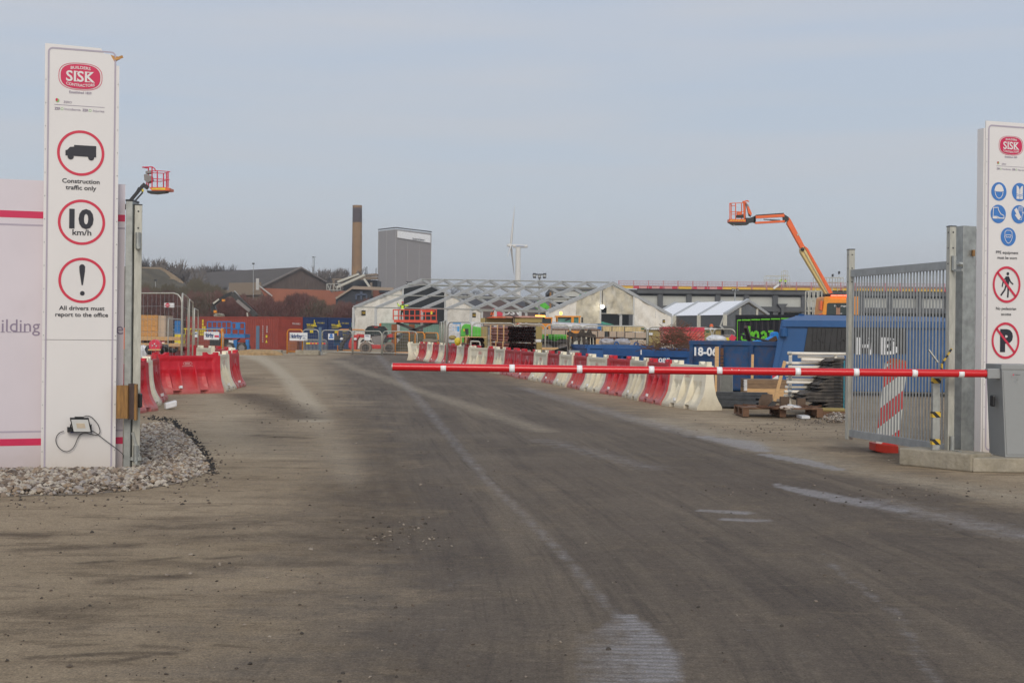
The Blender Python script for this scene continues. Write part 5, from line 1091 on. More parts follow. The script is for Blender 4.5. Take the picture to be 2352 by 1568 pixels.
for (a, b) in (((1420, 1240), (1600, 1340)), ((1600, 1240), (1420, 1340)), ((1420, 1290), (1600, 1240)), ((1420, 1340), (1600, 1290))):
    for dd_ in (.3, 1.3): m.bar(q3(*a, D + dd_), q3(*b, D + dd_), .08, .14, up=(0, 1, 0))
m.build('scissor_arms', th); m = MB(BLK); m.fbox(3, 1340, 1240, 1445, 1370, D + .2, 1.2); m.fbox(3, 1180, 1240, 1330, 1330, D + .2, 1.2); m.build('power_unit', th); m = MB(WPT); m.fbox(3, 1445, 1255, 1510, 1300, D + .15, .3); m.build('label_panel', th)
m = MB(BLUP); m.fbox(3, 1510, 1250, 1560, 1400, D, .3); m.fbox(3, 1678, 1245, 1725, 1388, D, .35); m.fbox(3, 1500, 1360, 1700, 1395, D + .1, 1.3); m.build('chassis', th, bev=.03)
for x in (1458, 1628):
    for dd_ in (.1, 1.4): wheel(th, (q3(x, 1380).x, D + dd_ - .1, .34), .34, .25, RUB, GRYM)

# loader crane with grapple behind the red container
D = 126; th = thing('loader_crane', 'black folding crane arm with grapple rising behind the red container', 'crane', (W(3, 1830, 930, D).x, D, 0))
def beam(th, nm, k, pts, d, w, mt, dep=None, bev=0):
    m = MB(mt)
    for a, b in zip(pts, pts[1:]): m.bar(W(k, *a, d), W(k, *b, d), dep or w, w, up=(0, 0, 1)) if abs(a[0] - b[0]) > 2 else m.bar(W(k, *a, d), W(k, *b, d), w)
    return m.build(nm, th, bev=bev)
px_m = lambda px, d: px * d / 3200
beam(th, 'main_boom', 3, [(1825, 925), (1780, 870), (1500, 605)], D, .45, DRK, .35); beam(th, 'boom_panel', 3, [(1740, 850), (1560, 700)], D - .25, .28, GRYM, .1); beam(th, 'outer_boom', 3, [(1500, 600), (1400, 640), (1225, 770)], D, .30, BLK, .3); beam(th, 'ram', 3, [(1525, 570), (1650, 720), (1820, 880)], D + .2, .12, GALF)
beam(th, 'ram', 3, [(1230, 745), (1310, 685)], D - .3, .14, GALL); m = MB(BLK); m.prism([W(3, 1200, 790, D), W(3, 1245, 770, D), W(3, 1275, 850, D), W(3, 1240, 880, D), W(3, 1200, 860, D)], (0, .5, 0)); m.build('grapple', th); m = MB(AMBL if False else ORY); m.fbox(3, 1235, 840, 1275, 875, D - .1, .3); m.fbox(3, 1350, 685, 1390, 715, D - .2, .3); m.build('amber_fitting', th)
m = MB(DRK); m.tube((W(3, 1820, 925, D).x, D, 0), W(3, 1820, 925, D), .3, 10); m.build('column', th); m = MB(GALL); m.bar(W(3, 1703, 870, D), W(3, 1710, 925, D), .12); m.build('stay', th)
rock('spoil_heap', 3, 1240, 885, 1390, 960, 128, CONC, 'grey spoil on top behind the red container', 'spoil')

# boom lifts
def tubes(th, nm, mt, segs, rr, n=6):
    m = MB(mt)
    for a, b in segs:
        m.tube(a, b, rr, n)
        if 'post' in nm: m.build(nm, th); m = MB(mt)
    return m.build(nm, th) if m.v else None
D = 60; qm = lambda x, y, dd_=0: W('m', x, y, D + dd_)
th = thing('boom_lift', 'red basket boom lift reaching up behind the left gate post', 'boom lift', (qm(-200, 1500).x, D, 0))
tubes(th, 'basket_rail', SRED, [(qm(580, 440), qm(670, 435)), (qm(670, 435), qm(940, 455)), (qm(580, 480, .75), qm(810, 490, .75)), (qm(810, 490, .75), qm(940, 455)), (qm(580, 600), qm(930, 622)), (qm(585, 655, .75), qm(740, 660, .75)), (qm(740, 660, .75), qm(930, 622))], .018)
tubes(th, 'basket_post', SRED, [(qm(x, y0, dd_), qm(x, 780, dd_)) for x, y0, dd_ in ((565, 365, 0), (675, 432, 0), (805, 488, .75), (868, 475, .4), (900, 455, 0), (490, 380, .75), (455, 600, .75))], .028)
tubes(th, 'head_guard', SRED, [(qm(365, 362), qm(575, 355)), (qm(440, 378, .6), qm(500, 380, .6)), (qm(365, 362), qm(440, 378, .6)), (qm(575, 360), qm(620, 390)), (qm(620, 390), qm(640, 450))], .025)
m = MB(ORG); m.prism([qm(505, 785), qm(560, 775), qm(880, 780), qm(935, 795), qm(930, 845), qm(850, 850), qm(560, 850)], (0, .75, 0)); m.build('basket_floor', th); m = MB(BLK); m.prism([qm(450, 850), qm(860, 852), qm(830, 880), qm(620, 905), qm(470, 895)], (0, .6, 0)); m.build('floor_frame', th)
m = MB(YEL); m.prism([qm(555, 800, -.01), qm(840, 795, -.01), qm(840, 835, -.01), qm(560, 825, -.01)], (0, .008, 0)); m.build('warning_strip', th)
m = MB(GRYM); m.prism([qm(425, 440), qm(545, 425), qm(550, 490), qm(430, 495)], (0, .3, 0)); m.prism([qm(390, 510), qm(440, 500), qm(540, 540), qm(560, 640), qm(470, 690), qm(400, 630)], (0, .4, 0)); m.build('control_box', th, bev=.02)
m = MB(BLK); m.bar(qm(380, 740), qm(-250, 1500), .12, .14, up=(0, 1, 0)); m.bar(qm(290, 780, .1), qm(170, 1020, .1), .05); m.bar(qm(370, 890), qm(90, 1200), .05, .06); m.bar(qm(370, 720), qm(480, 800), .16, .16, up=(0, 1, 0)); m.bar(qm(340, 740), qm(365, 890), .06); m.bar(qm(380, 710), qm(480, 750), .05); m.build('boom_arm', th)
m = MB(YEL); m.prism([qm(350, 820, -.1), qm(385, 815, -.1), qm(395, 870, -.1), qm(355, 870, -.1)], (0, .02, 0)); m.build('label_plate', th)
m = MB(ORG); m.box(qm(-250, 1500).x - 1.5, qm(-250, 1500).x + 1, D - 1, D + 1.2, .7, 1.6); m.bar(qm(-250, 1500), (qm(-250, 1500).x, D, 1.4), .3); m.build('turntable', th)

D = 85; ql = lambda x, y, dd_=0: W('l', x, y, D + dd_)
th = thing('boom_lift', 'orange boom lift with raised cage and amber cab on the right', 'boom lift', (ql(1600, 1568).x, D, 0))
O2 = mat('jib_orange', (.78, .13, .025), .4, var=.08)
tubes(th, 'cage_rail', O2, [(ql(215, 198), ql(405, 192)), (ql(215, 305), ql(405, 305)), (ql(240, 228, .8), ql(290, 232, .8)), (ql(240, 335, .8), ql(400, 335, .8)), (ql(215, 198), ql(240, 225, .8)), (ql(405, 192), ql(405, 305))], .022)
tubes(th, 'cage_post', O2, [(ql(x, 195, dd_), ql(x, 400, dd_)) for x, dd_ in ((218, 0), (235, .8), (290, .8), (365, .8), (402, 0), (412, .3))], .03)
m = MB(O2); m.fbox('l', 210, 395, 418, 430, D, .8); m.build('cage_floor', th); m = MB(YEL)
for i in range(6): m.prism([ql(222 + i * 32, 422, -.01), ql(236 + i * 32, 422, -.01), ql(248 + i * 32, 405, -.01), ql(234 + i * 32, 405, -.01)], (0, .008, 0))
m.build('hazard_marks', th); m = MB(BLK); m.prism([ql(215, 432), ql(460, 440), ql(450, 462), ql(280, 468)], (0, .8, 0)); m.prism([ql(310, 345), ql(400, 340), ql(420, 375), ql(315, 375)], (0, .5, 0)); m.prism([ql(420, 380), ql(470, 380), ql(530, 360), ql(540, 430), ql(480, 440), ql(430, 440)], (0, .5, 0)); m.build('rotator', th)
m = MB(O2); m.fbox('l', 312, 305, 365, 345, D, .3); m.build('control_box', th)
tubes(th, 'head_guard', O2, [(ql(375, 180), ql(440, 165)), (ql(440, 165), ql(455, 180)), (ql(390, 175), ql(400, 395)), (ql(385, 185), ql(430, 195))], .04)
m = MB(O2); m.bar(ql(540, 370), ql(900, 350), .18, .20); m.bar(ql(535, 445), ql(905, 425), .16, .13); m.build('jib', th, bev=.02)
m = MB(BLK); m.prism([ql(520, 360), ql(545, 348), ql(545, 445), ql(520, 440)], (0, .3, 0)); m.prism([ql(885, 325), ql(955, 370), ql(960, 410), ql(910, 440), ql(895, 420)], (0, .35, 0)); m.bar(ql(545, 350), ql(890, 326), .2, .06); m.bar(ql(720, 408), ql(850, 415), .1, .08); m.bar(ql(640, 400), ql(720, 408), .05); m.build('jib_links', th)
m = MB(GRYM); m.prism([ql(425, 200), ql(450, 215), ql(490, 330), ql(485, 365), ql(460, 350)], (0, .3, 0)); m.use(O2); m.prism([ql(435, 235, -.1), ql(455, 240, -.1), ql(495, 325, -.1), ql(480, 355, -.1), ql(450, 320, -.1)], (0, .1, 0)); m.build('operator_panel', th)
m = MB(O2); m.prism([ql(935, 450), ql(960, 370), ql(985, 405), ql(1160, 740), ql(1130, 775), ql(1105, 760)], (0, .35, 0)); m.build('boom_inner', th, bev=.02)
m = MB(O2); m.prism([ql(1150, 730, .1), ql(1195, 760, .1), ql(1510, 1320, .1), ql(1465, 1330, .1)], (0, .3, 0)); m.build('boom_middle', th); m = MB(CREAM); m.prism([ql(1105, 770, -.1), ql(1140, 740, -.1), ql(1180, 800, -.1), ql(1460, 1330, -.1), ql(1430, 1350, -.1), ql(1110, 815, -.1)], (0, .5, 0)); m.build('boom_outer', th, bev=.02)
m = MB(GALL); m.bar(ql(1150, 800, -.15), ql(1455, 1335, -.15), .03, .08, up=(0, 1, 0)); m.bar(ql(1060, 595, -.02), ql(1090, 585, -.02), .03, .1); m.build('cable_track', th)
m = MB(WPT); m.path([ql(265, 468), ql(300, 500), ql(350, 550)], .02, 4); m.build('loose_strap', th)
m = MB(BLK); m.ell(ql(1130, 775, -.2), .12, .06, .12, 10, 6); m.build('sheave', th)
# amber cab
q8 = lambda x, y, d=83: W(8, x, y, d)
m = MB(ORY); sh = [(1388, 355), (1405, 170), (1412, 118), (1430, 100), (1800, 100), (1800, 355)]
m.prism([q8(*p) for p in [(1388, 360), (1410, 165), (1415, 115), (1440, 100), (1820, 100), (1820, 360)]], (0, 2.2, 0)); m.build('cab_body', th, bev=.05)
m = MB(GLS); m.prism([q8(*p, 82.98) for p in [(1440, 335), (1450, 185), (1465, 175), (1690, 175), (1690, 355), (1450, 350)]], (0, .03, 0)); m.build('cab_window', th, bev=.0); m = MB(mat('seat_tan', (.32, .18, .12), .8)); m.fbox(8, 1552, 220, 1598, 350, 82.95, .02); m.build('seat_back', th)
m = MB(BLK); c_ = q8(1580, 203, 82.9); m.tube(c_, c_ + V((0, .05, 0)), .13, 14); m.build('horn', th); m = MB(WPT); text(m, 'Danninge', q8(1600, 208, 82.96), (1, 0, 0), (0, 0, 1), .09, .72, .01); text(m, 'ud', q8(1605, 294, 82.96), (1, 0, 0), (0, 0, 1), .07, .15, .01); m.build('window_lettering', th)
m = MB(ORG); m.prism([q8(1368, 250), q8(1375, 150), q8(1398, 150), q8(1395, 260)], (0, .5, 0)); m.tube(q8(1320, 350), q8(1340, 320), .04); m.tube(q8(1340, 320), q8(1390, 298), .04); m.build('side_box', th)
for i in range(3):
    m = MB(REDL); m.fbox(8, 1500 + i * 70, 84, 1560 + i * 70, 98, 82.9, .15); m.build('beacon_light', th)
m = MB(DRK); m.fbox(8, 1450, 70, 1720, 82, 82.9, 1.2); m.build('beacon_frame', th); m = MB(ORY); m.box(q8(1400, 355).x, q8(1820, 355).x, 83.2, 86, 1.0, q8(1500, 362).z); m.build('turntable', th)
for dx in (1450, 1790): wheel(th, (q8(dx, 500).x, 84, .5), .5, .4, RUB)

# ================================================================ PEOPLE
def person(label, k, x, ytop, yfeet, d, vest=HIV, helmet=None, pose='stand', face=0, group=None, mtr=NAVY):
    top, ft = W(k, x, ytop, d), W(k, x, yfeet, d); H = top.z - ft.z; s = H / 1.78; b = V((top.x, d, ft.z)); th_cat = 'person'
    J = {'pel': (0, 0, .95), 'wst': (0, 0, 1.1), 'chs': (0, -.01, 1.33), 'nck': (0, 0, 1.5), 'hd0': (0, -.01, 1.58), 'hd1': (0, -.01, 1.68), 'hd2': (0, 0, 1.76),
         'hipL': (-.1, 0, .9), 'knL': (-.12, -.03, .5), 'anL': (-.12, .01, .09), 'toL': (-.12, -.14, .04), 'hipR': (.1, 0, .9), 'knR': (.13, -.03, .5), 'anR': (.14, .02, .09), 'toR': (.15, -.13, .04),
         'shL': (-.19, 0, 1.44), 'elL': (-.27, -.05, 1.18), 'wrL': (-.22, -.25, 1.12), 'haL': (-.18, -.34, 1.14), 'shR': (.19, 0, 1.44), 'elR': (.27, -.05, 1.18), 'wrR': (.26, -.22, 1.08), 'haR': (.24, -.30, 1.08)}
    if pose == 'reach': J.update(elL=(-.34, -.02, 1.40), wrL=(-.46, -.08, 1.62), haL=(-.50, -.10, 1.71), elR=(.36, -.02, 1.42), wrR=(.56, -.08, 1.48), haR=(.65, -.1, 1.52))
    if pose == 'bend': 
        for n_ in ('chs', 'nck', 'hd0', 'hd1', 'hd2', 'shL', 'shR', 'elL', 'elR', 'wrL', 'wrR', 'haL', 'haR'):
            x_, y_, z_ = J[n_]; a = R(40); zz = z_ - 1.05; J[n_] = (x_ + zz * math.sin(a) * .8, y_ - zz * .1, 1.05 + zz * math.cos(a))
    ks = list(J); E = [('pel', 'wst'), ('wst', 'chs'), ('chs', 'nck'), ('nck', 'hd0'), ('hd0', 'hd1'), ('hd1', 'hd2'), ('pel', 'hipL'), ('hipL', 'knL'), ('knL', 'anL'), ('anL', 'toL'), ('pel', 'hipR'), ('hipR', 'knR'), ('knR', 'anR'), ('anR', 'toR'), ('chs', 'shL'), ('shL', 'elL'), ('elL', 'wrL'), ('wrL', 'haL'), ('chs', 'shR'), ('shR', 'elR'), ('elR', 'wrR'), ('wrR', 'haR')]
    RD = {'pel': .14, 'wst': .135, 'chs': .155, 'nck': .06, 'hd0': .08, 'hd1': .095, 'hd2': .06, 'hip': .095, 'kn': .065, 'an': .05, 'to': .045, 'sh': .075, 'el': .05, 'wr': .038, 'ha': .04}
    me = bpy.data.meshes.new('body'); me.from_pydata([tuple(V(J[n_]) * s) for n_ in ks], [(ks.index(a), ks.index(c)) for a, c in E], [])
    th = thing('person', label, 'person', b, group, face); ob = bpy.data.objects.new('body', me); COL.objects.link(ob); ob.parent = th
    sk = ob.modifiers.new('skin', 'SKIN'); sk.use_smooth_shade = True
    for i, n_ in enumerate(ks):
        r = RD.get(n_, RD.get(n_[:-1], .06)) * s; me.skin_vertices[0].data[i].radius = (r, r); me.skin_vertices[0].data[i].use_root = (n_ == 'pel')
    ob.modifiers.new('sub', 'SUBSURF').levels = 1; ob.modifiers['sub'].render_levels = 1
    me.materials.append(mtr)
    def loc(m, nm, sm=True): o = m.build(nm, th, sm, off=V((0, 0, 0)))
    m = MB(SKIN); m.ell(V(J['hd1']) * s + V((0, -.02, -.02)), .085 * s, .1 * s, .12 * s, 12, 9); m.ell(V(J['hd1']) * s + V((0, -.13 * s, -.03 * s)), .015 * s, .02 * s, .025 * s, 6, 4); loc(m, 'head')
    m = MB(vest); c0_, c1_ = V(J['wst']) * s, V(J['chs']) * s; m.path([c0_ - V((0, 0, .12)) * s, c0_, c1_, V(J['nck']) * s - V((0, 0, .05)) * s], .185 * s, 12, .13 * s)
    for sd_ in 'LR': m.path([V(J['sh' + sd_]) * s, V(J['el' + sd_]) * s, V(J['wr' + sd_]) * s], .085 * s, 8, .055 * s)
    loc(m, 'hi_vis_jacket'); m = MB(WPT); m.path([c0_ - V((0, 0, .02)) * s, c0_ + V((0, 0, .03)) * s], .19 * s, 12); loc(m, 'reflective_stripe')
    hd = V(J['hd2']) * s; m = MB(helmet or WPT); m.ell(hd + V((0, 0, -.02)) * s, .12 * s, .135 * s, .085 * s, 12, 7); m.obox(hd + V((0, -.12, -.03)) * s, (.08 * s, 0, 0), (0, .05 * s, 0), (0, 0, .008 * s)); loc(m, 'helmet'); return th
# orange scissor lift with a worker, inside the tent frame
D = 112; q5 = lambda x, y, d=112: W(5, x, y, d); OR2 = mat('lift_orange', (.66, .07, .03), .45, var=.1)
th = thing('scissor_lift', 'orange red scissor lift platform raised inside the tent frame', 'scissor lift', (q5(560, 840).x, D, 0))
rails(th, 5, 255, 855, 658, 740, 800, D, 1.8, OR2, 8, rr=.045); m = MB(OR2); m.fbox(5, 262, 798, 858, 835, D - .03, 1.9); m.build('platform', th); m = MB(OR2); m.fbox(5, 255, 655, 315, 668, D - .06, .1); m.fbox(5, 650, 668, 830, 690, D - .04, .05); m.build('panel', th); m = MB(YEL); m.fbox(5, 775, 680, 800, 722, D - .1, .05); m.build('document_box', th)
m = MB(DRK)
for dd_ in (.4, 1.4):
    for i in range(2): a, b = (300 + i * 5, 838), (800, 838); z_ = q5(400, 838).z; m.bar((q5(300, 0).x, D + dd_, z_ - i * z_ / 2), (q5(800, 0).x, D + dd_, z_ - (i + 1) * z_ / 2), .12, .2); m.bar((q5(800, 0).x, D + dd_, z_ - i * z_ / 2), (q5(300, 0).x, D + dd_, z_ - (i + 1) * z_ / 2), .12, .2)
m.build('scissor_arms', th)
person('worker in hi vis jacket and red helmet standing in the orange lift platform', 5, 385, 548, 815, D + .9, helmet=SRED, pose='reach')
person('worker in orange jacket and red helmet half hidden inside the tent', 5, 1655, 645, 900, 118, vest=ORG, helmet=SRED)
person('hi vis worker bending over on the roof of the dark building', 7, 1985, 218, 330, 199, pose='bend', helmet=HIV)
person('hi vis worker standing on the roof next to the bending one', 7, 2062, 228, 330, 199, helmet=SRED)

# green machine pieces, amber loader cabs
D = 76; q5 = lambda x, y, d=76: W(5, x, y, d); q6 = lambda x, y, d=76: W(6, x, y, d)
th = thing('green_machine', 'lime green machine body behind the fence beside the white wrapped cube', 'machine', (q5(1320, 1030).x, D, 0)); m = MB(GRN); m.prism([q5(1190, 1030), q5(1185, 990), q5(1215, 880), q5(1260, 850), q5(1335, 860), q5(1335, 1030)], (0, 1.5, 0)); m.use(GRN); m.prism([q5(1338, 1030), q5(1338, 880), q5(1480, 905), q5(1480, 1035)], (0, 1.4, 0)); m.build('body', th, bev=.05)
m = MB(BLK); m.prism([q5(1250, 925, D - .05), q5(1300, 920, D - .05), q5(1305, 1000, D - .05), q5(1265, 1005, D - .05)], (0, .06, 0)); m.build('grille', th); m = MB(YEL); m.prism([q5(1232, 925, D - .05), q5(1262, 925, D - .05), q5(1262, 955, D - .05), q5(1232, 955, D - .05)], (0, .04, 0)); m.build('label_plate', th); m = MB(GRN); m.box(q5(1200, 0).x, q5(1470, 0).x, D, D + 1.3, .4, q5(1300, 1028).z); m.build('underbody', th); wheel(th, (q5(1240, 0).x, D - .1, .5), .5, .3, RUB); wheel(th, (q5(1440, 0).x, D - .1, .5), .5, .3, RUB)
th = thing('green_telehandler', 'lime green telehandler body with large wheel behind the fence', 'telehandler', (q6(580, 1150).x, D, 0)); m = MB(GRN); m.prism([q6(400, 1080), q6(405, 975), q6(470, 965), q6(560, 990), q6(755, 1000), q6(755, 1150), q6(700, 1160), q6(560, 1100)], (0, 1.6, 0)); m.build('body', th, bev=.05); wheel(th, (q6(470, 1150).x, D - .2, .62), .62, .4, RUB, GRYM); wheel(th, (q6(700, 1150).x, D - .2, .62), .62, .4, RUB, GRYM)
m = MB(BLK); m.fbox(6, 478, 905, 500, 1055, D - .05, .1); m.fbox(6, 560, 990, 570, 1080, D - .03, .05); m.build('mast', th); m = MB(YEL); m.fbox(6, 440, 990, 495, 1015, D - .1, .05); m.build('label_plate', th)
D = 84; q6 = lambda x, y, d=84: W(6, x, y, d)
th = thing('wheel_loader', 'amber loader cab with green tinted windows and lit beacon in front of the tent', 'loader', (q6(790, 840).x, D, 0))
m = MB(ORY); m.fbox(6, 602, 742, 955, 760, D - .1, 1.6); 
for x in (605, 612, 820, 838, 925): m.fbox(6, x, 758, x + 18, 850, D - .1, .12)
m.box(q6(600, 0).x, q6(985, 0).x, D, D + 1.6, .7, q6(800, 845).z); m.build('cab_frame', th); m = MB(GLG); m.fbox(6, 635, 762, 920, 845, D + .0, 1.3); m.build('cab_glass', th); m = MB(BLK); m.fbox(6, 640, 760, 820, 780, D - .05, .1); m.prism([q6(730, 800, D - .05), q6(790, 770, D - .05), q6(800, 790, D - .05), q6(740, 812, D - .05)], (0, .04, 0)); m.fbox(6, 960, 765, 985, 838, D - .2, .1); m.build('mirror', th)
m = MB(AMBL); m.ell(q6(675, 706, D + .4), .09, .09, .10, 10, 7); m.build('beacon', th); m = MB(GALF); m.tube(q6(675, 722, D + .4), q6(675, 745, D + .4), .025); m.build('beacon_stem', th)
for x in (650, 930): wheel(th, (q6(x, 0).x, D - .1, .7), .7, .4, RUB)
th = thing('small_loader', 'amber loader cab with long lit light bar left of the bigger loader', 'loader', (q6(490, 840).x, D + 3, 0)); m = MB(ORY); m.fbox(6, 415, 762, 560, 778, D + 3, 1.4); m.fbox(6, 540, 775, 556, 850, D + 3, .2); m.box(q6(415, 0).x, q6(560, 0).x, D + 3, D + 4.4, .5, q6(500, 845).z); m.build('cab_frame', th); m = MB(GLS); m.fbox(6, 420, 778, 540, 845, D + 3.1, 1.1); m.build('cab_glass', th)
m = MB(AMBL); m.fbox(6, 318, 736, 455, 758, D + 2.8, .3); m.build('light_bar', th); m = MB(DRK); m.fbox(6, 318, 759, 455, 764, D + 2.8, .3); m.tube(q6(440, 764, D + 3), q6(440, 785, D + 3), .05); m.build('light_bar_mount', th)
# floodlight masts
def flood(label, k, x0, y0, x1, y1, ybase, d, pole=True, n=2):
    c = W(k, (x0 + x1) / 2, (y0 + y1) / 2, d); zb2 = 0; th = thing('floodlight_mast', label, 'floodlight mast', (c.x, d, 0), 'floodlight masts'); h = W(k, x0, y0, d).z - W(k, x0, y1, d).z
    a, b = W(k, x0, y0, d), W(k, x1, y0, d); w = b.x - a.x
    for i in range(3):
        xx = a.x + w * (.13 + .37 * i); m = MB(BLK); zc = a.z - h * (.5 if i != 1 else .62); m.obox((xx, d, zc), (w * .12, 0, h * .03 * (i - 1)), (0, .12, .05), (0, -.04, h * (.42 if i != 1 else .3))); lh = m.build('lamp_head', th, bev=.02); m = MB(GALF); m.obox((xx, d - .14, zc), (w * .095, 0, 0), (0, .01, 0), (0, 0, h * .26)); m.build('lens', lh)
    m = MB(DRK); m.bar((a.x, d + .15, a.z - h * .25), (b.x, d + .15, b.z - h * .25), .1); m.build('crossbar', th); m = MB(GALF); m.tube((c.x, d + .15, 0), (c.x, d + .15, c.z), .11, 8, .07); m.build('mast', th)
flood('tall mast with three dark floodlights above the tent ridge', 6, 282, 148, 472, 216, 0, 118); flood('mast with dark floodlights beside the left roof slope of the tent', 5, 430, 263, 520, 303, 0, 140); flood('mast with dark floodlights glimpsed through the tent roof frame', 5, 1195, 446, 1325, 476, 0, 150)
flood('short mast with dark lamp heads in front of the dark building', 7, 1315, 365, 1410, 400, 0, 150)
# green and dark crane arms behind the tent
th = thing('green_crane', 'lime green folding crane arm seen through the tent roof frame', 'crane', (W(6, 380, 640, 140).x, 140, 0)); m = MB(GRN); m.bar(W(6, 335, 640, 140), W(6, 390, 540, 140), .5, .5, up=(0, 1, 0)); m.bar(W(6, 390, 540, 140), W(6, 500, 640, 140), .4, .4, up=(0, 1, 0)); m.bar(W(6, 410, 590, 140), W(6, 450, 640, 140), .7, .5, up=(0, 1, 0)); m.build('arm', th); m = MB(DRK); m.bar(W(6, 180, 590, 140), W(6, 285, 575, 140), .7, .5); m.bar(W(6, 285, 575, 140), W(6, 335, 600, 140), .5); m.build('head', th); m = MB(DRK); m.tube((W(6, 440, 640, 140).x, 140, 0), W(6, 440, 620, 140), .25); m.build('column', th)
m = MB(GRTP); m.prism([W(6, 905, 500, 150), W(6, 930, 455, 150), W(6, 1000, 420, 150), W(6, 1035, 415, 150), W(6, 1030, 430, 150), W(6, 975, 460, 150)], (0, .4, 0)); m.tube(W(6, 940, 490, 150.2), (W(6, 940, 490, 150).x, 150.2, 0), .15); solo('green_jib', m, 'green jib arm in front of the pale cladding behind the tent', 'jib')
# ================================================================ MATERIAL STACKS BEHIND THE BARRIER ROW
def crate(name, label, cat, k, x0, y0, x1, y1, d, dep, mt, group=None, bev=.01, grounded=False, strap=None):
    a, b = W(k, x0, (y0 + y1) / 2, d), W(k, x1, (y0 + y1) / 2, d); xm = (x0 + x1) / 2; z1_ = W(k, xm, y0, d).z; z0_ = 0 if grounded else max(0, W(k, xm, y1, d).z)
    th = thing(name, label, cat, ((a.x + b.x) / 2, d, z0_), group); m = MB(mt); m.box(a.x, b.x, d, d + dep, z0_, z1_); m.build('block', th, bev=bev)
    for sx__ in (strap or []): m = MB(strap_m); xx = a.x + (b.x - a.x) * sx__; m.box(xx, xx + .04, d - .006, d + dep + .006, z0_, z1_ + .006); m.build('strap', th)
    return th
strap_m = DRK
# pipe bundles
def pipes(label, k, x_end0, x_end1, y0, y1, nx, rows, xs0, d, Lp, r, battens, skewx):
    """bundle with its open ends facing the camera right part; pipes run back-left"""
    A_, B_ = W(k, x_end0, y1, d), W(k, x_end1, y0, d); th = thing('pipe_bundle', label, 'pipes', (A_.x, d, 0), 'brown plastic pipe bundles'); dirv = V((W(k, xs0, y0, d).x - A_.x, Lp, 0))
    zlist = np.linspace(A_.z + r, B_.z - r, rows)
    for j, z in enumerate(zlist):
        for i in range(nx):
            xx = A_.x + r + (B_.x - A_.x - 2 * r) * (i + (.5 if j % 2 else 0)) / (nx - .5); jit = random.uniform(-.04, .04)
            p = V((xx, d + jit, z)); m = MB(PIPE); m.path([p, p + dirv], r, 10, cap=False); m.path([p - V((0, .01, 0)), p + V((0, .12, 0)) + dirv * .01], r * 1.13, 10, cap=False)
            m.use(PIPI); m.path([p + dirv * .02, p + dirv * .02 + V((0, .02, 0))], r * .8, 10); m.path([p, p + dirv * .02], r * .84, 10, cap=False); m.build('pipe', th, smooth=True)
    for f_ in battens:
        m = MB(PINE); q = V((A_.x, d, 0)) + dirv * f_; m.box(q.x - .07, q.x - .02, q.y - .05, q.y + .05, A_.z - .02, B_.z + .08); m.build('batten', th)
    for zz in (A_.z - .06, (A_.z + B_.z) / 2 - .02):
        pass
    if A_.z > .1:
        m = MB(PLY)
        for xx in (A_.x + .1, B_.x - .2): m.box(xx, xx + .1, d + .2, d + .5, 0, A_.z)
        m.build('bearers', th)
    return th
pipes('large bundle of brown plastic pipes with dark open ends, five rows high', 5, 1848, 2245, 895, 1110, 11, 5, 1575, 58, 5.2, .066, (.15, .5, .9), 0)
pipes('lower bundle of brown plastic pipes beneath the large one', 5, 1850, 2245, 1130, 1215, 11, 2, 1578, 57.6, 5.2, .066, (.2, .6, .9), 0)
pipes('small bundle of three wide brown pipes left of the large stack', 5, 1335, 1555, 1045, 1122, 3, 1, 1200, 61, 4.5, .13, (.2, .6), 0); pipes('wide brown pipes lying under the small pipe bundle', 5, 1345, 1560, 1128, 1190, 3, 1, 1210, 60.6, 4.5, .115, (.5,), 0)
m = MB(PINE); m.fbox(5, 1185, 1033, 1555, 1043, 60.8, 2); m.fbox(5, 1192, 1043, 1210, 1130, 60.8, .1); m.fbox(5, 1240, 1043, 1258, 1130, 62, .1); m.fbox(5, 1295, 1043, 1312, 1130, 62, .1); solo('pipe_cradle', m, 'pine timber frame round the small bundle of wide pipes', 'timber frame')
rock('yellow_machine', 5, 1108, 1048, 1200, 1150, 62, YEL, 'yellow machine left of the small pipe bundle', 'sack', .1); rock('tarpaulin', 5, 1030, 1015, 1130, 1075, 64, OCH, 'ochre tarpaulin heap in front of the white wrapped cube', 'tarpaulin', .1)  # rounded yellow lump stands in for a machine, not a sack
th = crate('wrapped_cube', 'white plastic wrapped cube with blue print left of the green machine', 'wrapped pallet', 5, 1000, 828, 1182, 1110, 72, 1.6, WRAP); m = MB(mat('print_blue', (.05, .35, .75), .5))
for x, y, w_, h_ in ((1085, 838, 110, 16), (1085, 890, 10, 14), (1125, 895, 10, 14), (1085, 930, 10, 12), (1125, 930, 10, 12), (1145, 890, 30, 70)): m.fbox(5, x, y, x + w_, y + h_, 71.99, .01)
m.build('blue_print', th)
crate('wrapped_stack', 'low white plastic wrapped stack behind the green machine', 'wrapped pallet', 5, 1182, 826, 1478, 900, 80, 1.6, WRAP)
m = MB(GALL); m.path([W(5, 1335, 1150, 56), W(5, 1337, 1098, 56), W(5, 1345, 1095, 56), W(5, 1445, 1100, 56), W(5, 1460, 1112, 56), W(5, 1468, 1160, 56)], .03, 6); solo('handle_bar', m, 'bent silver tube handle behind the barrier row', 'handle bar')
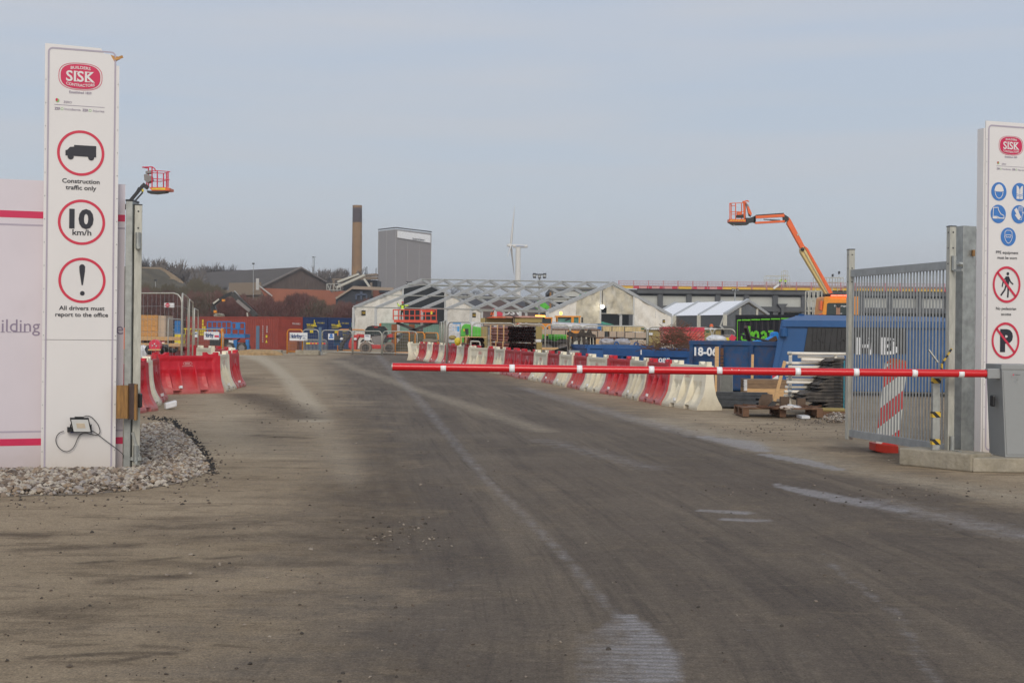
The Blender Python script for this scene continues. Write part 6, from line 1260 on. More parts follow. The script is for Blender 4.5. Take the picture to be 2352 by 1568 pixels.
# insulation packs
P_ = 'ochre insulation packs'
crate('insulation_pack', 'long ochre insulation pack on top of the white bearers', 'insulation pack', 5, 1470, 775, 1925, 845, 70, 1.4, OCH, P_, strap=(.15, .97)); crate('insulation_pack', 'ochre insulation pack to the right under the orange sheet', 'insulation pack', 6, 15, 765, 410, 835, 69.5, 1.4, OCH, P_, strap=(.02,))
crate('insulation_pack', 'ochre insulation pack standing right behind the large pipe bundle', 'insulation pack', 6, 325, 890, 412, 1068, 62, 1.4, OCH, P_, grounded=False); crate('insulation_pack', 'lowest ochre insulation pack right of the pipe bundle', 'insulation pack', 6, 335, 1110, 412, 1215, 62, 1.4, OCH, P_, grounded=True)
crate('insulation_pack', 'ochre insulation pack left of the large pipe bundle', 'insulation pack', 5, 1480, 892, 1565, 1060, 66, 1.4, OCH, P_, grounded=True)
crate('bearer_board', 'white bearers beneath the long insulation packs', 'bearers', 5, 1520, 846, 2320, 880, 70, 1.2, BEI); crate('white_board', 'white board between the insulation packs right of the pipes', 'board', 6, 325, 1070, 400, 1108, 62, 1.3, WPT)
m = MB(BEI); m.fbox(6, 30, 845, 415, 880, 68.5, 1.2); m.use(ORG); m.fbox(6, 60, 848, 240, 860, 68.4, .1); solo('board_stack', m, 'pale boards with orange strip above the pipe bundle', 'boards')
for i_, (k, pts, mt, lab) in enumerate(((5, [(1550, 770), (1640, 752), (1800, 755), (1830, 770)], ORG, 'orange sheet lying on the left insulation pack'), (5, [(1770, 742), (1930, 755), (2050, 768), (1850, 770)], mat('salmon_sheet', (.50, .26, .18), .8), 'salmon board sliding off the insulation packs'), (6, [(0, 755), (150, 742), (440, 752), (420, 768), (0, 768)], mat('salmon_sheet2', (.48, .27, .22), .8), 'salmon pink sheet on the right insulation pack'))):
    m = MB(mt); m.prism([W(k, x, y, 69.4) for x, y in pts], (0, 1.2, 0)); solo('cover_sheet', m, lab, 'sheet')
# wrapped bundle, beige boxes
m = MB(BLUP); a_, b_ = W(6, 415, 850, 92), W(6, 1262, 850, 92); m = MB(mat('cabin_blue', (.05, .13, .24), .6, var=.15)); m.fbox(6, 415, 848, 1262, 925, 92, 2.4); 
solo('blue_cabin', m, 'long dull blue site container behind the wrapped bundles', 'site container')
th = thing('wrapped_bundle', 'long bundle wrapped in clear plastic on the boards behind the fence', 'wrapped bundle', W(6, 860, 935, 68)); m = MB(mat('dull_wrap', (.44, .44, .46), .25, var=.3, scale=5, bump=.6, bscale=5))
m.path([W(6, 545, 880, 68.4), W(6, 600, 885, 68.4), W(6, 850, 893, 68.4), W(6, 1150, 905, 68.4), W(6, 1182, 908, 68.4)], .22, 9, .17); m.build('wrapping', th)
crate('board_stack', 'brown boards beneath the wrapped bundle', 'boards', 6, 560, 925, 1225, 948, 68, 1.2, PLY)
crate('blue_box', 'small blue crate at the right end of the wrapped bundle', 'crate', 6, 1180, 880, 1262, 945, 70, 1, BLUP)
BX = 'beige board stacks behind the fence'
for x0, y0, x1, y1, d, lab in ((410, 930, 700, 1000, 74, 'beige board stack above the green telehandler, left end'), (700, 935, 775, 1005, 74, 'short beige board stack above the green telehandler'), (1095, 955, 1285, 1038, 67, 'beige board stack left of the tent doorway'), (1355, 960, 1560, 1040, 66.5, 'beige board stack in the middle below the tent doorway'), (1575, 972, 1862, 1052, 66, 'beige board stack at the right below the tent wall'),
                              (1630, 1078, 1862, 1150, 66, 'lowest beige board stack beside the grey wrapped sacks')):
    crate('board_stack', lab, 'board stack', 6, x0, y0, x1, y1, d, 1.3, BEI, BX, strap=(.45,))
crate('timber_stack', 'wrapped pale timber stack on top of the beige board stacks', 'timber stack', 6, 1262, 895, 1850, 962, 67, 1.3, mat('wrapped_pine', (.52, .40, .20), .4, var=.3, scale=3, stretch=(4, 1, 1)), strap=(.2, .5))
crate('bearer_board', 'rust brown bearers below the beige board stacks', 'bearers', 6, 1165, 1042, 1850, 1066, 66.6, 1.1, PLY)
rock('grey_sacks', 6, 1215, 1058, 1430, 1155, 62, GWR, 'grey plastic wrapped sacks, left heap on the ground', 'sacks', .12); rock('grey_sacks', 6, 1410, 1058, 1640, 1158, 62, GWR, 'grey plastic wrapped sacks, right heap on the ground', 'sacks', .12); crate('pine_box', 'small pine box left of the grey wrapped sacks', 'box', 6, 1160, 1068, 1220, 1135, 62.5, .8, PINE)
crate('insulation_pack', 'tall ochre insulation pack under white cover beside the red stack', 'insulation pack', 7, 125, 932, 332, 1150, 66, 1.5, OCH, P_, grounded=True, strap=(.1,)); crate('insulation_pack', 'ochre insulation pack right of the red wrapped stack', 'insulation pack', 7, 938, 935, 1160, 1085, 66, 1.5, OCH, P_, grounded=True, strap=(.6,))
for x0, x1, lab in ((120, 340, 'white cover on the insulation pack left of the red stack'), (935, 1165, 'white cover on the insulation pack right of the red stack')):
    m = MB(WPT); m.fbox(7, x0, 915, x1, 934, 65.9, 1.6); solo('white_cover', m, lab, 'cover')
m = MB(ORG); m.ell(W(7, 1030, 885, 68), .10, .10, .11, 10, 6); m.use(GALF); m.fbox(7, 1015, 893, 1045, 915, 67.9, .3); solo('beacon_lamp', m, 'orange beacon above the insulation pack right of the red stack', 'beacon')
for x, y, lab in ((1955 - 1742 + 0, 0, ''),): pass
m = MB(WPT); m.fbox(7, 160, 975, 210, 1010, 65.95, .02); solo('paper_label', m, 'white paper label on the tall ochre pack', 'label'); 
for x0, x1, y0, lab in ((50, 95, 910, 'small green tag on the fence left of the red stack'), (955, 1002, 955, 'small green tag on the fence right of the red stack')):
    m = MB(mat('tag_green', (.01, .10, .05), .5)); m.fbox(7, x0, y0, x1, y0 + 22, 60.5, .02); solo('fence_tag', m, lab, 'tag')
# red wrapped stack
th = thing('red_stack', 'plastic wrapped stack of red road plates behind the fence', 'stack', W(7, 640, 1130, 58)); 
for i in range(16):
    y1 = 1130 - i * 14.5; y0 = y1 - 12.5; m = MB(REDW if i < 12 else SRED); dx_ = random.uniform(-6, 6) + (12 if i < 12 else 0); m.fbox(7, 352 + dx_, y0, 936 - abs(dx_) * .3, y1, 58 + random.uniform(0, .05), 1.4); m.build('plate', th)
rock('white_sack', 7, 965, 1012, 1232, 1120, 50, WRAP, 'big white sack lying behind the rusty edged skip', 'sack', .08); crate('yellow_box', 'yellow box behind the blue skip beside the lettered container', 'box', 7, 1225, 1045, 1283, 1085, 52, .5, YEL)
m = MB(SRED); m.bar(W(7, 1290, 1030, 51), W(7, 1355, 1075, 51), .1, .2); solo('red_plate', m, 'red tilted plate beside the yellow box', 'plate')
th = thing('dark_skip', 'low dark grey tipping skip in front of the small white tent', 'skip', W(7, 1270, 1040, 66)); m = MB(mat('skip_grey', (.07, .075, .075), .6, var=.2)); m.prism([W(7, *p, 66) for p in [(1155, 880), (1205, 930), (1210, 1050), (1362, 1050), (1362, 885), (1200, 878)]], (0, 2, 0)); m.build('body', th, bev=.03); m = MB(GALF); m.bar(W(7, 1150, 880, 65.9), W(7, 1210, 935, 65.9), .08); m.build('edge_rail', th)
crate('grey_blocks', 'grey concrete blocks behind the blue skip next to the lettered container', 'blocks', 7, 1212, 1005, 1362, 1060, 60, 1, GRYM)
# dark grab frame
th = thing('fork_grab', 'dark rusty grab frame with long tines standing behind the left blue skip', 'grab', W(6, 965, 1270, 54)); D = 54; DK = mat('grab_steel', (.045, .035, .028), .7, .3, var=.5, dirt=(.28, .22, .16), damt=.4, dscale=4)
m = MB(DK); m.prism([W(6, *p, D) for p in [(760, 975), (800, 950), (860, 985), (920, 985), (960, 925), (1000, 925), (1010, 975), (1040, 975), (1060, 925), (1095, 930), (1110, 990), (1165, 1010), (1165, 1045), (1080, 1045), (1060, 1040), (800, 1035), (765, 1010)]], (0, .35, 0)); m.build('head_frame', th)
for x0, x1, dd_ in ((762, 800, 0), (830, 850, .3), (905, 950, 0), (970, 1020, 0), (1040, 1085, .1), (1090, 1120, .5), (1130, 1165, .2)):
    m = MB(DK); m.prism([W(6, x0, 1030, D + dd_), W(6, x1, 1030, D + dd_), W(6, (x0 + x1) / 2 + 12, 1250, D + dd_), W(6, (x0 + x1) / 2 - 4, 1260, D + dd_)], (0, .12, 0)); m.build('tine', th)
m = MB(DK); m.bar(W(6, 800, 1180, D + .1), W(6, 1060, 1185, D + .1), .08); m.build('cross_bar', th)
m = MB(DRK)
for i in range(9): m.tube(W(6, 520 + i * 14, 1240 - i * 4, 55 + i * .1), W(6, 760, 1170 + i * 9, 55.5 + i * .1), .018, 5)
solo('steel_rods', m, 'bunch of thin dark steel rods beside the grab frame', 'rods'); m = MB(GALF); m.fbox(6, 790, 1225, 1010, 1262, 53, .6); solo('metal_scrap', m, 'pale metal scrap below the grab frame', 'scrap')
m = MB(PINE); m.fbox(6, 410, 1185, 640, 1215, 56, .8); solo('pine_planks', m, 'pale planks on the ground right of the pipe bundle', 'planks')

# ================================================================ BLUE SKIPS
def skip(label, A, B_, h, dep, mt, ribs, rim=.14, z0=0, rimm=None, group='blue skips'):
    """open skip: long wall from A to B facing the camera"""
    A, B_ = V((A[0], A[1], z0)), V((B_[0], B_[1], z0)); u = (B_ - A); Lg = u.length; u /= Lg; k = V((-u.y, u.x, 0)); 
    if k.y < 0: k = -k
    th = thing('skip', label, 'skip', A, group); up = V((0, 0, 1)); m = MB(mt)
    for o, ax_, ln in ((A, u, Lg), (A + k * dep, u, Lg), (A, k, dep), (A + u * (Lg - .05), k, dep)):
        pq_ = k if ax_ is u else u; m.prism([o + up * .05, o + ax_ * ln + up * .05, o + ax_ * ln + up * h, o + up * h], pq_ * .05)
    m.prism([A + up * .05, A + u * Lg + up * .05, A + u * Lg + k * dep + up * .05, A + k * dep + up * .05], up * .05); m.build('walls', th)
    m = MB(rimm or mt)
    for o, e_ in ((A, A + u * Lg), (A + k * dep, A + u * Lg + k * dep), (A, A + k * dep), (A + u * Lg, A + u * Lg + k * dep)): m.bar(o + up * (h - rim / 2), e_ + up * (h - rim / 2), rim * .8, rim)
    m.build('rim', th, bev=.01)
    for f_ in ribs: m = MB(mt); p = A + u * Lg * f_ - k * .04; m.obox(p + up * (h - rim) / 2, u * .05, k * .045, up * (h - rim) / 2); m.build('rib', th)
    return th
pA = P(1348, 792, 52); skip('blue skip at the left behind the barriers, farthest of the open skips', (pA.x, 52), (P(1500, 790, 52.5).x, 52.5), pA.z, 2.3, SKB, (.02, .3, .6))
pA = P(1390, 798, 48); b_ = skip('middle blue skip with worn pale rim behind the barriers', (pA.x, 48), (P(1478, 800, 46.5).x, 46.5), pA.z, 2.3, SKB, (.05, .5, .98), rim=.28)
m = MB(WPT); c_ = W(7, 50, 1250, 46.3); m.obox(c_, (.02, 0, 0), (0, .005, 0), (0, 0, .08)); m.build('paint_mark', b_)
pA = P(1478, 804, 44.5); s3 = skip('blue skip holding a tangle of rusty mesh', (pA.x, 44.5), (P(1588, 806, 43).x, 43), pA.z, 2.6, SKB, (.03, .53, .97), rim=.2)
m = MB(WPT); text(m, '085', W(7, 372, 1362, 43.5), V((1, -.2, 0)), (0, 0, 1), .13, .36, .03); m.build('number_lettering', s3)
for x, y, sk_ in ((1478, 790, 48), (1525, 792, 48.5)): pass
for i, (x, y, d) in enumerate(((1450, 1140, 51.5), (1725, 1145, 51.5))):
    m = MB(SKB); c_ = W(6, x, y, d); m.path([c_ + V((math.cos(t_) * .075, 0, math.sin(t_) * .085)) for t_ in [R(a) for a in range(-20, 201, 20)]], .028, 6); m.tube(c_ + V((0, 0, -.3)), c_ + V((0, 0, -.06)), .03, 6); solo('lifting_eye', m, ('lifting eye above the left blue skip', 'lifting eye above the middle blue skip')[i], 'lifting eye')
# rusty mesh scrap
m = MB(RUST); rr_ = random.Random(8); cx0, cx1 = W(7, 215, 1200, 44).x, W(7, 720, 1200, 44).x; zb3 = 1.0
prof = lambda f_: .15 + .62 * math.sin(min(1, f_ * 1.1) * math.pi * .55) ** 1.2
for i in range(230):
    f_ = rr_.random() ** .8; x = cx0 + (cx1 - cx0) * f_; y = 43.6 + rr_.random() * 2; h = prof(f_); p = V((x, y, zb3 + rr_.random() * h)); a = rr_.uniform(-.5, 3.6); L_ = rr_.uniform(.15, .6)
    q = p + V((math.cos(a) * L_, rr_.uniform(-.3, .3), math.sin(a) * L_ * .55)); q.z = min(q.z, zb3 + h + .18); m.path([p, (p + q) / 2 + V((0, 0, rr_.uniform(-.06, .08))), q], .0085, 4)
o1, ua, va = W(7, 560, 1215, 43.4), (W(7, 720, 1030, 43.4) - W(7, 560, 1215, 43.4)), (W(7, 380, 1000, 44.6) - W(7, 500, 1180, 44.6))
for i in range(11):
    f_ = i / 10; s_ = W(7, 400 + 32 * i, 1215, 43.5); m.path([s_, s_ + V((.55 + .1 * f_, .5, .95 - .45 * f_))], .009, 4); s2_ = W(7, 720, 1215 - i * 17, 43.5); m.path([s2_, s2_ + V((-1.0 + .05 * i, .5, .62 - .02 * i))], .009, 4)
    s_ = W(7, 360 + 22 * i, 1090 - i * 4, 44); m.path([s_, s_ + V((.5, .3, .75 - .4 * f_))], .008, 4); s2_ = W(7, 360 + 20 * i, 960, 44); m.path([s2_ + V((0, 0, -.1)), s2_ + V((.9, .3, -.9 + .03 * i))], .008, 4)
solo('rusty_mesh', m, 'tangle of rusty reinforcement mesh piled in the blue skip', 'scrap mesh')
# skip 18-069
pA = W(7, 735, 1085, 39.2); pB = W(7, 1960, 1110, 37.5); s4 = skip('large rusty rimmed blue skip with white number 18-069', (pA.x, 39.2), (pB.x, 37.5), pA.z, 2.4, SKR, (.03, .36, .72), rim=.12)
m = MB(WPT); text(m, '18-069', W(7, 990, 1240, 38.65), V((1, -.13, 0)), (0, 0, 1), .215, .78, .035); m.build('number_lettering', s4)
m = MB(RUST); 
for f_ in (.365,):
    u_ = (V((pB.x, 37.5, 0)) - V((pA.x, 39.2, 0))); q = V((pA.x, 39.2, 0)) + u_ * f_
    for z in np.linspace(.35, pA.z - .25, 9): m.obox((q.x, q.y - .105, z), (.045, 0, 0), (0, .008, 0), (0, 0, .03 + .03 * random.random()))
m.build('rust_patches', s4)
m = MB(TIMD); m.bar(W(7, 1575, 1120, 39.8), W(7, 1508, 895, 39.4), .09, .10); solo('timber_beam', m, 'brown timber beam sticking up out of the numbered skip', 'timber beam')
m = MB(DRK); m.tube(W(7, 1440, 1005, 40.1), W(7, 1860, 1105, 39.4), .035, 6); solo('pipe', m, 'dark pipe lying across the rubbish in the numbered skip', 'pipe')
m = MB(CYAN); rs_ = random.Random(3)
m.prism([W(7, *p, 39.7) for p in [(1800, 1105), (1815, 1070), (1850, 1045), (1885, 1030), (1895, 975), (1930, 965), (1965, 972), (1975, 1105)]], (0, .5, 0)); m.prism([W(7, *p, 39.6) for p in [(1630, 1105), (1660, 1085), (1720, 1080), (1760, 1105)]], (0, .5, 0)); solo('blue_sack', m, 'bright blue plastic sack in the numbered skip', 'sack', bev=.05)
m = MB(PLY); m.bar(W(7, 1845, 1105, 39.5), W(7, 1935, 1055, 39.3), .06, .14); solo('broken_board', m, 'broken brown board beside the blue sack', 'board')
# closed blue skip
pc0 = W(8, 832, 885, 37.2); D = 36.8
c8 = lambda x, y, d=D: W(8, x, y, d)
xr_ = P(2192, 800, D).x; th = thing('closed_skip', 'large closed blue skip with slanted front and black door panels', 'closed skip', (c8(820, 900).x, D, 0))
zt1 = c8(1100, 372).z; xt = c8(940, 372).x; xb0 = c8(790, 1020).x; m = MB(SKD); m.prism([(xb0, D, .12), (xr_, D, .12), (xr_, D, zt1), (xt, D, zt1)], (.43, 2.2, 0)); m.prism([(xt, D, zt1), (xr_, D, zt1), (xr_, D + .3, zt1 + .07), (xt + 1.2, D + .9, zt1 + .16), (xt + .2, D + .6, zt1 + .08)], (0, .0001, .001)) if False else None; m.build('body', th, bev=.02)
m = MB(SKD); m.add([(xt - .02, D - .06, zt1), (xr_, D - .06, zt1), (xr_, D + 1.1, zt1 + .14), (xt + .7, D + 1.1, zt1 + .16), (xt + .42, D + 2.2, zt1 - .0), (xr_, D + 2.2, zt1)], [(0, 1, 2, 3), (3, 2, 5, 4), (0, 3, 4)]); m.box(xt - .02, xr_, D - .08, D - .001, zt1 - .17, zt1); m.build('lid', th)
m = MB(SKD); m.prism([(xb0 - .03, D - .05, .12), (xb0 + .1, D - .05, .12), (xt + .13, D - .05, zt1), (xt - .03, D - .05, zt1)], (0, .048, 0)); m.build('front_post', th, bev=.01)
PNB = mat('black_panel', (.022, .022, .024), .5, var=.2)
for i in range(4):
    x0_, x1_ = 1232 + i * 280 - (1 if i else 0), 1505 + i * 280; m = MB(PNB); tx0, bx0 = c8(x0_, 440).x, c8(x0_ - 50, 740).x; m.prism([(bx0, D - .03, c8(1300, 745).z), (c8(x1_, 740).x - (.08 if i < 3 else 0), D - .03, c8(1300, 745).z), (c8(x1_, 440).x, D - .03, c8(1300, 440).z), (tx0, D - .03, c8(1300, 440).z)], (0, .028, 0)); p_ = m.build('door_panel', th)
    m = MB(PNB)
    for q in (.3, .45, .6, .75): xx = bx0 + (c8(x1_, 440).x - bx0) * q; m.bar((xx, D - .045, c8(1300, 700).z), (xx + .03, D - .045, c8(1300, 470).z), .03, .02)
    m.bar((bx0 + .25, D - .045, c8(1300, 620).z), (bx0 + .38, D - .045, c8(1300, 585).z), .03, .03); m.bar((bx0 + .38, D - .045, c8(1300, 585).z), (bx0 + .52, D - .045, c8(1300, 620).z), .03, .03); m.build('panel_ribs', p_)
m = MB(SKD); m.tube(c8(960, 465, D - .12), c8(960, 555, D - .12), .1, 12); m.build('hinge_drum', th); m = MB(SKD); m.path([c8(1085, 325, D + 1), c8(1120, 325, D + 1), c8(1130, 308, D + 1), c8(1180, 308, D + 1), c8(1188, 345, D + 1)], .02, 6); m.build('lid_handle', th)
m = MB(WPT); text(m, 'H', W('g', 410, 1395, D - .05), (1, 0, 0), (0, 0, 1), .42, .42, .03); text(m, 'B', W('g', 670, 1395, D - .05), (1, 0, 0), (0, 0, 1), .42, .5, .03); m.build('lettering', th)
# black container with green letters
D0, D1 = 56, 52; th_a = W(8, 405, 325, D0); th_b = W(8, 1690, 290, D1); dv = V((th_b.x - th_a.x, D1 - D0, 0)); c = container('shipping_container', 'black container with large bright green lettering behind the numbered skip', (th_a.x, D0, 0), math.atan2(dv.y, dv.x), dv.length, CBLK, H=th_a.z + .05, Wd=2.4)
ud = dv.normalized(); scp = D0 / 3200 * .2014
def lz(y): return th_a.z - (y - 325) * scp
def lx(x): return (x - 405) * scp * 1.03
m = MB(LIME); m.box(lx(436), lx(442), -.03, -.02, lz(610), lz(370))
for x0, x1 in ((442, 490), (502, 618), (632, 752), (766, 886), (900, 1020), (1034, 1150)): m.box(lx(x0), lx(x1), -.03, -.02, lz(378 - (x0 - 442) * .03), lz(364 - (x0 - 442) * .03))
th_l = .035
def gline(pts, w=.11): 
    for a, b in zip(pts, pts[1:]): m.bar((lx(a[0]), -.025, lz(a[1])), (lx(b[0]), -.025, lz(b[1])), .012, w, up=(0, 0, 1)) if abs(a[0] - b[0]) > abs(a[1] - b[1]) else m.bar((lx(a[0]), -.025, lz(a[1])), (lx(b[0]), -.025, lz(b[1])), w, .012, up=(0, 1, 0))
gline([(535, 600), (500, 590), (500, 560), (515, 530), (535, 530)], .07); gline([(602, 438), (602, 605)], .13); gline([(602, 555), (655, 505)]); gline([(612, 545), (660, 600)]); gline([(725, 610), (728, 530), (712, 503), (690, 503), (665, 530), (655, 575), (670, 610)]); gline([(770, 525), (795, 503), (822, 510), (832, 540), (832, 605)]); gline([(832, 560), (790, 565), (775, 590), (800, 606)]); gline([(865, 497), (930, 495)], .08); gline([(900, 497), (900, 600)])
gline([(500, 640), (520, 606), (560, 602), (590, 640)], .09); m.build('lettering', c, off=V((0, 0, 0)))
# stakes and planks in front
for k, a, b, w_, d, lab in ((7, (1106, 1400), (1106, 1172), .10, 35.5, 'upright timber stake in front of the skip number'), (8, (590, 1200), (600, 762), .06, 33.5, 'thin upright timber stake before the numbered skip'), (8, (850, 1295), (968, 838), .07, 31, 'pale plank leaning up beside the timber crate')):
    p0 = W(k, *a, d); p0.z = max(0, p0.z - (1.2 if k == 7 else 0)); m = MB(PINE); m.bar(p0, W(k, *b, d + .1), w_, .04, up=(0, 1, 0)); solo('timber_stake', m, lab, 'timber stake')
# plated sheets, steel channels, timber crate
th = thing('mesh_panels', 'stack of upright galvanised mesh sheets behind the nearest white barrier', 'mesh sheets', (W(8, 300, 1200, 33).x, 33, 0))
for i in range(12): m = MB(GALV); xx = W(8, 235 + i * 10.5, 1200, 33).x; m.box(xx, xx + .012, 33 - i * .02, 33.6, 0, W(8, 300, 978, 33).z); m.build('sheet', th)
th = thing('steel_channels', 'stack of dark steel channels lying beside the nearest white barrier', 'steel channels', (W(8, 500, 1350, 30).x, 30, 0)); cm = mat('channel_steel', (.10, .105, .115), .45, .6, var=.3)
rc = random.Random(5)
for j in range(7):
    y0 = 1188 + j * 24
    for i in range(3):
        xs0 = 230 + rc.uniform(0, 60) + i * 30; xs1 = 620 + rc.uniform(-40, 210) * (1 - j * .1); dd_ = 30.4 - j * .05 + i * .22; m = MB(cm); a, b = W(8, xs0 - 80, y0, dd_), W(8, xs1, y0 + rc.uniform(-2, 10), dd_ - .4); a.z = max(a.z, .08); b.z = max(b.z, .08)
        m.bar(a, b, .10, .006); m.bar(a + V((0, -.05, -.02)), b + V((0, -.05, -.02)), .006, .045); m.bar(a + V((0, .05, -.02)), b + V((0, .05, -.02)), .006, .045); m.build('channel', th)
m = MB(BLK); m.box(W(8, 235, 1200, 30).x, W(8, 640, 1200, 30).x, 30, 31, 0, .08); m.build('bearer', th)
th = thing('timber_crate', 'brown timber crate with perforated white edge behind the steel channels', 'crate', (W(8, 760, 1260, 32.5).x, 32.5, 0)); tb = mat('weathered_board', (.22, .14, .08), .8, var=.3, scale=5, stretch=(1, 1, 6))
for y0, y1, mt in ((1052, 1100, tb), (1102, 1150, tb), (1152, 1265, PINE)): m = MB(mt); m.fbox(8, 535, y0, 1000, y1, 32.5, .9); m.build('board', th)
m = MB(WPT)
for i in range(9): m.fbox(8, 502 + (i % 2) * 4, 1052 + i * 14, 538, 1062 + i * 14, 32.4, .1)
m.build('perforated_edge', th)
th = thing('marker_beacon', 'small red and white marker panel between the skip and the stack of white tubes', 'marker panel', W(8, 860, 1055, 34)); m = MB(SRED); m.prism([W(8, *p, 34) for p in [(826, 1035), (826, 985), (892, 978), (892, 992)]], (0, .02, 0)); m.use(WPT); m.prism([W(8, *p, 34) for p in [(826, 1036), (892, 993), (896, 1052), (830, 1055)]], (0, .02, 0)); m.build('panel', th)
# white tubes and rubber feet
th = thing('tube_stack', 'stack of dirty white plastic tubes with grey couplings by the rubber feet', 'tube stack', (W(8, 1250, 1260, 28.5).x, 28.5, 0)); TUB = mat('tube_white', (.84, .78, .68), .5, var=.1, dirt=(.50, .42, .32), damt=.25)
tl_ = [(748, 1000, 1690), (785, 1120, 1640), (820, 1160, 1640), (860, 985, 1560), (998, 975, 1560), (1045, 990, 1540), (1080, 990, 1530), (1132, 975, 1480), (1185, 965, 1400), (1230, 962, 1300), (905, 1010, 1560), (950, 1000, 1580)]
for i, (y, x0, x1) in enumerate(tl_):
    d = 28.3 + (i % 2) * .12; m = MB(TUB); a, b = W(8, x0, y, d), W(8, x1, y + (8 if i < 3 else 2), d + .25); m.path([a, a * .5 + b * .5 + V((0, 0, -.004)), b], .032 if i != 2 else .038, 10); m.build('tube', th, smooth=True)
    if i in (0, 3, 4, 5, 7, 8, 9): m = MB(GALF); q = W(8, 1025, y, d); m.tube(q - V((.03, 0, 0)), q + V((.03, 0, 0)), .04, 8); m.build('coupling', th)
for x in (1032, 1545): m = MB(TUB); m.tube((W(8, x, 900, 28.55).x, 28.55, .1), W(8, x, 740, 28.55), .035, 10); m.build('upright', th)
th = thing('rubber_feet_stack', 'tall stack of black rubber fence feet on a pallet beside the gate', 'rubber feet', (W(8, 1520, 1450, 27.6).x, 27.6, 0)); rf = random.Random(11)
for j in range(15):
    y = 1362 - j * 38.5; xl0 = 1400 + rf.uniform(-20, 20) - (240 if j in (2, 3, 4) else 0) - (60 if j in (5, 6, 7) else 0) + (70 if j > 9 else 0); 
    for i, dd_ in enumerate((0, .75)):
        m = MB(RUB); a, b = W(8, xl0, y, 27.6), W(8, 1672, y, 27.6); z0_ = W(8, 1500, y + 19, 27.6).z; hgt = 36 * .2014 * 27.6 / 3200
        m.prism([(a.x, 27.6 + dd_, z0_), (b.x - .02, 27.6 + dd_, z0_), (b.x - .02, 27.6 + dd_, z0_ + hgt * .9), (a.x + .12, 27.6 + dd_, z0_ + hgt * .9), (a.x + .05, 27.6 + dd_, z0_ + hgt * .45)], (0, .62, 0)); m.use(BLK); m.box(b.x - .25, b.x - .12, 27.59 + dd_, 27.7 + dd_, z0_ + hgt * .2, z0_ + hgt * .6); m.build('rubber_foot', th)
m = MB(mat('cyan_strap', (.03, .25, .32), .5)); m.tube(W(8, 1645, 830, 27.55), W(8, 1640, 1460, 27.55), .012, 5); m.build('strap', th)
crate('footing_block', 'ochre topped block under the rubber feet', 'block', 8, 1380, 1372, 1660, 1415, 27.5, 1.0, OCH, bev=.03)
pallet('old wooden pallet under the rubber feet stack', 8, 1405, 1415, 1660, 1470, 27.5, 1.2)
pallet('brown wooden pallet with rusty scrap at the verge', 8, 488, 1375, 1405, 1470, 26.8, 1.1)
m = MB(mat('rusty_plate', (.11, .07, .045), .8, var=.3)); rp = random.Random(2)
for x0, x1, y0 in ((920, 1020, 1245), (1110, 1205, 1262)): m.fbox(8, x0, y0, x1, 1372, 27.2, .12)
m.prism([W(8, *p, 26.9) for p in [(670, 1345), (710, 1275), (830, 1275), (790, 1350)]], (0, .02, .1)); solo('rusty_brackets', m, 'rusty perforated steel brackets on the verge pallet', 'brackets')
m = MB(RUST)
for i in range(26): a = W(8, rp.uniform(520, 1300), rp.uniform(1335, 1375), 26.8 + rp.random() * .6); m.bar(a, a + V((rp.uniform(-.4, .4), rp.uniform(-.3, .3), rp.uniform(-.03, .05))), .03, .02)
solo('steel_scrap', m, 'rusty steel scrap strewn over the verge pallet', 'scrap'); m = MB(DRK); m.prism([W(8, *p, 26.7) for p in [(770, 1360), (830, 1300), (880, 1310), (850, 1350)]], (0, .1, 0)); solo('steel_offcut', m, 'dark steel offcut on the verge pallet', 'offcut')
rock('white_rag', 8, 920, 1345, 1058, 1395, 26.75, mat('rag', (.55, .48, .42), .9), 'crumpled white rag on the verge pallet', 'rag', .3, .12); m = MB(WPT); m.prism([W(8, *p, 26.9) for p in [(1015, 1352), (1040, 1345), (1165, 1365), (1100, 1372)]], (0, .2, .02)); solo('paper_sheet', m, 'flat white sheet on the verge pallet', 'sheet'); m = MB(WPT); m.prism([GW(8, 1095, 1482) + V((0, 0, .01)), GW(8, 1180, 1476) + V((0, 0, .01)), GW(8, 1255, 1500) + V((0, 0, .01)), GW(8, 1160, 1500) + V((0, 0, .01))], (0, 0, .05)); solo('white_scrap', m, 'white scrap lying on the verge in front of the pallet', 'scrap')
sp = []
for _ in range(500): g = GW(8, rs.normal(1560, 60), rs.normal(1512, 14)); sp.append((g.x, g.y, .0 + rs.uniform(0, .12) * max(0, 1 - abs(g.x - GW(8, 1560, 1500).x) / 1.2), rs.uniform(.012, .03)))
stones('gravel_heap', sp, peb)

# ================================================================ TENTS
def lerp(a, b, t_): return a + (b - a) * t_
nE, nR, nF = P(1257, 715.8, 101), P(1407, 649.9, 105), P(1541.8, 724.9, 109)
fE, fR, fF = P(812, 706, 124), P(969, 642.5, 128.5), P(1107, 715, 133)
th = thing('frame_tent', 'large gabled event tent stripped to its aluminium roof frame with dirty canvas gables', 'tent', (nE.x, nE.y, 0)); NB = 8
tb_ = [0, .118, .238, .36, .485, .612, .735, .865, 1]
ridge_px = [969, 1019.5, 1071.4, 1124, 1178.5, 1234.8, 1290, 1346, 1407]
def frame_pts(i):
    # position along the tent from the ridge joint's measured place
    tgt = ridge_px[i]; lo, hi = 0, 1
    for _ in range(40):
        md = (lo + hi) / 2; q = lerp(fR, nR, md); px = CX + (q.x * CR + (q.z - EYE) * SR) / q.y * F
        if px < tgt: lo = md
        else: hi = md
    t_ = lo; return lerp(fE, nE, t_), lerp(fR, nR, t_), lerp(fF, nF, t_)
FP = [frame_pts(i) for i in range(9)]
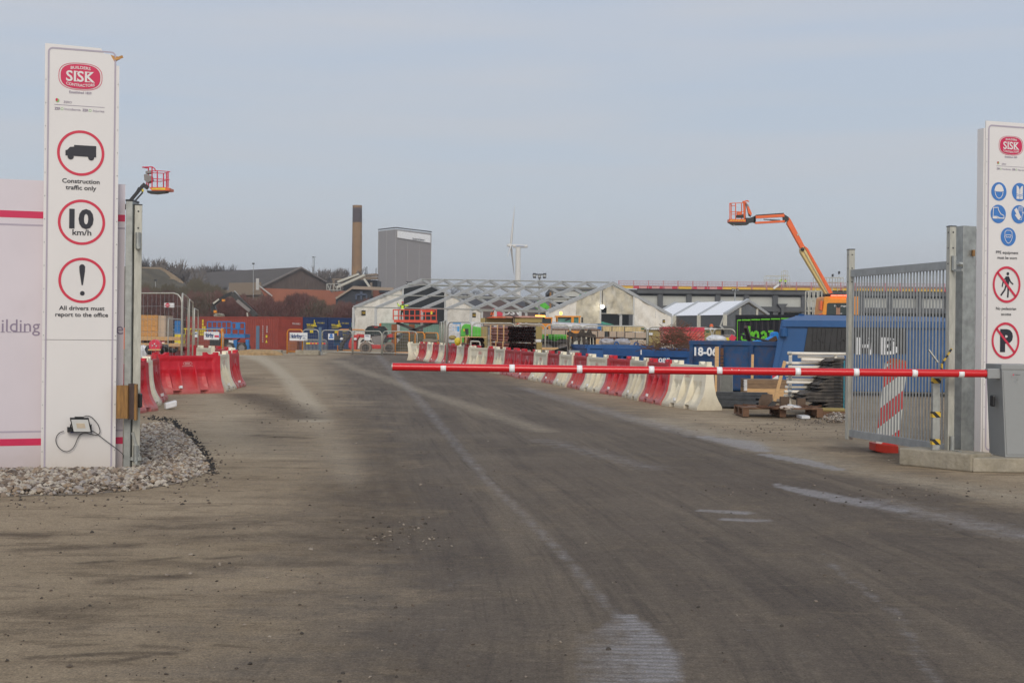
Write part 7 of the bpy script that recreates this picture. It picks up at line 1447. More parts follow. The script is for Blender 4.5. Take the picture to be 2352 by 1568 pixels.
for a, b, c in FP:
    m = MB(ALU); m.bar(a, b, .16, .24); m.bar(b, c, .16, .24); m.build('rafter', th)
    for q in (a, c): m = MB(ALU); m.box(q.x - .11, q.x + .11, q.y - .08, q.y + .08, 0, q.z); m.build('leg', th)
pts_on = lambda f3, t_: lerp(f3[0], f3[1], t_) if t_ <= 1 else lerp(f3[1], f3[2], t_ - 1)
for t_ in (0, .42, .8, 1, 1.2, 1.58, 2):
    m = MB(GALL); m.path([pts_on(f3, t_) + V((0, 0, .05)) for f3 in FP], .055, 6); m.build('purlin', th)
def gable(f3, nm, pans, off):
    E, Rg, Fz = f3; base = V((E.x, E.y, 0)); uv = V((Fz.x - E.x, Fz.y - E.y, 0)); Wd_ = uv.length; uv.normalize(); kz = V((uv.y, -uv.x, 0))
    rx_ = (Rg - base).dot(uv)
    def top(s): return E.z + (Rg.z - E.z) * s / rx_ if s <= rx_ else Rg.z + (Fz.z - Rg.z) * (s - rx_) / (Wd_ - rx_)
    for (f0, f1, z0_, mt, gap) in pans:
        s0, s1 = f0 * Wd_, f1 * Wd_; n_ = 14; N2 = 8; vs = []; rr2 = random.Random(int(f0 * 100) + 3)
        ss = sorted([s0 + (s1 - s0) * i / n_ for i in range(n_ + 1)] + ([rx_] if s0 < rx_ < s1 else [])); k_ = len(ss)
        for s in ss:
            tz = top(s) - .12 - gap
            for j in range(N2 + 1): z = z0_ + (tz - z0_) * j / N2; vs.append(base + uv * s + V((0, 0, z)) + kz * (off + .06 * math.sin(s * 5 + z * 3) + rr2.uniform(-.03, .03)))
        m = MB(mt); m.add(vs, [(i * (N2 + 1) + j, (i + 1) * (N2 + 1) + j, (i + 1) * (N2 + 1) + j + 1, i * (N2 + 1) + j + 1) for i in range(k_ - 1) for j in range(N2)]); m.build(nm, th, smooth=True)
    return base, uv, kz, Wd_, top
g_ = gable(FP[8], 'gable_canvas', [(.01, .22, 0, TARP, 0), (.22, .41, 0, TARD, .02), (.68, .86, 0, TARP, 0), (.86, .99, 0, TARP, 0), (.455, .68, 3.05, TARD, .05), (.41, .455, 3.6, TARD, .1)], .02)
base, uv, kz, Wd_, top = g_
for f_ in (.41, .68): m = MB(ALU); q = base + uv * f_ * Wd_; m.bar(q, q + V((0, 0, top(f_ * Wd_))), .12, .16); m.build('gable_post', th)
m = MB(VOID); q = base + uv * .56 * Wd_ - kz * 2.5; 
NM = mat('logo_black', (.015, .014, .01), .6); NG = mat('logo_gold', (.55, .36, .05), .5)
def nm_logo(c, ux_, s):
    m = MB(NM); ux_ = V(ux_).normalized(); nn_ = V((ux_.y, -ux_.x, 0)); m.obox(c, ux_ * s / 2, nn_ * .01, V((0, 0, s * .52))); l_ = m.build('maker_plate', th); m = MB(NG); text(m, 'NM', c + nn_ * .03, ux_, (0, 0, 1), s * .5, s * .8, .03); m.build('plate_lettering', l_)
nm_logo(W(7, 366, 818, 107.6), uv, 1.1 * .2 * 1.2)
g2_ = gable(FP[0], 'gable_canvas', [(.01, .36, 0, TARP, 0), (.70, .99, 0, TARP, 0)], .02); base, uv, kz, Wd_, top = g2_
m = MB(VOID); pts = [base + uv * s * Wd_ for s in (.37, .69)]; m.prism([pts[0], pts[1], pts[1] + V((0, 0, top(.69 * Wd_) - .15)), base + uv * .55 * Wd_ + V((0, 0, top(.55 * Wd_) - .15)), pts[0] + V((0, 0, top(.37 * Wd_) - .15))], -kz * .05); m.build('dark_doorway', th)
for f_ in (.365, .695): m = MB(ALU); q = base + uv * f_ * Wd_ + kz * .05; m.bar(q, q + V((0, 0, top(f_ * Wd_))), .14, .2); m.build('gable_post', th)
nm_logo(W(4, 1583, 875, 124.5), uv, .42); nm_logo(W(5, 1380, 733, 128), uv, .42)
# lamp in the doorway
m = MB(LAMPW); c_ = W(6, 1254, 615, 103.8); m.ell(c_, .13, .1, .14, 10, 8); m.use(DRK); m.tube(c_ + V((0, .1, .1)), c_ + V((0, .1, 1.2)), .03, 6); solo('work_lamp', m, 'bright round work lamp hanging in the tent doorway', 'lamp')
m = MB(GRTP); a = W(6, 1260, 870, 112); m.add([W(6, 1135, 845, 111), W(6, 1250, 822, 112), W(6, 1410, 865, 111), W(6, 1300, 868, 109), W(6, 1240, 830, 114)], [(0, 3, 1), (3, 2, 1), (2, 4, 1), (4, 0, 1)])
for x in (1145, 1400): q = W(6, x, 860, 111); m.bar((q.x, q.y, 0), q, .08)
solo('green_canopy', m, 'small green canopy inside the tent doorway', 'canopy')
# small white tent
D = 140; E1, R1, F1 = W(7, 1215, 730, D), W(7, 1540, 530, D + 6), W(7, 1825, 728, D + 12); L1 = W(7, 515, 730, D + 14) - E1; L1.z = 0
L1 = V((W(7, 515, 730, 150).x - E1.x, 10, 0)); L1 = L1 * 1.5
th = thing('small_tent', 'small white roofed tent with clear end left of the lettered container', 'tent', (E1.x, D, 0))
m = MB(ROOFW); m.add([E1, R1, R1 + L1, E1 + L1, F1, F1 + L1], [(0, 1, 2, 3), (1, 4, 5, 2)]); m.build('roof', th)
for f_ in (0, .333, .667, 1):
    o = L1 * f_; m = MB(ALU); m.bar(E1 + o + V((0, 0, .06)), R1 + o + V((0, 0, .06)), .22 if f_ else .3, .16 if f_ else .3); m.bar(R1 + o, F1 + o, .3, .3); m.build('rafter', th)
    m = MB(GALL); q = E1 + o; m.box(q.x - .2, q.x + .2, q.y - .25, q.y, 0, q.z); m.build('leg', th)
q = F1; m = MB(GALL); m.box(q.x - .2, q.x + .2, q.y, q.y + .3, 0, q.z); m.build('leg', th)
for f_ in (.33, .72):
    q = lerp(E1, F1, f_); m = MB(GALL); zt_ = lerp(E1.z, R1.z, f_ / .52) if f_ < .52 else lerp(R1.z, F1.z, (f_ - .52) / .48); m.box(q.x - .12, q.x + .12, q.y - .1, q.y + .1, 0, zt_ - .2); m.build('gable_post', th)
m = MB(mat('clear_sheet', (.10, .105, .11), .25, var=.3, scale=.6)); m.add([V((E1.x, E1.y + .1, 0)), V((F1.x, F1.y + .1, 0)), F1 + V((0, .1, -.2)), R1 + V((0, .1, -.35)), E1 + V((0, .1, -.2))], [(0, 1, 2, 3, 4)]); m.build('gable_sheet', th)
m = MB(mat('wall_sheet', (.085, .09, .095), .4, var=.15)); q = E1 + L1; m.add([V((E1.x, E1.y + .2, 0)), V((q.x, q.y + .2, 0)), q + V((0, .2, 0)), E1 + V((0, .2, 0))], [(0, 1, 2, 3)]); m.build('side_sheet', th); m = MB(GALL); m.bar(W(7, 1150, 890, D - .6), W(7, 1200, 760, D - .4), .12); m.build('brace', th)

# ================================================================ FAR BACKGROUND
def facade(m, pts, d, dep): m.prism([P(x, y, d) for x, y in pts], (0, dep, 0))
K4 = lambda L_: [(574.2 + x * .1648, 574.2 + y * .1648) for x, y in L_]; KK = lambda L_: [(746.5 + x * .2197, 430.7 + y * .2197) for x, y in L_]; K3 = lambda L_: [(287.1 + x * .1648, 574.2 + y * .1648) for x, y in L_]; K7 = lambda L_: [(1464.3 + x * .1648, 602.9 + y * .1648) for x, y in L_]; K6 = lambda L_: [(1177.1 + x * .1648, 602.9 + y * .1648) for x, y in L_]
# chimney
BRK = mat('chimney_brick', (.27, .16, .075), .9, var=.3, scale=.12, dirt=(.13, .09, .06), damt=.5, dscale=.08); BRD = mat('chimney_top', (.085, .065, .07), .9, var=.2, scale=.2)
d = 430; c0_ = P(746.5 + 332 * .2197, 700, d); ct_ = P(746.5 + 338 * .2197, 430.7 + 187 * .2197, d); cm_ = P(746.5 + 337 * .2197, 430.7 + 365 * .2197, d); pm = .2197 * d / 3200
th = thing('chimney', 'tall tan brick chimney with dark top band on the horizon', 'chimney', (c0_.x, d, 0)); m = MB(BRK); m.path([(c0_.x - .1, d, 0), (cm_.x, d, cm_.z)], 59 * pm, 28, 50.5 * pm, cap=False); m.build('shaft', th, smooth=True); m = MB(BRD); m.path([cm_, ct_ - V((0, 0, .8))], 50.6 * pm, 28, 49 * pm, cap=False); m.build('dark_band', th, smooth=True); m = MB(BRK); m.tube(ct_ - V((0, 0, .8)), ct_, 49.6 * pm, 28); m.build('rim', th)
# grey tower
d = 470; th = thing('silo_building', 'tall grey clad silo building with white sign board at its top', 'building', P(935, 770, d)); TG = mat('tower_grey', (.285, .265, .26), .6, var=.04, scale=.3, stretch=(.1, .1, 3)); TG2 = mat('tower_grey_side', (.215, .212, .212), .6, var=.04, scale=.3, stretch=(.1, .1, 3))
yl = [P(*KK([(558, 440)])[0], d + 4), P(*KK([(740, 432)])[0], d - 6), P(*KK([(1112, 460)])[0], d + 12)]; pts3 = [V((p.x, p.y, 0)) for p in yl]; zt3 = yl[0].z; back = pts3[0] + pts3[2] - pts3[1]
zs3 = [p.z for p in yl]
m = MB(TG); m.prism([pts3[1], pts3[2], back, pts3[0]], V((0, 0, zt3 - .5))); m.build('walls', th)
m = MB(mat('seam_grey', (.34, .33, .33), .6))
for i, j, f_ in ((0, 1, 0), (0, 1, .48), (0, 1, 1), (1, 2, .33), (1, 2, .66), (1, 2, 1)): q = lerp(pts3[i], pts3[j], f_); m.box(q.x - .06, q.x + .06, q.y - .12, q.y - .02, 0, zt3 - .5)
m.build('seam_trim', th)
m = MB(DRK)
nrm = (pts3[2] - pts3[1]).normalized(); nk = V((nrm.y, -nrm.x, 0)); m.bar(pts3[0] + V((0, 0, zt3)), pts3[1] + V((0, 0, zt3)), .35, .35); m.bar(pts3[1] + V((0, 0, zt3)), pts3[2] + V((0, 0, zt3)), .35, .35); m.build('parapet', th)
W_ = (pts3[2] - pts3[1]).length; bz0, bz1 = zt3 - 3.9, zt3 - 1.0
m = MB(REFL); m.prism([pts3[1] + nrm * W_ * .035 + nk * .4 + V((0, 0, bz0 + .6)), pts3[1] + nrm * W_ * .95 + nk * .4 + V((0, 0, bz0)), pts3[1] + nrm * W_ * .95 + nk * .4 + V((0, 0, bz1 - .2)), pts3[1] + nrm * W_ * .035 + nk * .4 + V((0, 0, bz1))], -nk * .3); sb_ = m.build('sign_board', th); m = MB(SBLK); text(m, 'Sortering & Genbrug', pts3[1] + nrm * W_ * .60 + nk * .5 + V((0, 0, bz0 + (bz1 - bz0) * .27)), nrm, (0, 0, 1), .72, 7.0, .02); m.build('lettering', sb_)
# wind turbine
d = 800; hub = P(746.5 + 1943 * .2197, 430.7 + 605 * .2197, d); pmt = .2197 * d / 3200; th = thing('wind_turbine', 'white wind turbine rising behind the tent frame', 'wind turbine', (P(746.5 + 2008 * .2197, 770, d).x, d, 0)); TW = mat('turbine_white', (.74, .71, .65), .5, var=.02)
tx_ = P(746.5 + 2010 * .2197, 760, d).x; m = MB(TW); m.path([(tx_, d, 0), (tx_, d, hub.z - 1)], 36 * pmt, 20, 26 * pmt, cap=False); m.build('tower', th, smooth=True)
m = MB(TW); a, b = P(746.5 + 1965 * .2197, 430.7 + 612 * .2197, d), P(746.5 + 2118 * .2197, 430.7 + 614 * .2197, d); m.path([a, a + V((.4, 0, 0)), a + V((2, 0, 0)), a * .5 + b * .5, b - V((1.5, 0, 0)), b], 19 * pmt, 14, 16 * pmt); nc = m.build('nacelle', th, smooth=True, bev=.3); m = MB(SBLU); text(m, 'NORDTANK', (a + b) / 2 + V((0, -1.7, .1)), (1, 0, 0), (0, 0, 1), .6, 5, .02); m.build('nacelle_lettering', nc)
m = MB(TW); m.ell(hub + V((-.6, 0, 0)), 1.9, .95, .95, 12, 8); m.build('hub', th, smooth=True)
for (x, y), dy in (((1983, 195), 0), ((1905, 750), -19), ((1978, 905), 15)):
    tip = P(746.5 + x * .2197, 430.7 + y * .2197, d); tip.y += dy; u_ = (tip - hub).normalized(); w_ = V((.35, 1, 0)).cross(u_).normalized() if abs(u_.y) > .5 else V((1, .3, 0)); Lb = (tip - hub).length; m = MB(TW)
    vs = []
    for f_, wd_ in ((0, .55), (.12, 1.25), (.3, 1.0), (.7, .55), (1, .15)):
        c = hub + u_ * Lb * f_
        for sx__, sy__ in ((-1, 0), (0, .35), (1, 0), (0, -.35)): vs.append(c + w_ * wd_ * .58 * sx__ + w_.cross(u_) * wd_ * sy__)
    m.add(vs, [(i * 4 + k, i * 4 + (k + 1) % 4, (i + 1) * 4 + (k + 1) % 4, (i + 1) * 4 + k) for i in range(4) for k in range(4)] + [(16, 17, 18, 19)]); m.build('blade', th, smooth=True)
# warehouse with big gable
RF = mat('warehouse_roof', (.088, .072, .060), .9, var=.12, scale=.3); WL = mat('warehouse_wall', (.135, .095, .075), .9, var=.25, scale=1.2, stretch=(6, .1, .3)); TN = mat('tan_wall', (.22, .17, .125), .9, var=.15)
d = 300; th = thing('warehouse', 'long brown warehouse with big gable and dark roof left of the chimney', 'building', P(600, 770, d))
A_, R_, B_ = P(*K4([(170, 500)])[0], d + 4), P(*K4([(710, 238)])[0], d + 16), P(*K4([(1070, 440)])[0], d + 28); Rl = P(385, 616, d + 60); Al = P(*K3([(1080, 515)])[0], d + 20)
Rl = P(385, 616, R_.y + 50); Rl.z = R_.z + 0.0; Al = P(*K3([(1085, 512)])[0], A_.y + 18); Al.z = A_.z
m = MB(RF); m.add([A_, R_, Rl, Al, A_ + V((0, 0, -.6)), R_ + V((0, 0, -.7)), B_, B_ + V((0, 0, -.6))], [(0, 1, 2, 3), (0, 4, 5, 1), (1, 5, 7, 6)]); q_ = B_ + (Rl - R_); m.add([R_, B_, q_, Rl], [(0, 1, 2, 3)]); m.build('roof', th)
m = MB(WL); o = V((0, .5, 0)); m.add([V((A_.x, A_.y, -1)) + o, V((B_.x, B_.y, -1)) + o, B_ + o, R_ + o + V((0, 0, -.3)), A_ + o], [(0, 1, 2, 3, 4)]); m.build('gable_wall', th)
m = MB(TN); m.add([V((A_.x, A_.y + .4, -1)), V((Al.x - 14, Al.y + 4.5, -1)), Al + V((-14, 4.5, -.8)), A_ + V((0, .4, -.8))], [(0, 3, 2, 1)]); m.build('side_wall', th)
m = MB(mat('brown_trim', (.20, .17, .15), .6)); m.bar(R_ + V((0, -.3, -.1)), B_ + V((0, -.3, -.1)), .3, .35); m.bar(R_ + V((0, -.3, -.1)), A_ + V((0, -.3, -.1)), .3, .35); m.build('verge_trim', th)
m = MB(TN); m.bar(V(P(*K3([(1450, 545)])[0], 292)), V(P(*K3([(1900, 535)])[0], 292)), .3, 2.6); m.box(*sorted((P(*K3([(1460, 600)])[0], 293).x, P(*K3([(1900, 600)])[0], 293).x)), 293, 295, 0, P(*K3([(1600, 560)])[0], 293).z); solo('tan_wall', m, 'pale tan wall under the warehouse eaves', 'wall')
# orange roofed building and neighbours
OR = mat('clay_roof', (.30, .11, .065), .9, var=.14, scale=.3); DKR = mat('dark_slate_roof', (.035, .038, .047), .8, var=.1)
d = 235; th = thing('clay_roof_building', 'low building with wide orange clay roof in front of the warehouse', 'building', P(670, 770, d)); m = MB(OR); m.prism([P(x, y, d) for x, y in K4([(135, 530), (1105, 560), (1275, 745), (1000, 800), (300, 800)])], (0, .3, .0)); m.build('roof', th); m = MB(WL); m.box(P(590, 700, d).x, P(785, 700, d).x, d + 1, d + 8, 0, P(690, 680, d).z); m.build('wall', th)
m = MB(mat('light_trim', (.45, .44, .42), .6)); m.bar(P(*K4([(120, 490)])[0], d - .5), P(*K4([(310, 640)])[0], d - .5), .15, .2); m.bar(P(*K4([(105, 395)])[0], d - 1), P(*K4([(105, 555)])[0], d - 1), .5, .2); m.build('roof_edge', th)
m = MB(OR); m.prism([P(x, y, d + 15) for x, y in K4([(1100, 590), (1270, 570), (1350, 572), (1700, 600), (1700, 700), (1260, 700)])], (0, 3, 0)); solo('red_annex', m, 'small orange roofed annex between the two larger roofs', 'building')
th = thing('slate_gable', 'dark gabled building with faint blue framework in front of the silo', 'building', P(815, 770, 228)); m = MB(DKR); m.prism([P(x, y, 228) for x, y in K4([(1195, 675), (1430, 525), (1680, 532), (1680, 760), (1195, 760)])], (0, 8, 0)); m.build('wall', th); m = MB(mat('blue_frame', (.06, .08, .13), .6)); 
for a, b in (((1480, 690), (1480, 620)), ((1480, 620), (1625, 620)), ((1625, 620), (1625, 690)), ((1550, 620), (1550, 690))): m.bar(P(*K4([a])[0], 227.8), P(*K4([b])[0], 227.8), .25)
m.prism([P(x, y, 227.8) for x, y in K4([(1535, 575), (1568, 575), (1568, 612), (1535, 612)])], (0, .2, 0)); m.build('blue_framework', th); m = MB(mat('roof_rim', (.33, .26, .2), .8)); m.bar(P(*K4([(1430, 523)])[0], 227.5), P(*K4([(2000, 545)])[0], 227.5), .4, .5); m.bar(P(*K4([(1430, 523)])[0], 227.5), P(*K4([(1195, 675)])[0], 227.5), .3, .3); m.build('roof_rim', th)
th = thing('brick_building', 'low brick building with dark roof band beside the tent gable', 'building', P(880, 770, 232)); m = MB(mat('old_brick', (.22, .09, .06), .9, var=.2)); m.prism([P(x, y, 232) for x, y in K4([(1690, 560), (2330, 560), (2330, 760), (1690, 760)])], (0, 8, 0)); m.build('wall', th); m = MB(DKR); m.prism([P(x, y, 231.5) for x, y in K4([(1800, 535), (2000, 545), (2330, 565), (2330, 600), (1800, 592)])], (0, 1, 0)); m.build('roof_band', th); m = MB(TN); m.tube(P(*K4([(1690, 540)])[0], 230), P(*K4([(1690, 640)])[0], 230), .25, 12); m.build('vent', th)
# conveyors and plant
d = 330; th = thing('conveyor_plant', 'industrial plant with two sloping grey conveyors at the foot of the chimney', 'plant', P(800, 770, d)); m = MB(GALL); m.bar(P(*K4([(1225, 447)])[0], d - 5), P(*K4([(1520, 335)])[0], d - 5), 2, .45); m.bar(P(*K4([(1215, 520)])[0], d - 8), P(*K4([(1600, 348)])[0], d - 8), 2, .5); m.build('conveyor', th)
m = MB(VOID); m.prism([P(x, y, d) for x, y in K4([(1300, 420), (1775, 420), (1775, 560), (1300, 560)])], (0, 10, 0)); m.build('hall', th); m = MB(TN); m.bar(P(*K4([(1150, 408)])[0], d - 3), P(*K4([(1420, 408)])[0], d - 3), 2, .35); m.bar(P(*K4([(1480, 395)])[0], d - 3), P(*K4([(1780, 390)])[0], d - 3), 3, .6); m.bar(P(*K4([(1600, 355)])[0], d - 3), P(*K4([(1780, 350)])[0], d - 3), 3, .35); m.prism([P(x, y, d - 2) for x, y in K4([(1650, 335), (1760, 325), (1780, 345), (1640, 350)])], (0, 4, 0)); m.build('walkways', th)
m = MB(DRK)
for x, y in ((1607, 245), (1629, 230), (1757, 250)): m.bar(P(*K4([(x, y)])[0], d), P(*K4([(x, 360)])[0], d), .16)
m.build('stacks', th); m = MB(GALL); m.bar(P(*K4([(1590, 400)])[0], d - 9), P(*K4([(1680, 530)])[0], d - 9), 1, .45); m.build('chute', th)
m = MB(TN); m.prism([P(x, y, d + 1) for x, y in K4([(1150, 405), (1180, 405), (1180, 600), (1150, 600)])], (0, 3, 0)); m.tube(P(*K4([(1688, 450)])[0], d - 4), P(*K4([(1688, 540)])[0], d - 4), .3, 10); m.build('hopper', th)
m = MB(mat('pale_lattice', (.42, .42, .38), .6)); f = lambda a, b: m.bar(P(*K4([a])[0], d - 12), P(*K4([b])[0], d - 12), .13)
for a, b in (((1068, 470), (1262, 470)), ((1068, 558), (1262, 558)), ((1070, 470), (1070, 558)), ((1262, 470), (1262, 558)), ((1075, 475), (1115, 555)), ((1115, 555), (1130, 475)), ((1168, 475), (1168, 555)), ((1168, 475), (1215, 550)), ((1215, 550), (1240, 475))): f(a, b)
m.build('lattice', th)
# radio masts
for k, x0, y0, y1, dd_, lab in ((4, 880, 98, 300, 420, 'slim lattice mast with small lamp heads behind the warehouse'), (3, 1790, 190, 520, 290, 'thin guyed mast standing in front of the warehouse'), (3, 425, 420, 560, 230, 'small street lamp on the grassy mound')):
    a, b = W(k, x0, y1, dd_), W(k, x0, y0, dd_); th = thing('mast', lab, 'mast', (a.x, dd_, 0)); m = MB(GALF); m.tube((a.x, dd_, 0), b, .16 if dd_ > 400 else .08, 6, .1 if dd_ > 400 else .05); m.build('pole', th); m = MB(DRK); m.box(b.x - .22, b.x + .22, dd_ - .2, dd_ + .2, b.z - .15, b.z + .15)
    if dd_ > 400: m.bar(b + V((.1, 0, -.1)), b + V((.8, 0, .0)), .13); m.tube(V((a.x + .45, dd_, 0)), b + V((.4, 0, -.2)), .06, 5)
    m.build('head', th)
# dark building on the right with cladding and roof guard rail
d = 205; th = thing('dark_building', 'long dark steel building under construction with pale cladding strip on the right', 'building', P(1800, 770, d)); SB_ = mat('steel_grey', (.075, .08, .088), .6, var=.15, scale=.5); CL = mat('pale_cladding', (.48, .49, .46), .6, var=.08, scale=4, stretch=(6, .1, .1)); xL, xR = P(1262, 700, d).x, P(2560, 700, d).x
zdk = P(1800, 668, d).z; zb4 = P(1800, 700, d).z; m = MB(SB_); m.box(xL, xR, d + 1, d + 26, zdk - .6, zdk); m.box(P(1470, 0, d).x, xR, d - .6, d - .1, zdk - .55, zdk + .15); m.box(P(1470, 0, d).x, xR, d - .5, d, zb4 - 1.0, zb4 - .3); m.build('deck_beams', th)
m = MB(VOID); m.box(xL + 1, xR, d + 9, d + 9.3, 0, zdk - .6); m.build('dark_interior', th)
x = 1455; i = 0
while x < 2540:
    for yo in (0,):
        q = P(x + 27, 700, d).x; a_, b_2 = P(x + 2, 700, d).x, P(x + 62, 700, d).x; arch = .5 * math.sin((x - 1440) / 330 * math.pi) if x < 1790 else 0
        m = MB(CL); m.prism([(a_, d + .3, zdk - 3.1 + arch), (b_2, d + .3, zdk - 3.1 + arch * 1.05), (b_2, d + .3, zdk - .9), (a_, d + .3, zdk - .9)], (0, .2, 0)); m.build('cladding_panel', th); m = MB(SB_); m.box(a_ - .8, a_ - .05, d - .3, d + .5, 0 if i % 3 == 0 else zdk - 5.2, zdk - .2); m.build('column', th)
    x += 66; i += 1
m = MB(SB_); m.box(P(1470, 0, d).x, xR, d + .1, d + 1.2, zdk - 5.4, zdk - 4.3); m.build('lower_beam', th)
q = W(7, 2025, 600, d - 1); m = MB(SB_); m.prism([W(7, *p, d - 1) for p in [(1950, 575), (2095, 575), (2060, 620), (2040, 640), (2040, 735), (2005, 735), (2005, 640), (1985, 620)]], (0, 1, 0)); m.build('haunch', th)
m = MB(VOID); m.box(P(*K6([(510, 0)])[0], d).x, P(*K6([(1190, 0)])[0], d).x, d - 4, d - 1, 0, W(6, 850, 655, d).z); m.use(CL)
for y0, y1 in ((400, 485), (500, 560)): m.box(W(6, 560, 0, d).x, W(6, 1190, 0, d).x, d - 4.3, d - 4, W(6, 850, y1, d).z, W(6, 850, y0, d).z)
m.use(SB_); m.box(W(6, 535, 0, d).x, W(6, 560, 0, d).x, d - 4.6, d - 3.6, 0, W(6, 550, 385, d).z); m.box(W(6, 535, 0, d).x, W(6, 1190, 0, d).x, d - 4.6, d - 4, W(6, 850, 400, d).z, W(6, 850, 388, d).z); m.use(TIMB); m.box(W(6, 510, 0, d).x, W(6, 534, 0, d).x, d - 4.6, d - 4, 0, W(6, 520, 425, d).z); m.build('left_wing', th)
# guard boards
th2 = thing('roof_guard_rail', 'red white and yellow guard boards with red mesh along the roof edge', 'guard rail', P(1800, 666, d - .8)); x = 1430; i = 0; zg0, zg1 = P(1800, 666.5, d).z, P(1800, 663, d).z
cols7 = ['y', 'r', 'p', 'r', 'p', 'r', 'p', 'r', 'y', 'r', 'p', 'r', 'p', 'r', 'y', 'y', 'y', 'y', 'y']; CM = {'y': mat('guard_yellow', (.80, .52, .05), .5), 'r': SRED, 'p': mat('guard_pink', (.68, .35, .33), .5)}
wd7 = {'y': 32, 'r': 13, 'p': 16}
while x < 2230:
    c_ = cols7[i] if i < len(cols7) else 'y'; m = MB(CM[c_]); m.box(P(x, 0, d).x, P(x + wd7[c_] - .8, 0, d).x, d - .9, d - .8, zg0 + .02, zg0 + .44); m.build('board', th2); x += wd7[c_]; i += 1
    if c_ == 'y' and i > 13: m = MB(SRED); m.box(P(x - .8, 0, d).x, P(x + 1.5, 0, d).x, d - .92, d - .8, zg0, zg0 + .34); m.build('post_clip', th2); x += 2
PK = mat('mesh_pink', (.48, .20, .22), .6)
x = 1427
while x < 2230: m = MB(PK); q = P(x, 0, d).x; m.box(q - .06, q + .06, d - 1.1, d - 1.0, zg0, P(1800, 648, d).z + 0); m.build('post', th2); x += 33.8
m = MB(PK)
for y in (649.5, 655, 660): z = P(1800, y, d).z; m.box(P(1427, 0, d).x, P(2230, 0, d).x, d - 1.06, d - 1.03, z - .025, z + .025)
for j in range(240): q = P(1427 + j * 3.35, 0, d).x; m.box(q - .012, q + .012, d - 1.06, d - 1.03, zg1, P(1800, 649.5, d).z)
m.build('mesh', th2)
m = MB(mat('brown_screen', (.20, .13, .12), .7)); m.box(W(7, 1545, 0, d + 6).x, P(2200, 0, d + 6).x, d + 6, d + 7, zdk, W(7, 1700, 318, d + 6).z); solo('roof_screen', m, 'brown screen standing on the roof of the dark building', 'screen')
m = MB(WPT); m.bar(W(7, 1895, 362, 203), W(7, 2000, 285, 203), .3, .28); solo('roof_duct', m, 'pale sloping duct on the roof near the two workers', 'duct')
def scaffold(label, k, x0, y0, x1, y1, nx, nz, d, w=.12, base=None):
    a, b = W(k, x0, y1, d), W(k, x1, y0, d); zb5 = base if base is not None else a.z; th = thing('scaffold', label, 'scaffold', (a.x, d, zb5)); 
    for i in range(nx + 1): m = MB(GALL); xx = a.x + (b.x - a.x) * i / nx; m.bar((xx, d, zb5), (xx, d, b.z), w); m.bar((xx, d + 1.5, zb5), (xx, d + 1.5, b.z), w); m.build('standard', th)
    for j in range(1, nz + 1): m = MB(GALL); zz = zb5 + (b.z - zb5) * j / nz; m.bar((a.x, d, zz), (b.x, d, zz), w); m.bar((a.x, d + 1.5, zz), (b.x, d + 1.5, zz), w); m.build('ledger', th)
    return th
scaffold('silver scaffold stair tower beside the amber cab', 8, 1235, 40, 1390, 300, 3, 6, 150, .10, 0); scaffold('light scaffold frame on the roof around the two workers', 'l', 670, 1110, 970, 1260, 4, 3, 204, .06); scaffold('tall thin scaffold hoop on the roof behind the workers', 'l', 888, 1045, 945, 1200, 1, 3, 206, .06); scaffold('light scaffold on the roof right of the orange boom', 'l', 1290, 1130, 1640, 1300, 5, 3, 204, .08)
for x, y, lab in ((1507, 1090, 'dark lamp head on the roof scaffold, left one'), (1588, 1055, 'dark lamp head on the roof scaffold, right one')): c_ = W('l', x, y + 12, 203); m = MB(BLK); m.obox(c_, (.13, 0, .02), (0, .1, 0), (0, 0, .2)); m.use(GALF); m.bar(c_, W('l', x, 1290, 203), .05); solo('roof_lamp', m, lab, 'lamp')
# mid-distance dull halls seen through the tent frame
for i, (pts, dd_, mt, lab) in enumerate((([(1130, 485), (1300, 458), (1760, 458), (1830, 480), (1960, 510), (2100, 560), (2330, 600), (2330, 900), (1130, 900)], 260, mat('blue_grey_roof', (.085, .09, .11), .9), 'blue grey roofed hall seen through the tent roof frame'), ([(1350, 650), (1680, 500), (1790, 500), (2150, 650), (2600, 660), (2600, 900), (1350, 900)], 225, mat('brown_hall', (.12, .085, .08), .9, var=.15), 'brown hall behind the tent legs'))):
    m = MB(mt); m.prism([W(5, x, y, dd_) for x, y in pts], (0, 12, 0)); solo('distant_hall', m, lab, 'building')
m = MB(WPT); text(m, 'DSV 1', W(5, 1955, 696, 160), (1, 0, 0), (0, 0, 1), .5, 2.8, .02); m.use(mat('van_grey', (.12, .08, .08), .6)); m.fbox(5, 1900, 660, 2040, 800, 160.1, 2); m.use(SRED); m.fbox(5, 1695, 680, 1795, 745, 160, 2); solo('parked_lorry', m, 'lorry bodies glimpsed behind the tent legs', 'lorry')

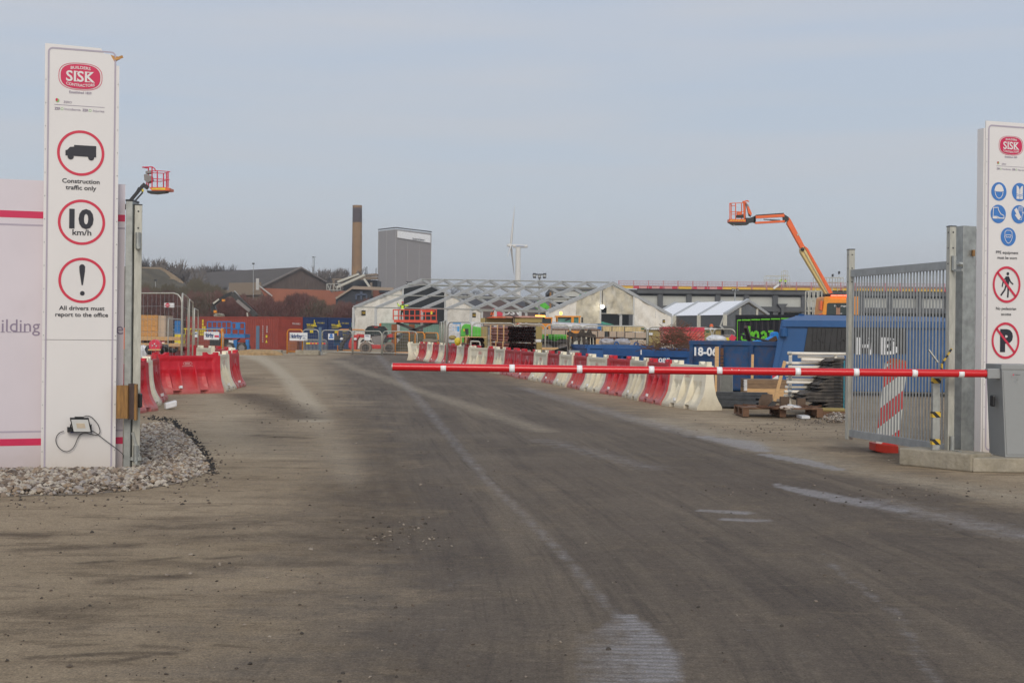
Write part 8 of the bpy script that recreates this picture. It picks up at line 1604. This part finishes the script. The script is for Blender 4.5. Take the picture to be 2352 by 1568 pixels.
# mound
HM = mat('mound_grass', (.115, .095, .062), .95, var=.35, scale=.25, dirt=(.07, .065, .045), damt=.5, dscale=.12); PA = mat('mound_path', (.26, .20, .14), .95, var=.2, scale=.5)
def hill(name, prof, d, dep, mt, n=60, rough=.5):
    vs = []; fs = []; xs_ = np.linspace(prof[0][0], prof[-1][0], n); ys_ = np.interp(xs_, [p[0] for p in prof], [p[1] for p in prof]); rr3 = random.Random(2); NJ = 10
    for x, y in zip(xs_, ys_):
        tp_ = P(x, y, d)
        for j in range(NJ + 1): f_ = j / NJ; vs.append((tp_.x * (1 - .0 * f_), d - dep * (1 - f_), max(-1, tp_.z * math.sin(f_ * math.pi / 2) ** .8 + rr3.uniform(-rough, rough) * (0 if f_ == 1 else .5))))
        vs.append((tp_.x, d + 60, -1))
    k = NJ + 2; fs = [(i * k + j, (i + 1) * k + j, (i + 1) * k + j + 1, i * k + j + 1) for i in range(n - 1) for j in range(k - 1)]
    m = MB(mt); m.add(vs, fs); o = m.build(name, None, True); o['kind'] = 'structure'; return o
hill('hill', K3([(-900, 230), (100, 240), (250, 245), (500, 252), (580, 300), (700, 375), (810, 460), (950, 540), (1060, 600), (1200, 680)]), 255, 40, HM)
m = MB(PA); m.add([P(x, y, 236 + (y - 600) * -.1 * 0) + V((0, 0, .1)) for x, y in K3([(180, 244), (500, 248), (590, 292), (700, 365), (815, 452), (815, 475), (760, 460), (680, 415), (600, 408), (640, 400), (560, 320), (480, 275), (180, 258)])], [tuple(range(13))])
for v in m.v: v += V((0, 0, 0))
o = m.build('path', None); o['kind'] = 'structure'
# low wooded rise beyond
hill('far_rise', [(200, 618), (385, 618), (560, 620), (700, 640), (760, 636), (800, 640), (870, 660), (1400, 700), (2352, 730)], 700, 60, mat('far_wood', (.12, .11, .105), .95, var=.25, scale=.05), 80, 0)

# shrub belt: thin twigs in their thousands over the bank behind the containers
def twig_cloud(name, prof, d0_, d1_, n, cols, size, seed, ybase):
    rg2 = np.random.RandomState(seed); vs = []; fs = []; px = rg2.uniform(prof[0][0], prof[-1][0], n); top_ = np.interp(px, [p[0] for p in prof], [p[1] for p in prof]); f_ = rg2.rand(n) ** .75; dq_ = d0_ + (d1_ - d0_) * rg2.rand(n)
    top_ = top_ + 5 * np.sin(px * .11) + 3 * np.sin(px * .31 + 1) + 2 * np.sin(px * .77); py = top_ + (ybase - top_) * (1 - f_)
    for i in range(n):
        p = P(px[i], py[i], dq_[i]); a = rg2.normal(0, .5); L_ = size * rg2.uniform(.5, 1.6); w_ = size * .05 * rg2.uniform(.7, 1.6); u_ = V((math.sin(a), rg2.uniform(-.3, .3), math.cos(a))) * L_; s_ = V((math.cos(a), 0, -math.sin(a))) * w_
        b_ = len(vs); vs += [tuple(p - s_), tuple(p + s_), tuple(p + u_)]; fs.append((b_, b_ + 1, b_ + 2))
    me = bpy.data.meshes.new(name); me.from_pydata(vs, [], fs); at_ = me.attributes.new('rnd', 'FLOAT', 'FACE')
    base_ = .5 + .25 * np.sin(px * .045) + .25 * np.sin(px * .021 + py * .06); at_.data.foreach_set('value', np.clip(base_ * .6 + rg2.rand(n) * .4, 0, 1).astype(np.float32)); me.materials.append(stone_mat(name + '_mat', cols)); o = bpy.data.objects.new(name, me); COL.objects.link(o); o['kind'] = 'stuff'; return o
TWC = [(0, (.07, .048, .038)), (1, (.16, .125, .10)), (.3, (.15, .060, .055)), (.55, (.20, .10, .09)), (.8, (.11, .095, .062))]
pr1 = [(300, 676), (340, 672), (380, 680), (440, 684), (470, 674), (500, 682), (560, 690), (610, 690), (640, 698), (680, 686), (694, 676), (708, 680), (722, 696), (770, 708), (800, 704), (840, 700), (880, 708), (960, 728)]
hill('bank', [(x, y + 22) for x, y in pr1], 158, 14, mat('bank_earth', (.085, .058, .048), .95, var=.4, scale=1.5), 80, .3)
twig_cloud('shrubs', pr1, 140, 160, 85000, TWC, .42, 1, 745)
pr2 = [(300, 660), (360, 664), (420, 664), (440, 654), (455, 646), (470, 650), (490, 664), (520, 678)]
twig_cloud('mound_bushes', pr2, 190, 215, 6500, [(0, (.10, .085, .055)), (1, (.17, .14, .10)), (.5, (.13, .11, .07))], .6, 2, 690)
# bare trees on the skyline
HT = {}
def tree_proto(label, seed, H=10):
    rg3 = random.Random(seed); th = thing('bare_tree', label, 'tree'); tr_m = MB(mat('bark', (.13, .115, .105), .9)); cr_m = MB(mat('twigs', (.17, .145, .13), .9))
    def grow(p, dr, L_, r, lv):
        q = p + dr * L_; tgt = tr_m if lv < 2 else cr_m
        if lv < 2: tgt.path([p, q], r, 5, r * .7, cap=False)
        else:
            s_ = dr.cross(V((0, 1, 0))).normalized() * max(r, .05); tgt.add([p - s_, p + s_, q + s_ * .4, q - s_ * .4], [(0, 1, 2, 3)])
        if lv >= 6: return
        for _ in range(3 if lv < 5 else 2):
            nd = (dr + V((rg3.uniform(-1, 1), rg3.uniform(-1, 1), rg3.uniform(-.25, .8))) * .75).normalized(); grow(p + dr * L_ * rg3.uniform(.6, 1), nd, L_ * rg3.uniform(.62, .84), r * .62, lv + 1)
    grow(V((0, 0, 0)), V((0, 0, 1)), H * .26, H * .022, 0); HT[seed] = max(v.z for v in cr_m.v); tr_m.build('trunk', th, off=V((0, 0, 0))); cr_m.build('crown', th, off=V((0, 0, 0))); return th
protos = [tree_proto('x', s) for s in (1, 2, 3)]; tk = random.Random(6); first = {0: 1, 1: 1, 2: 1}
TS = [(325, 590, 1.3), (342, 595, 1.2), (358, 597, 1.0), (378, 594, 1.4), (396, 598, 1.1), (412, 608, .8), (446, 611, .6), (468, 607, .8), (486, 605, .9), (505, 606, .9), (530, 608, .7), (722, 620, .9), (738, 616, 1.1), (757, 617, 1.1), (772, 618, 1.1), (790, 617, 1.2), (845, 628, .9), (806, 632, .8), (1035, 655, .9), (1062, 662, .7), (1090, 660, .8), (1108, 668, .7)]
desc = ['behind the mound', 'on the skyline left', 'above the warehouse roof', 'between warehouse and chimney', 'seen through the tent frame']
for i, (px, py, s) in enumerate(TS):
    k_ = i % 3; o = protos[k_] if first.pop(k_, 0) else copy_tree(protos[k_]); dd_ = 330 if px < 420 else (380 if px < 560 else 400); p = P(px, py, dd_); o.location = (p.x, dd_, 0); sc_ = p.z / HT[k_ + 1] * 1.04; o.scale = (max(.75, s * .8) * sc_ * .8, max(.7, s * .8) * sc_ * .8, sc_); o.rotation_euler.z = tk.uniform(0, 6)
    rgn = 0 if px < 430 else 1 if px < 560 else 3 if px < 900 else 4; grp = [t_ for t_ in TS if (0 if t_[0] < 430 else 1 if t_[0] < 560 else 3 if t_[0] < 900 else 4) == rgn]; n_ = grp.index(TS[i])
    o['label'] = f"bare winter tree, {ORD[n_] if n_ else 'first'} from left " + {0: 'behind the grassy mound', 1: 'above the warehouse roof', 3: 'between warehouse and silo', 4: 'seen through the tent frame'}[rgn]; o['category'] = 'tree'; o['group'] = 'bare trees on the skyline'

# ---- thin winter air
hz = MB(); hz.box(-2300, 2300, -14, 4600, -2.2, 84); o = hz.build('haze'); o['kind'] = 'stuff'
hm = bpy.data.materials.new('haze_air'); hm.use_nodes = True; t = hm.node_tree; t.nodes.clear(); vo = t.nodes.new('ShaderNodeVolumePrincipled'); vo.inputs['Density'].default_value = .0004; vo.inputs['Color'].default_value = (.86, .90, .95, 1); vo.inputs['Anisotropy'].default_value = .2
ou = t.nodes.new('ShaderNodeOutputMaterial'); t.links.new(vo.outputs[0], ou.inputs['Volume']); o.data.materials.append(hm)
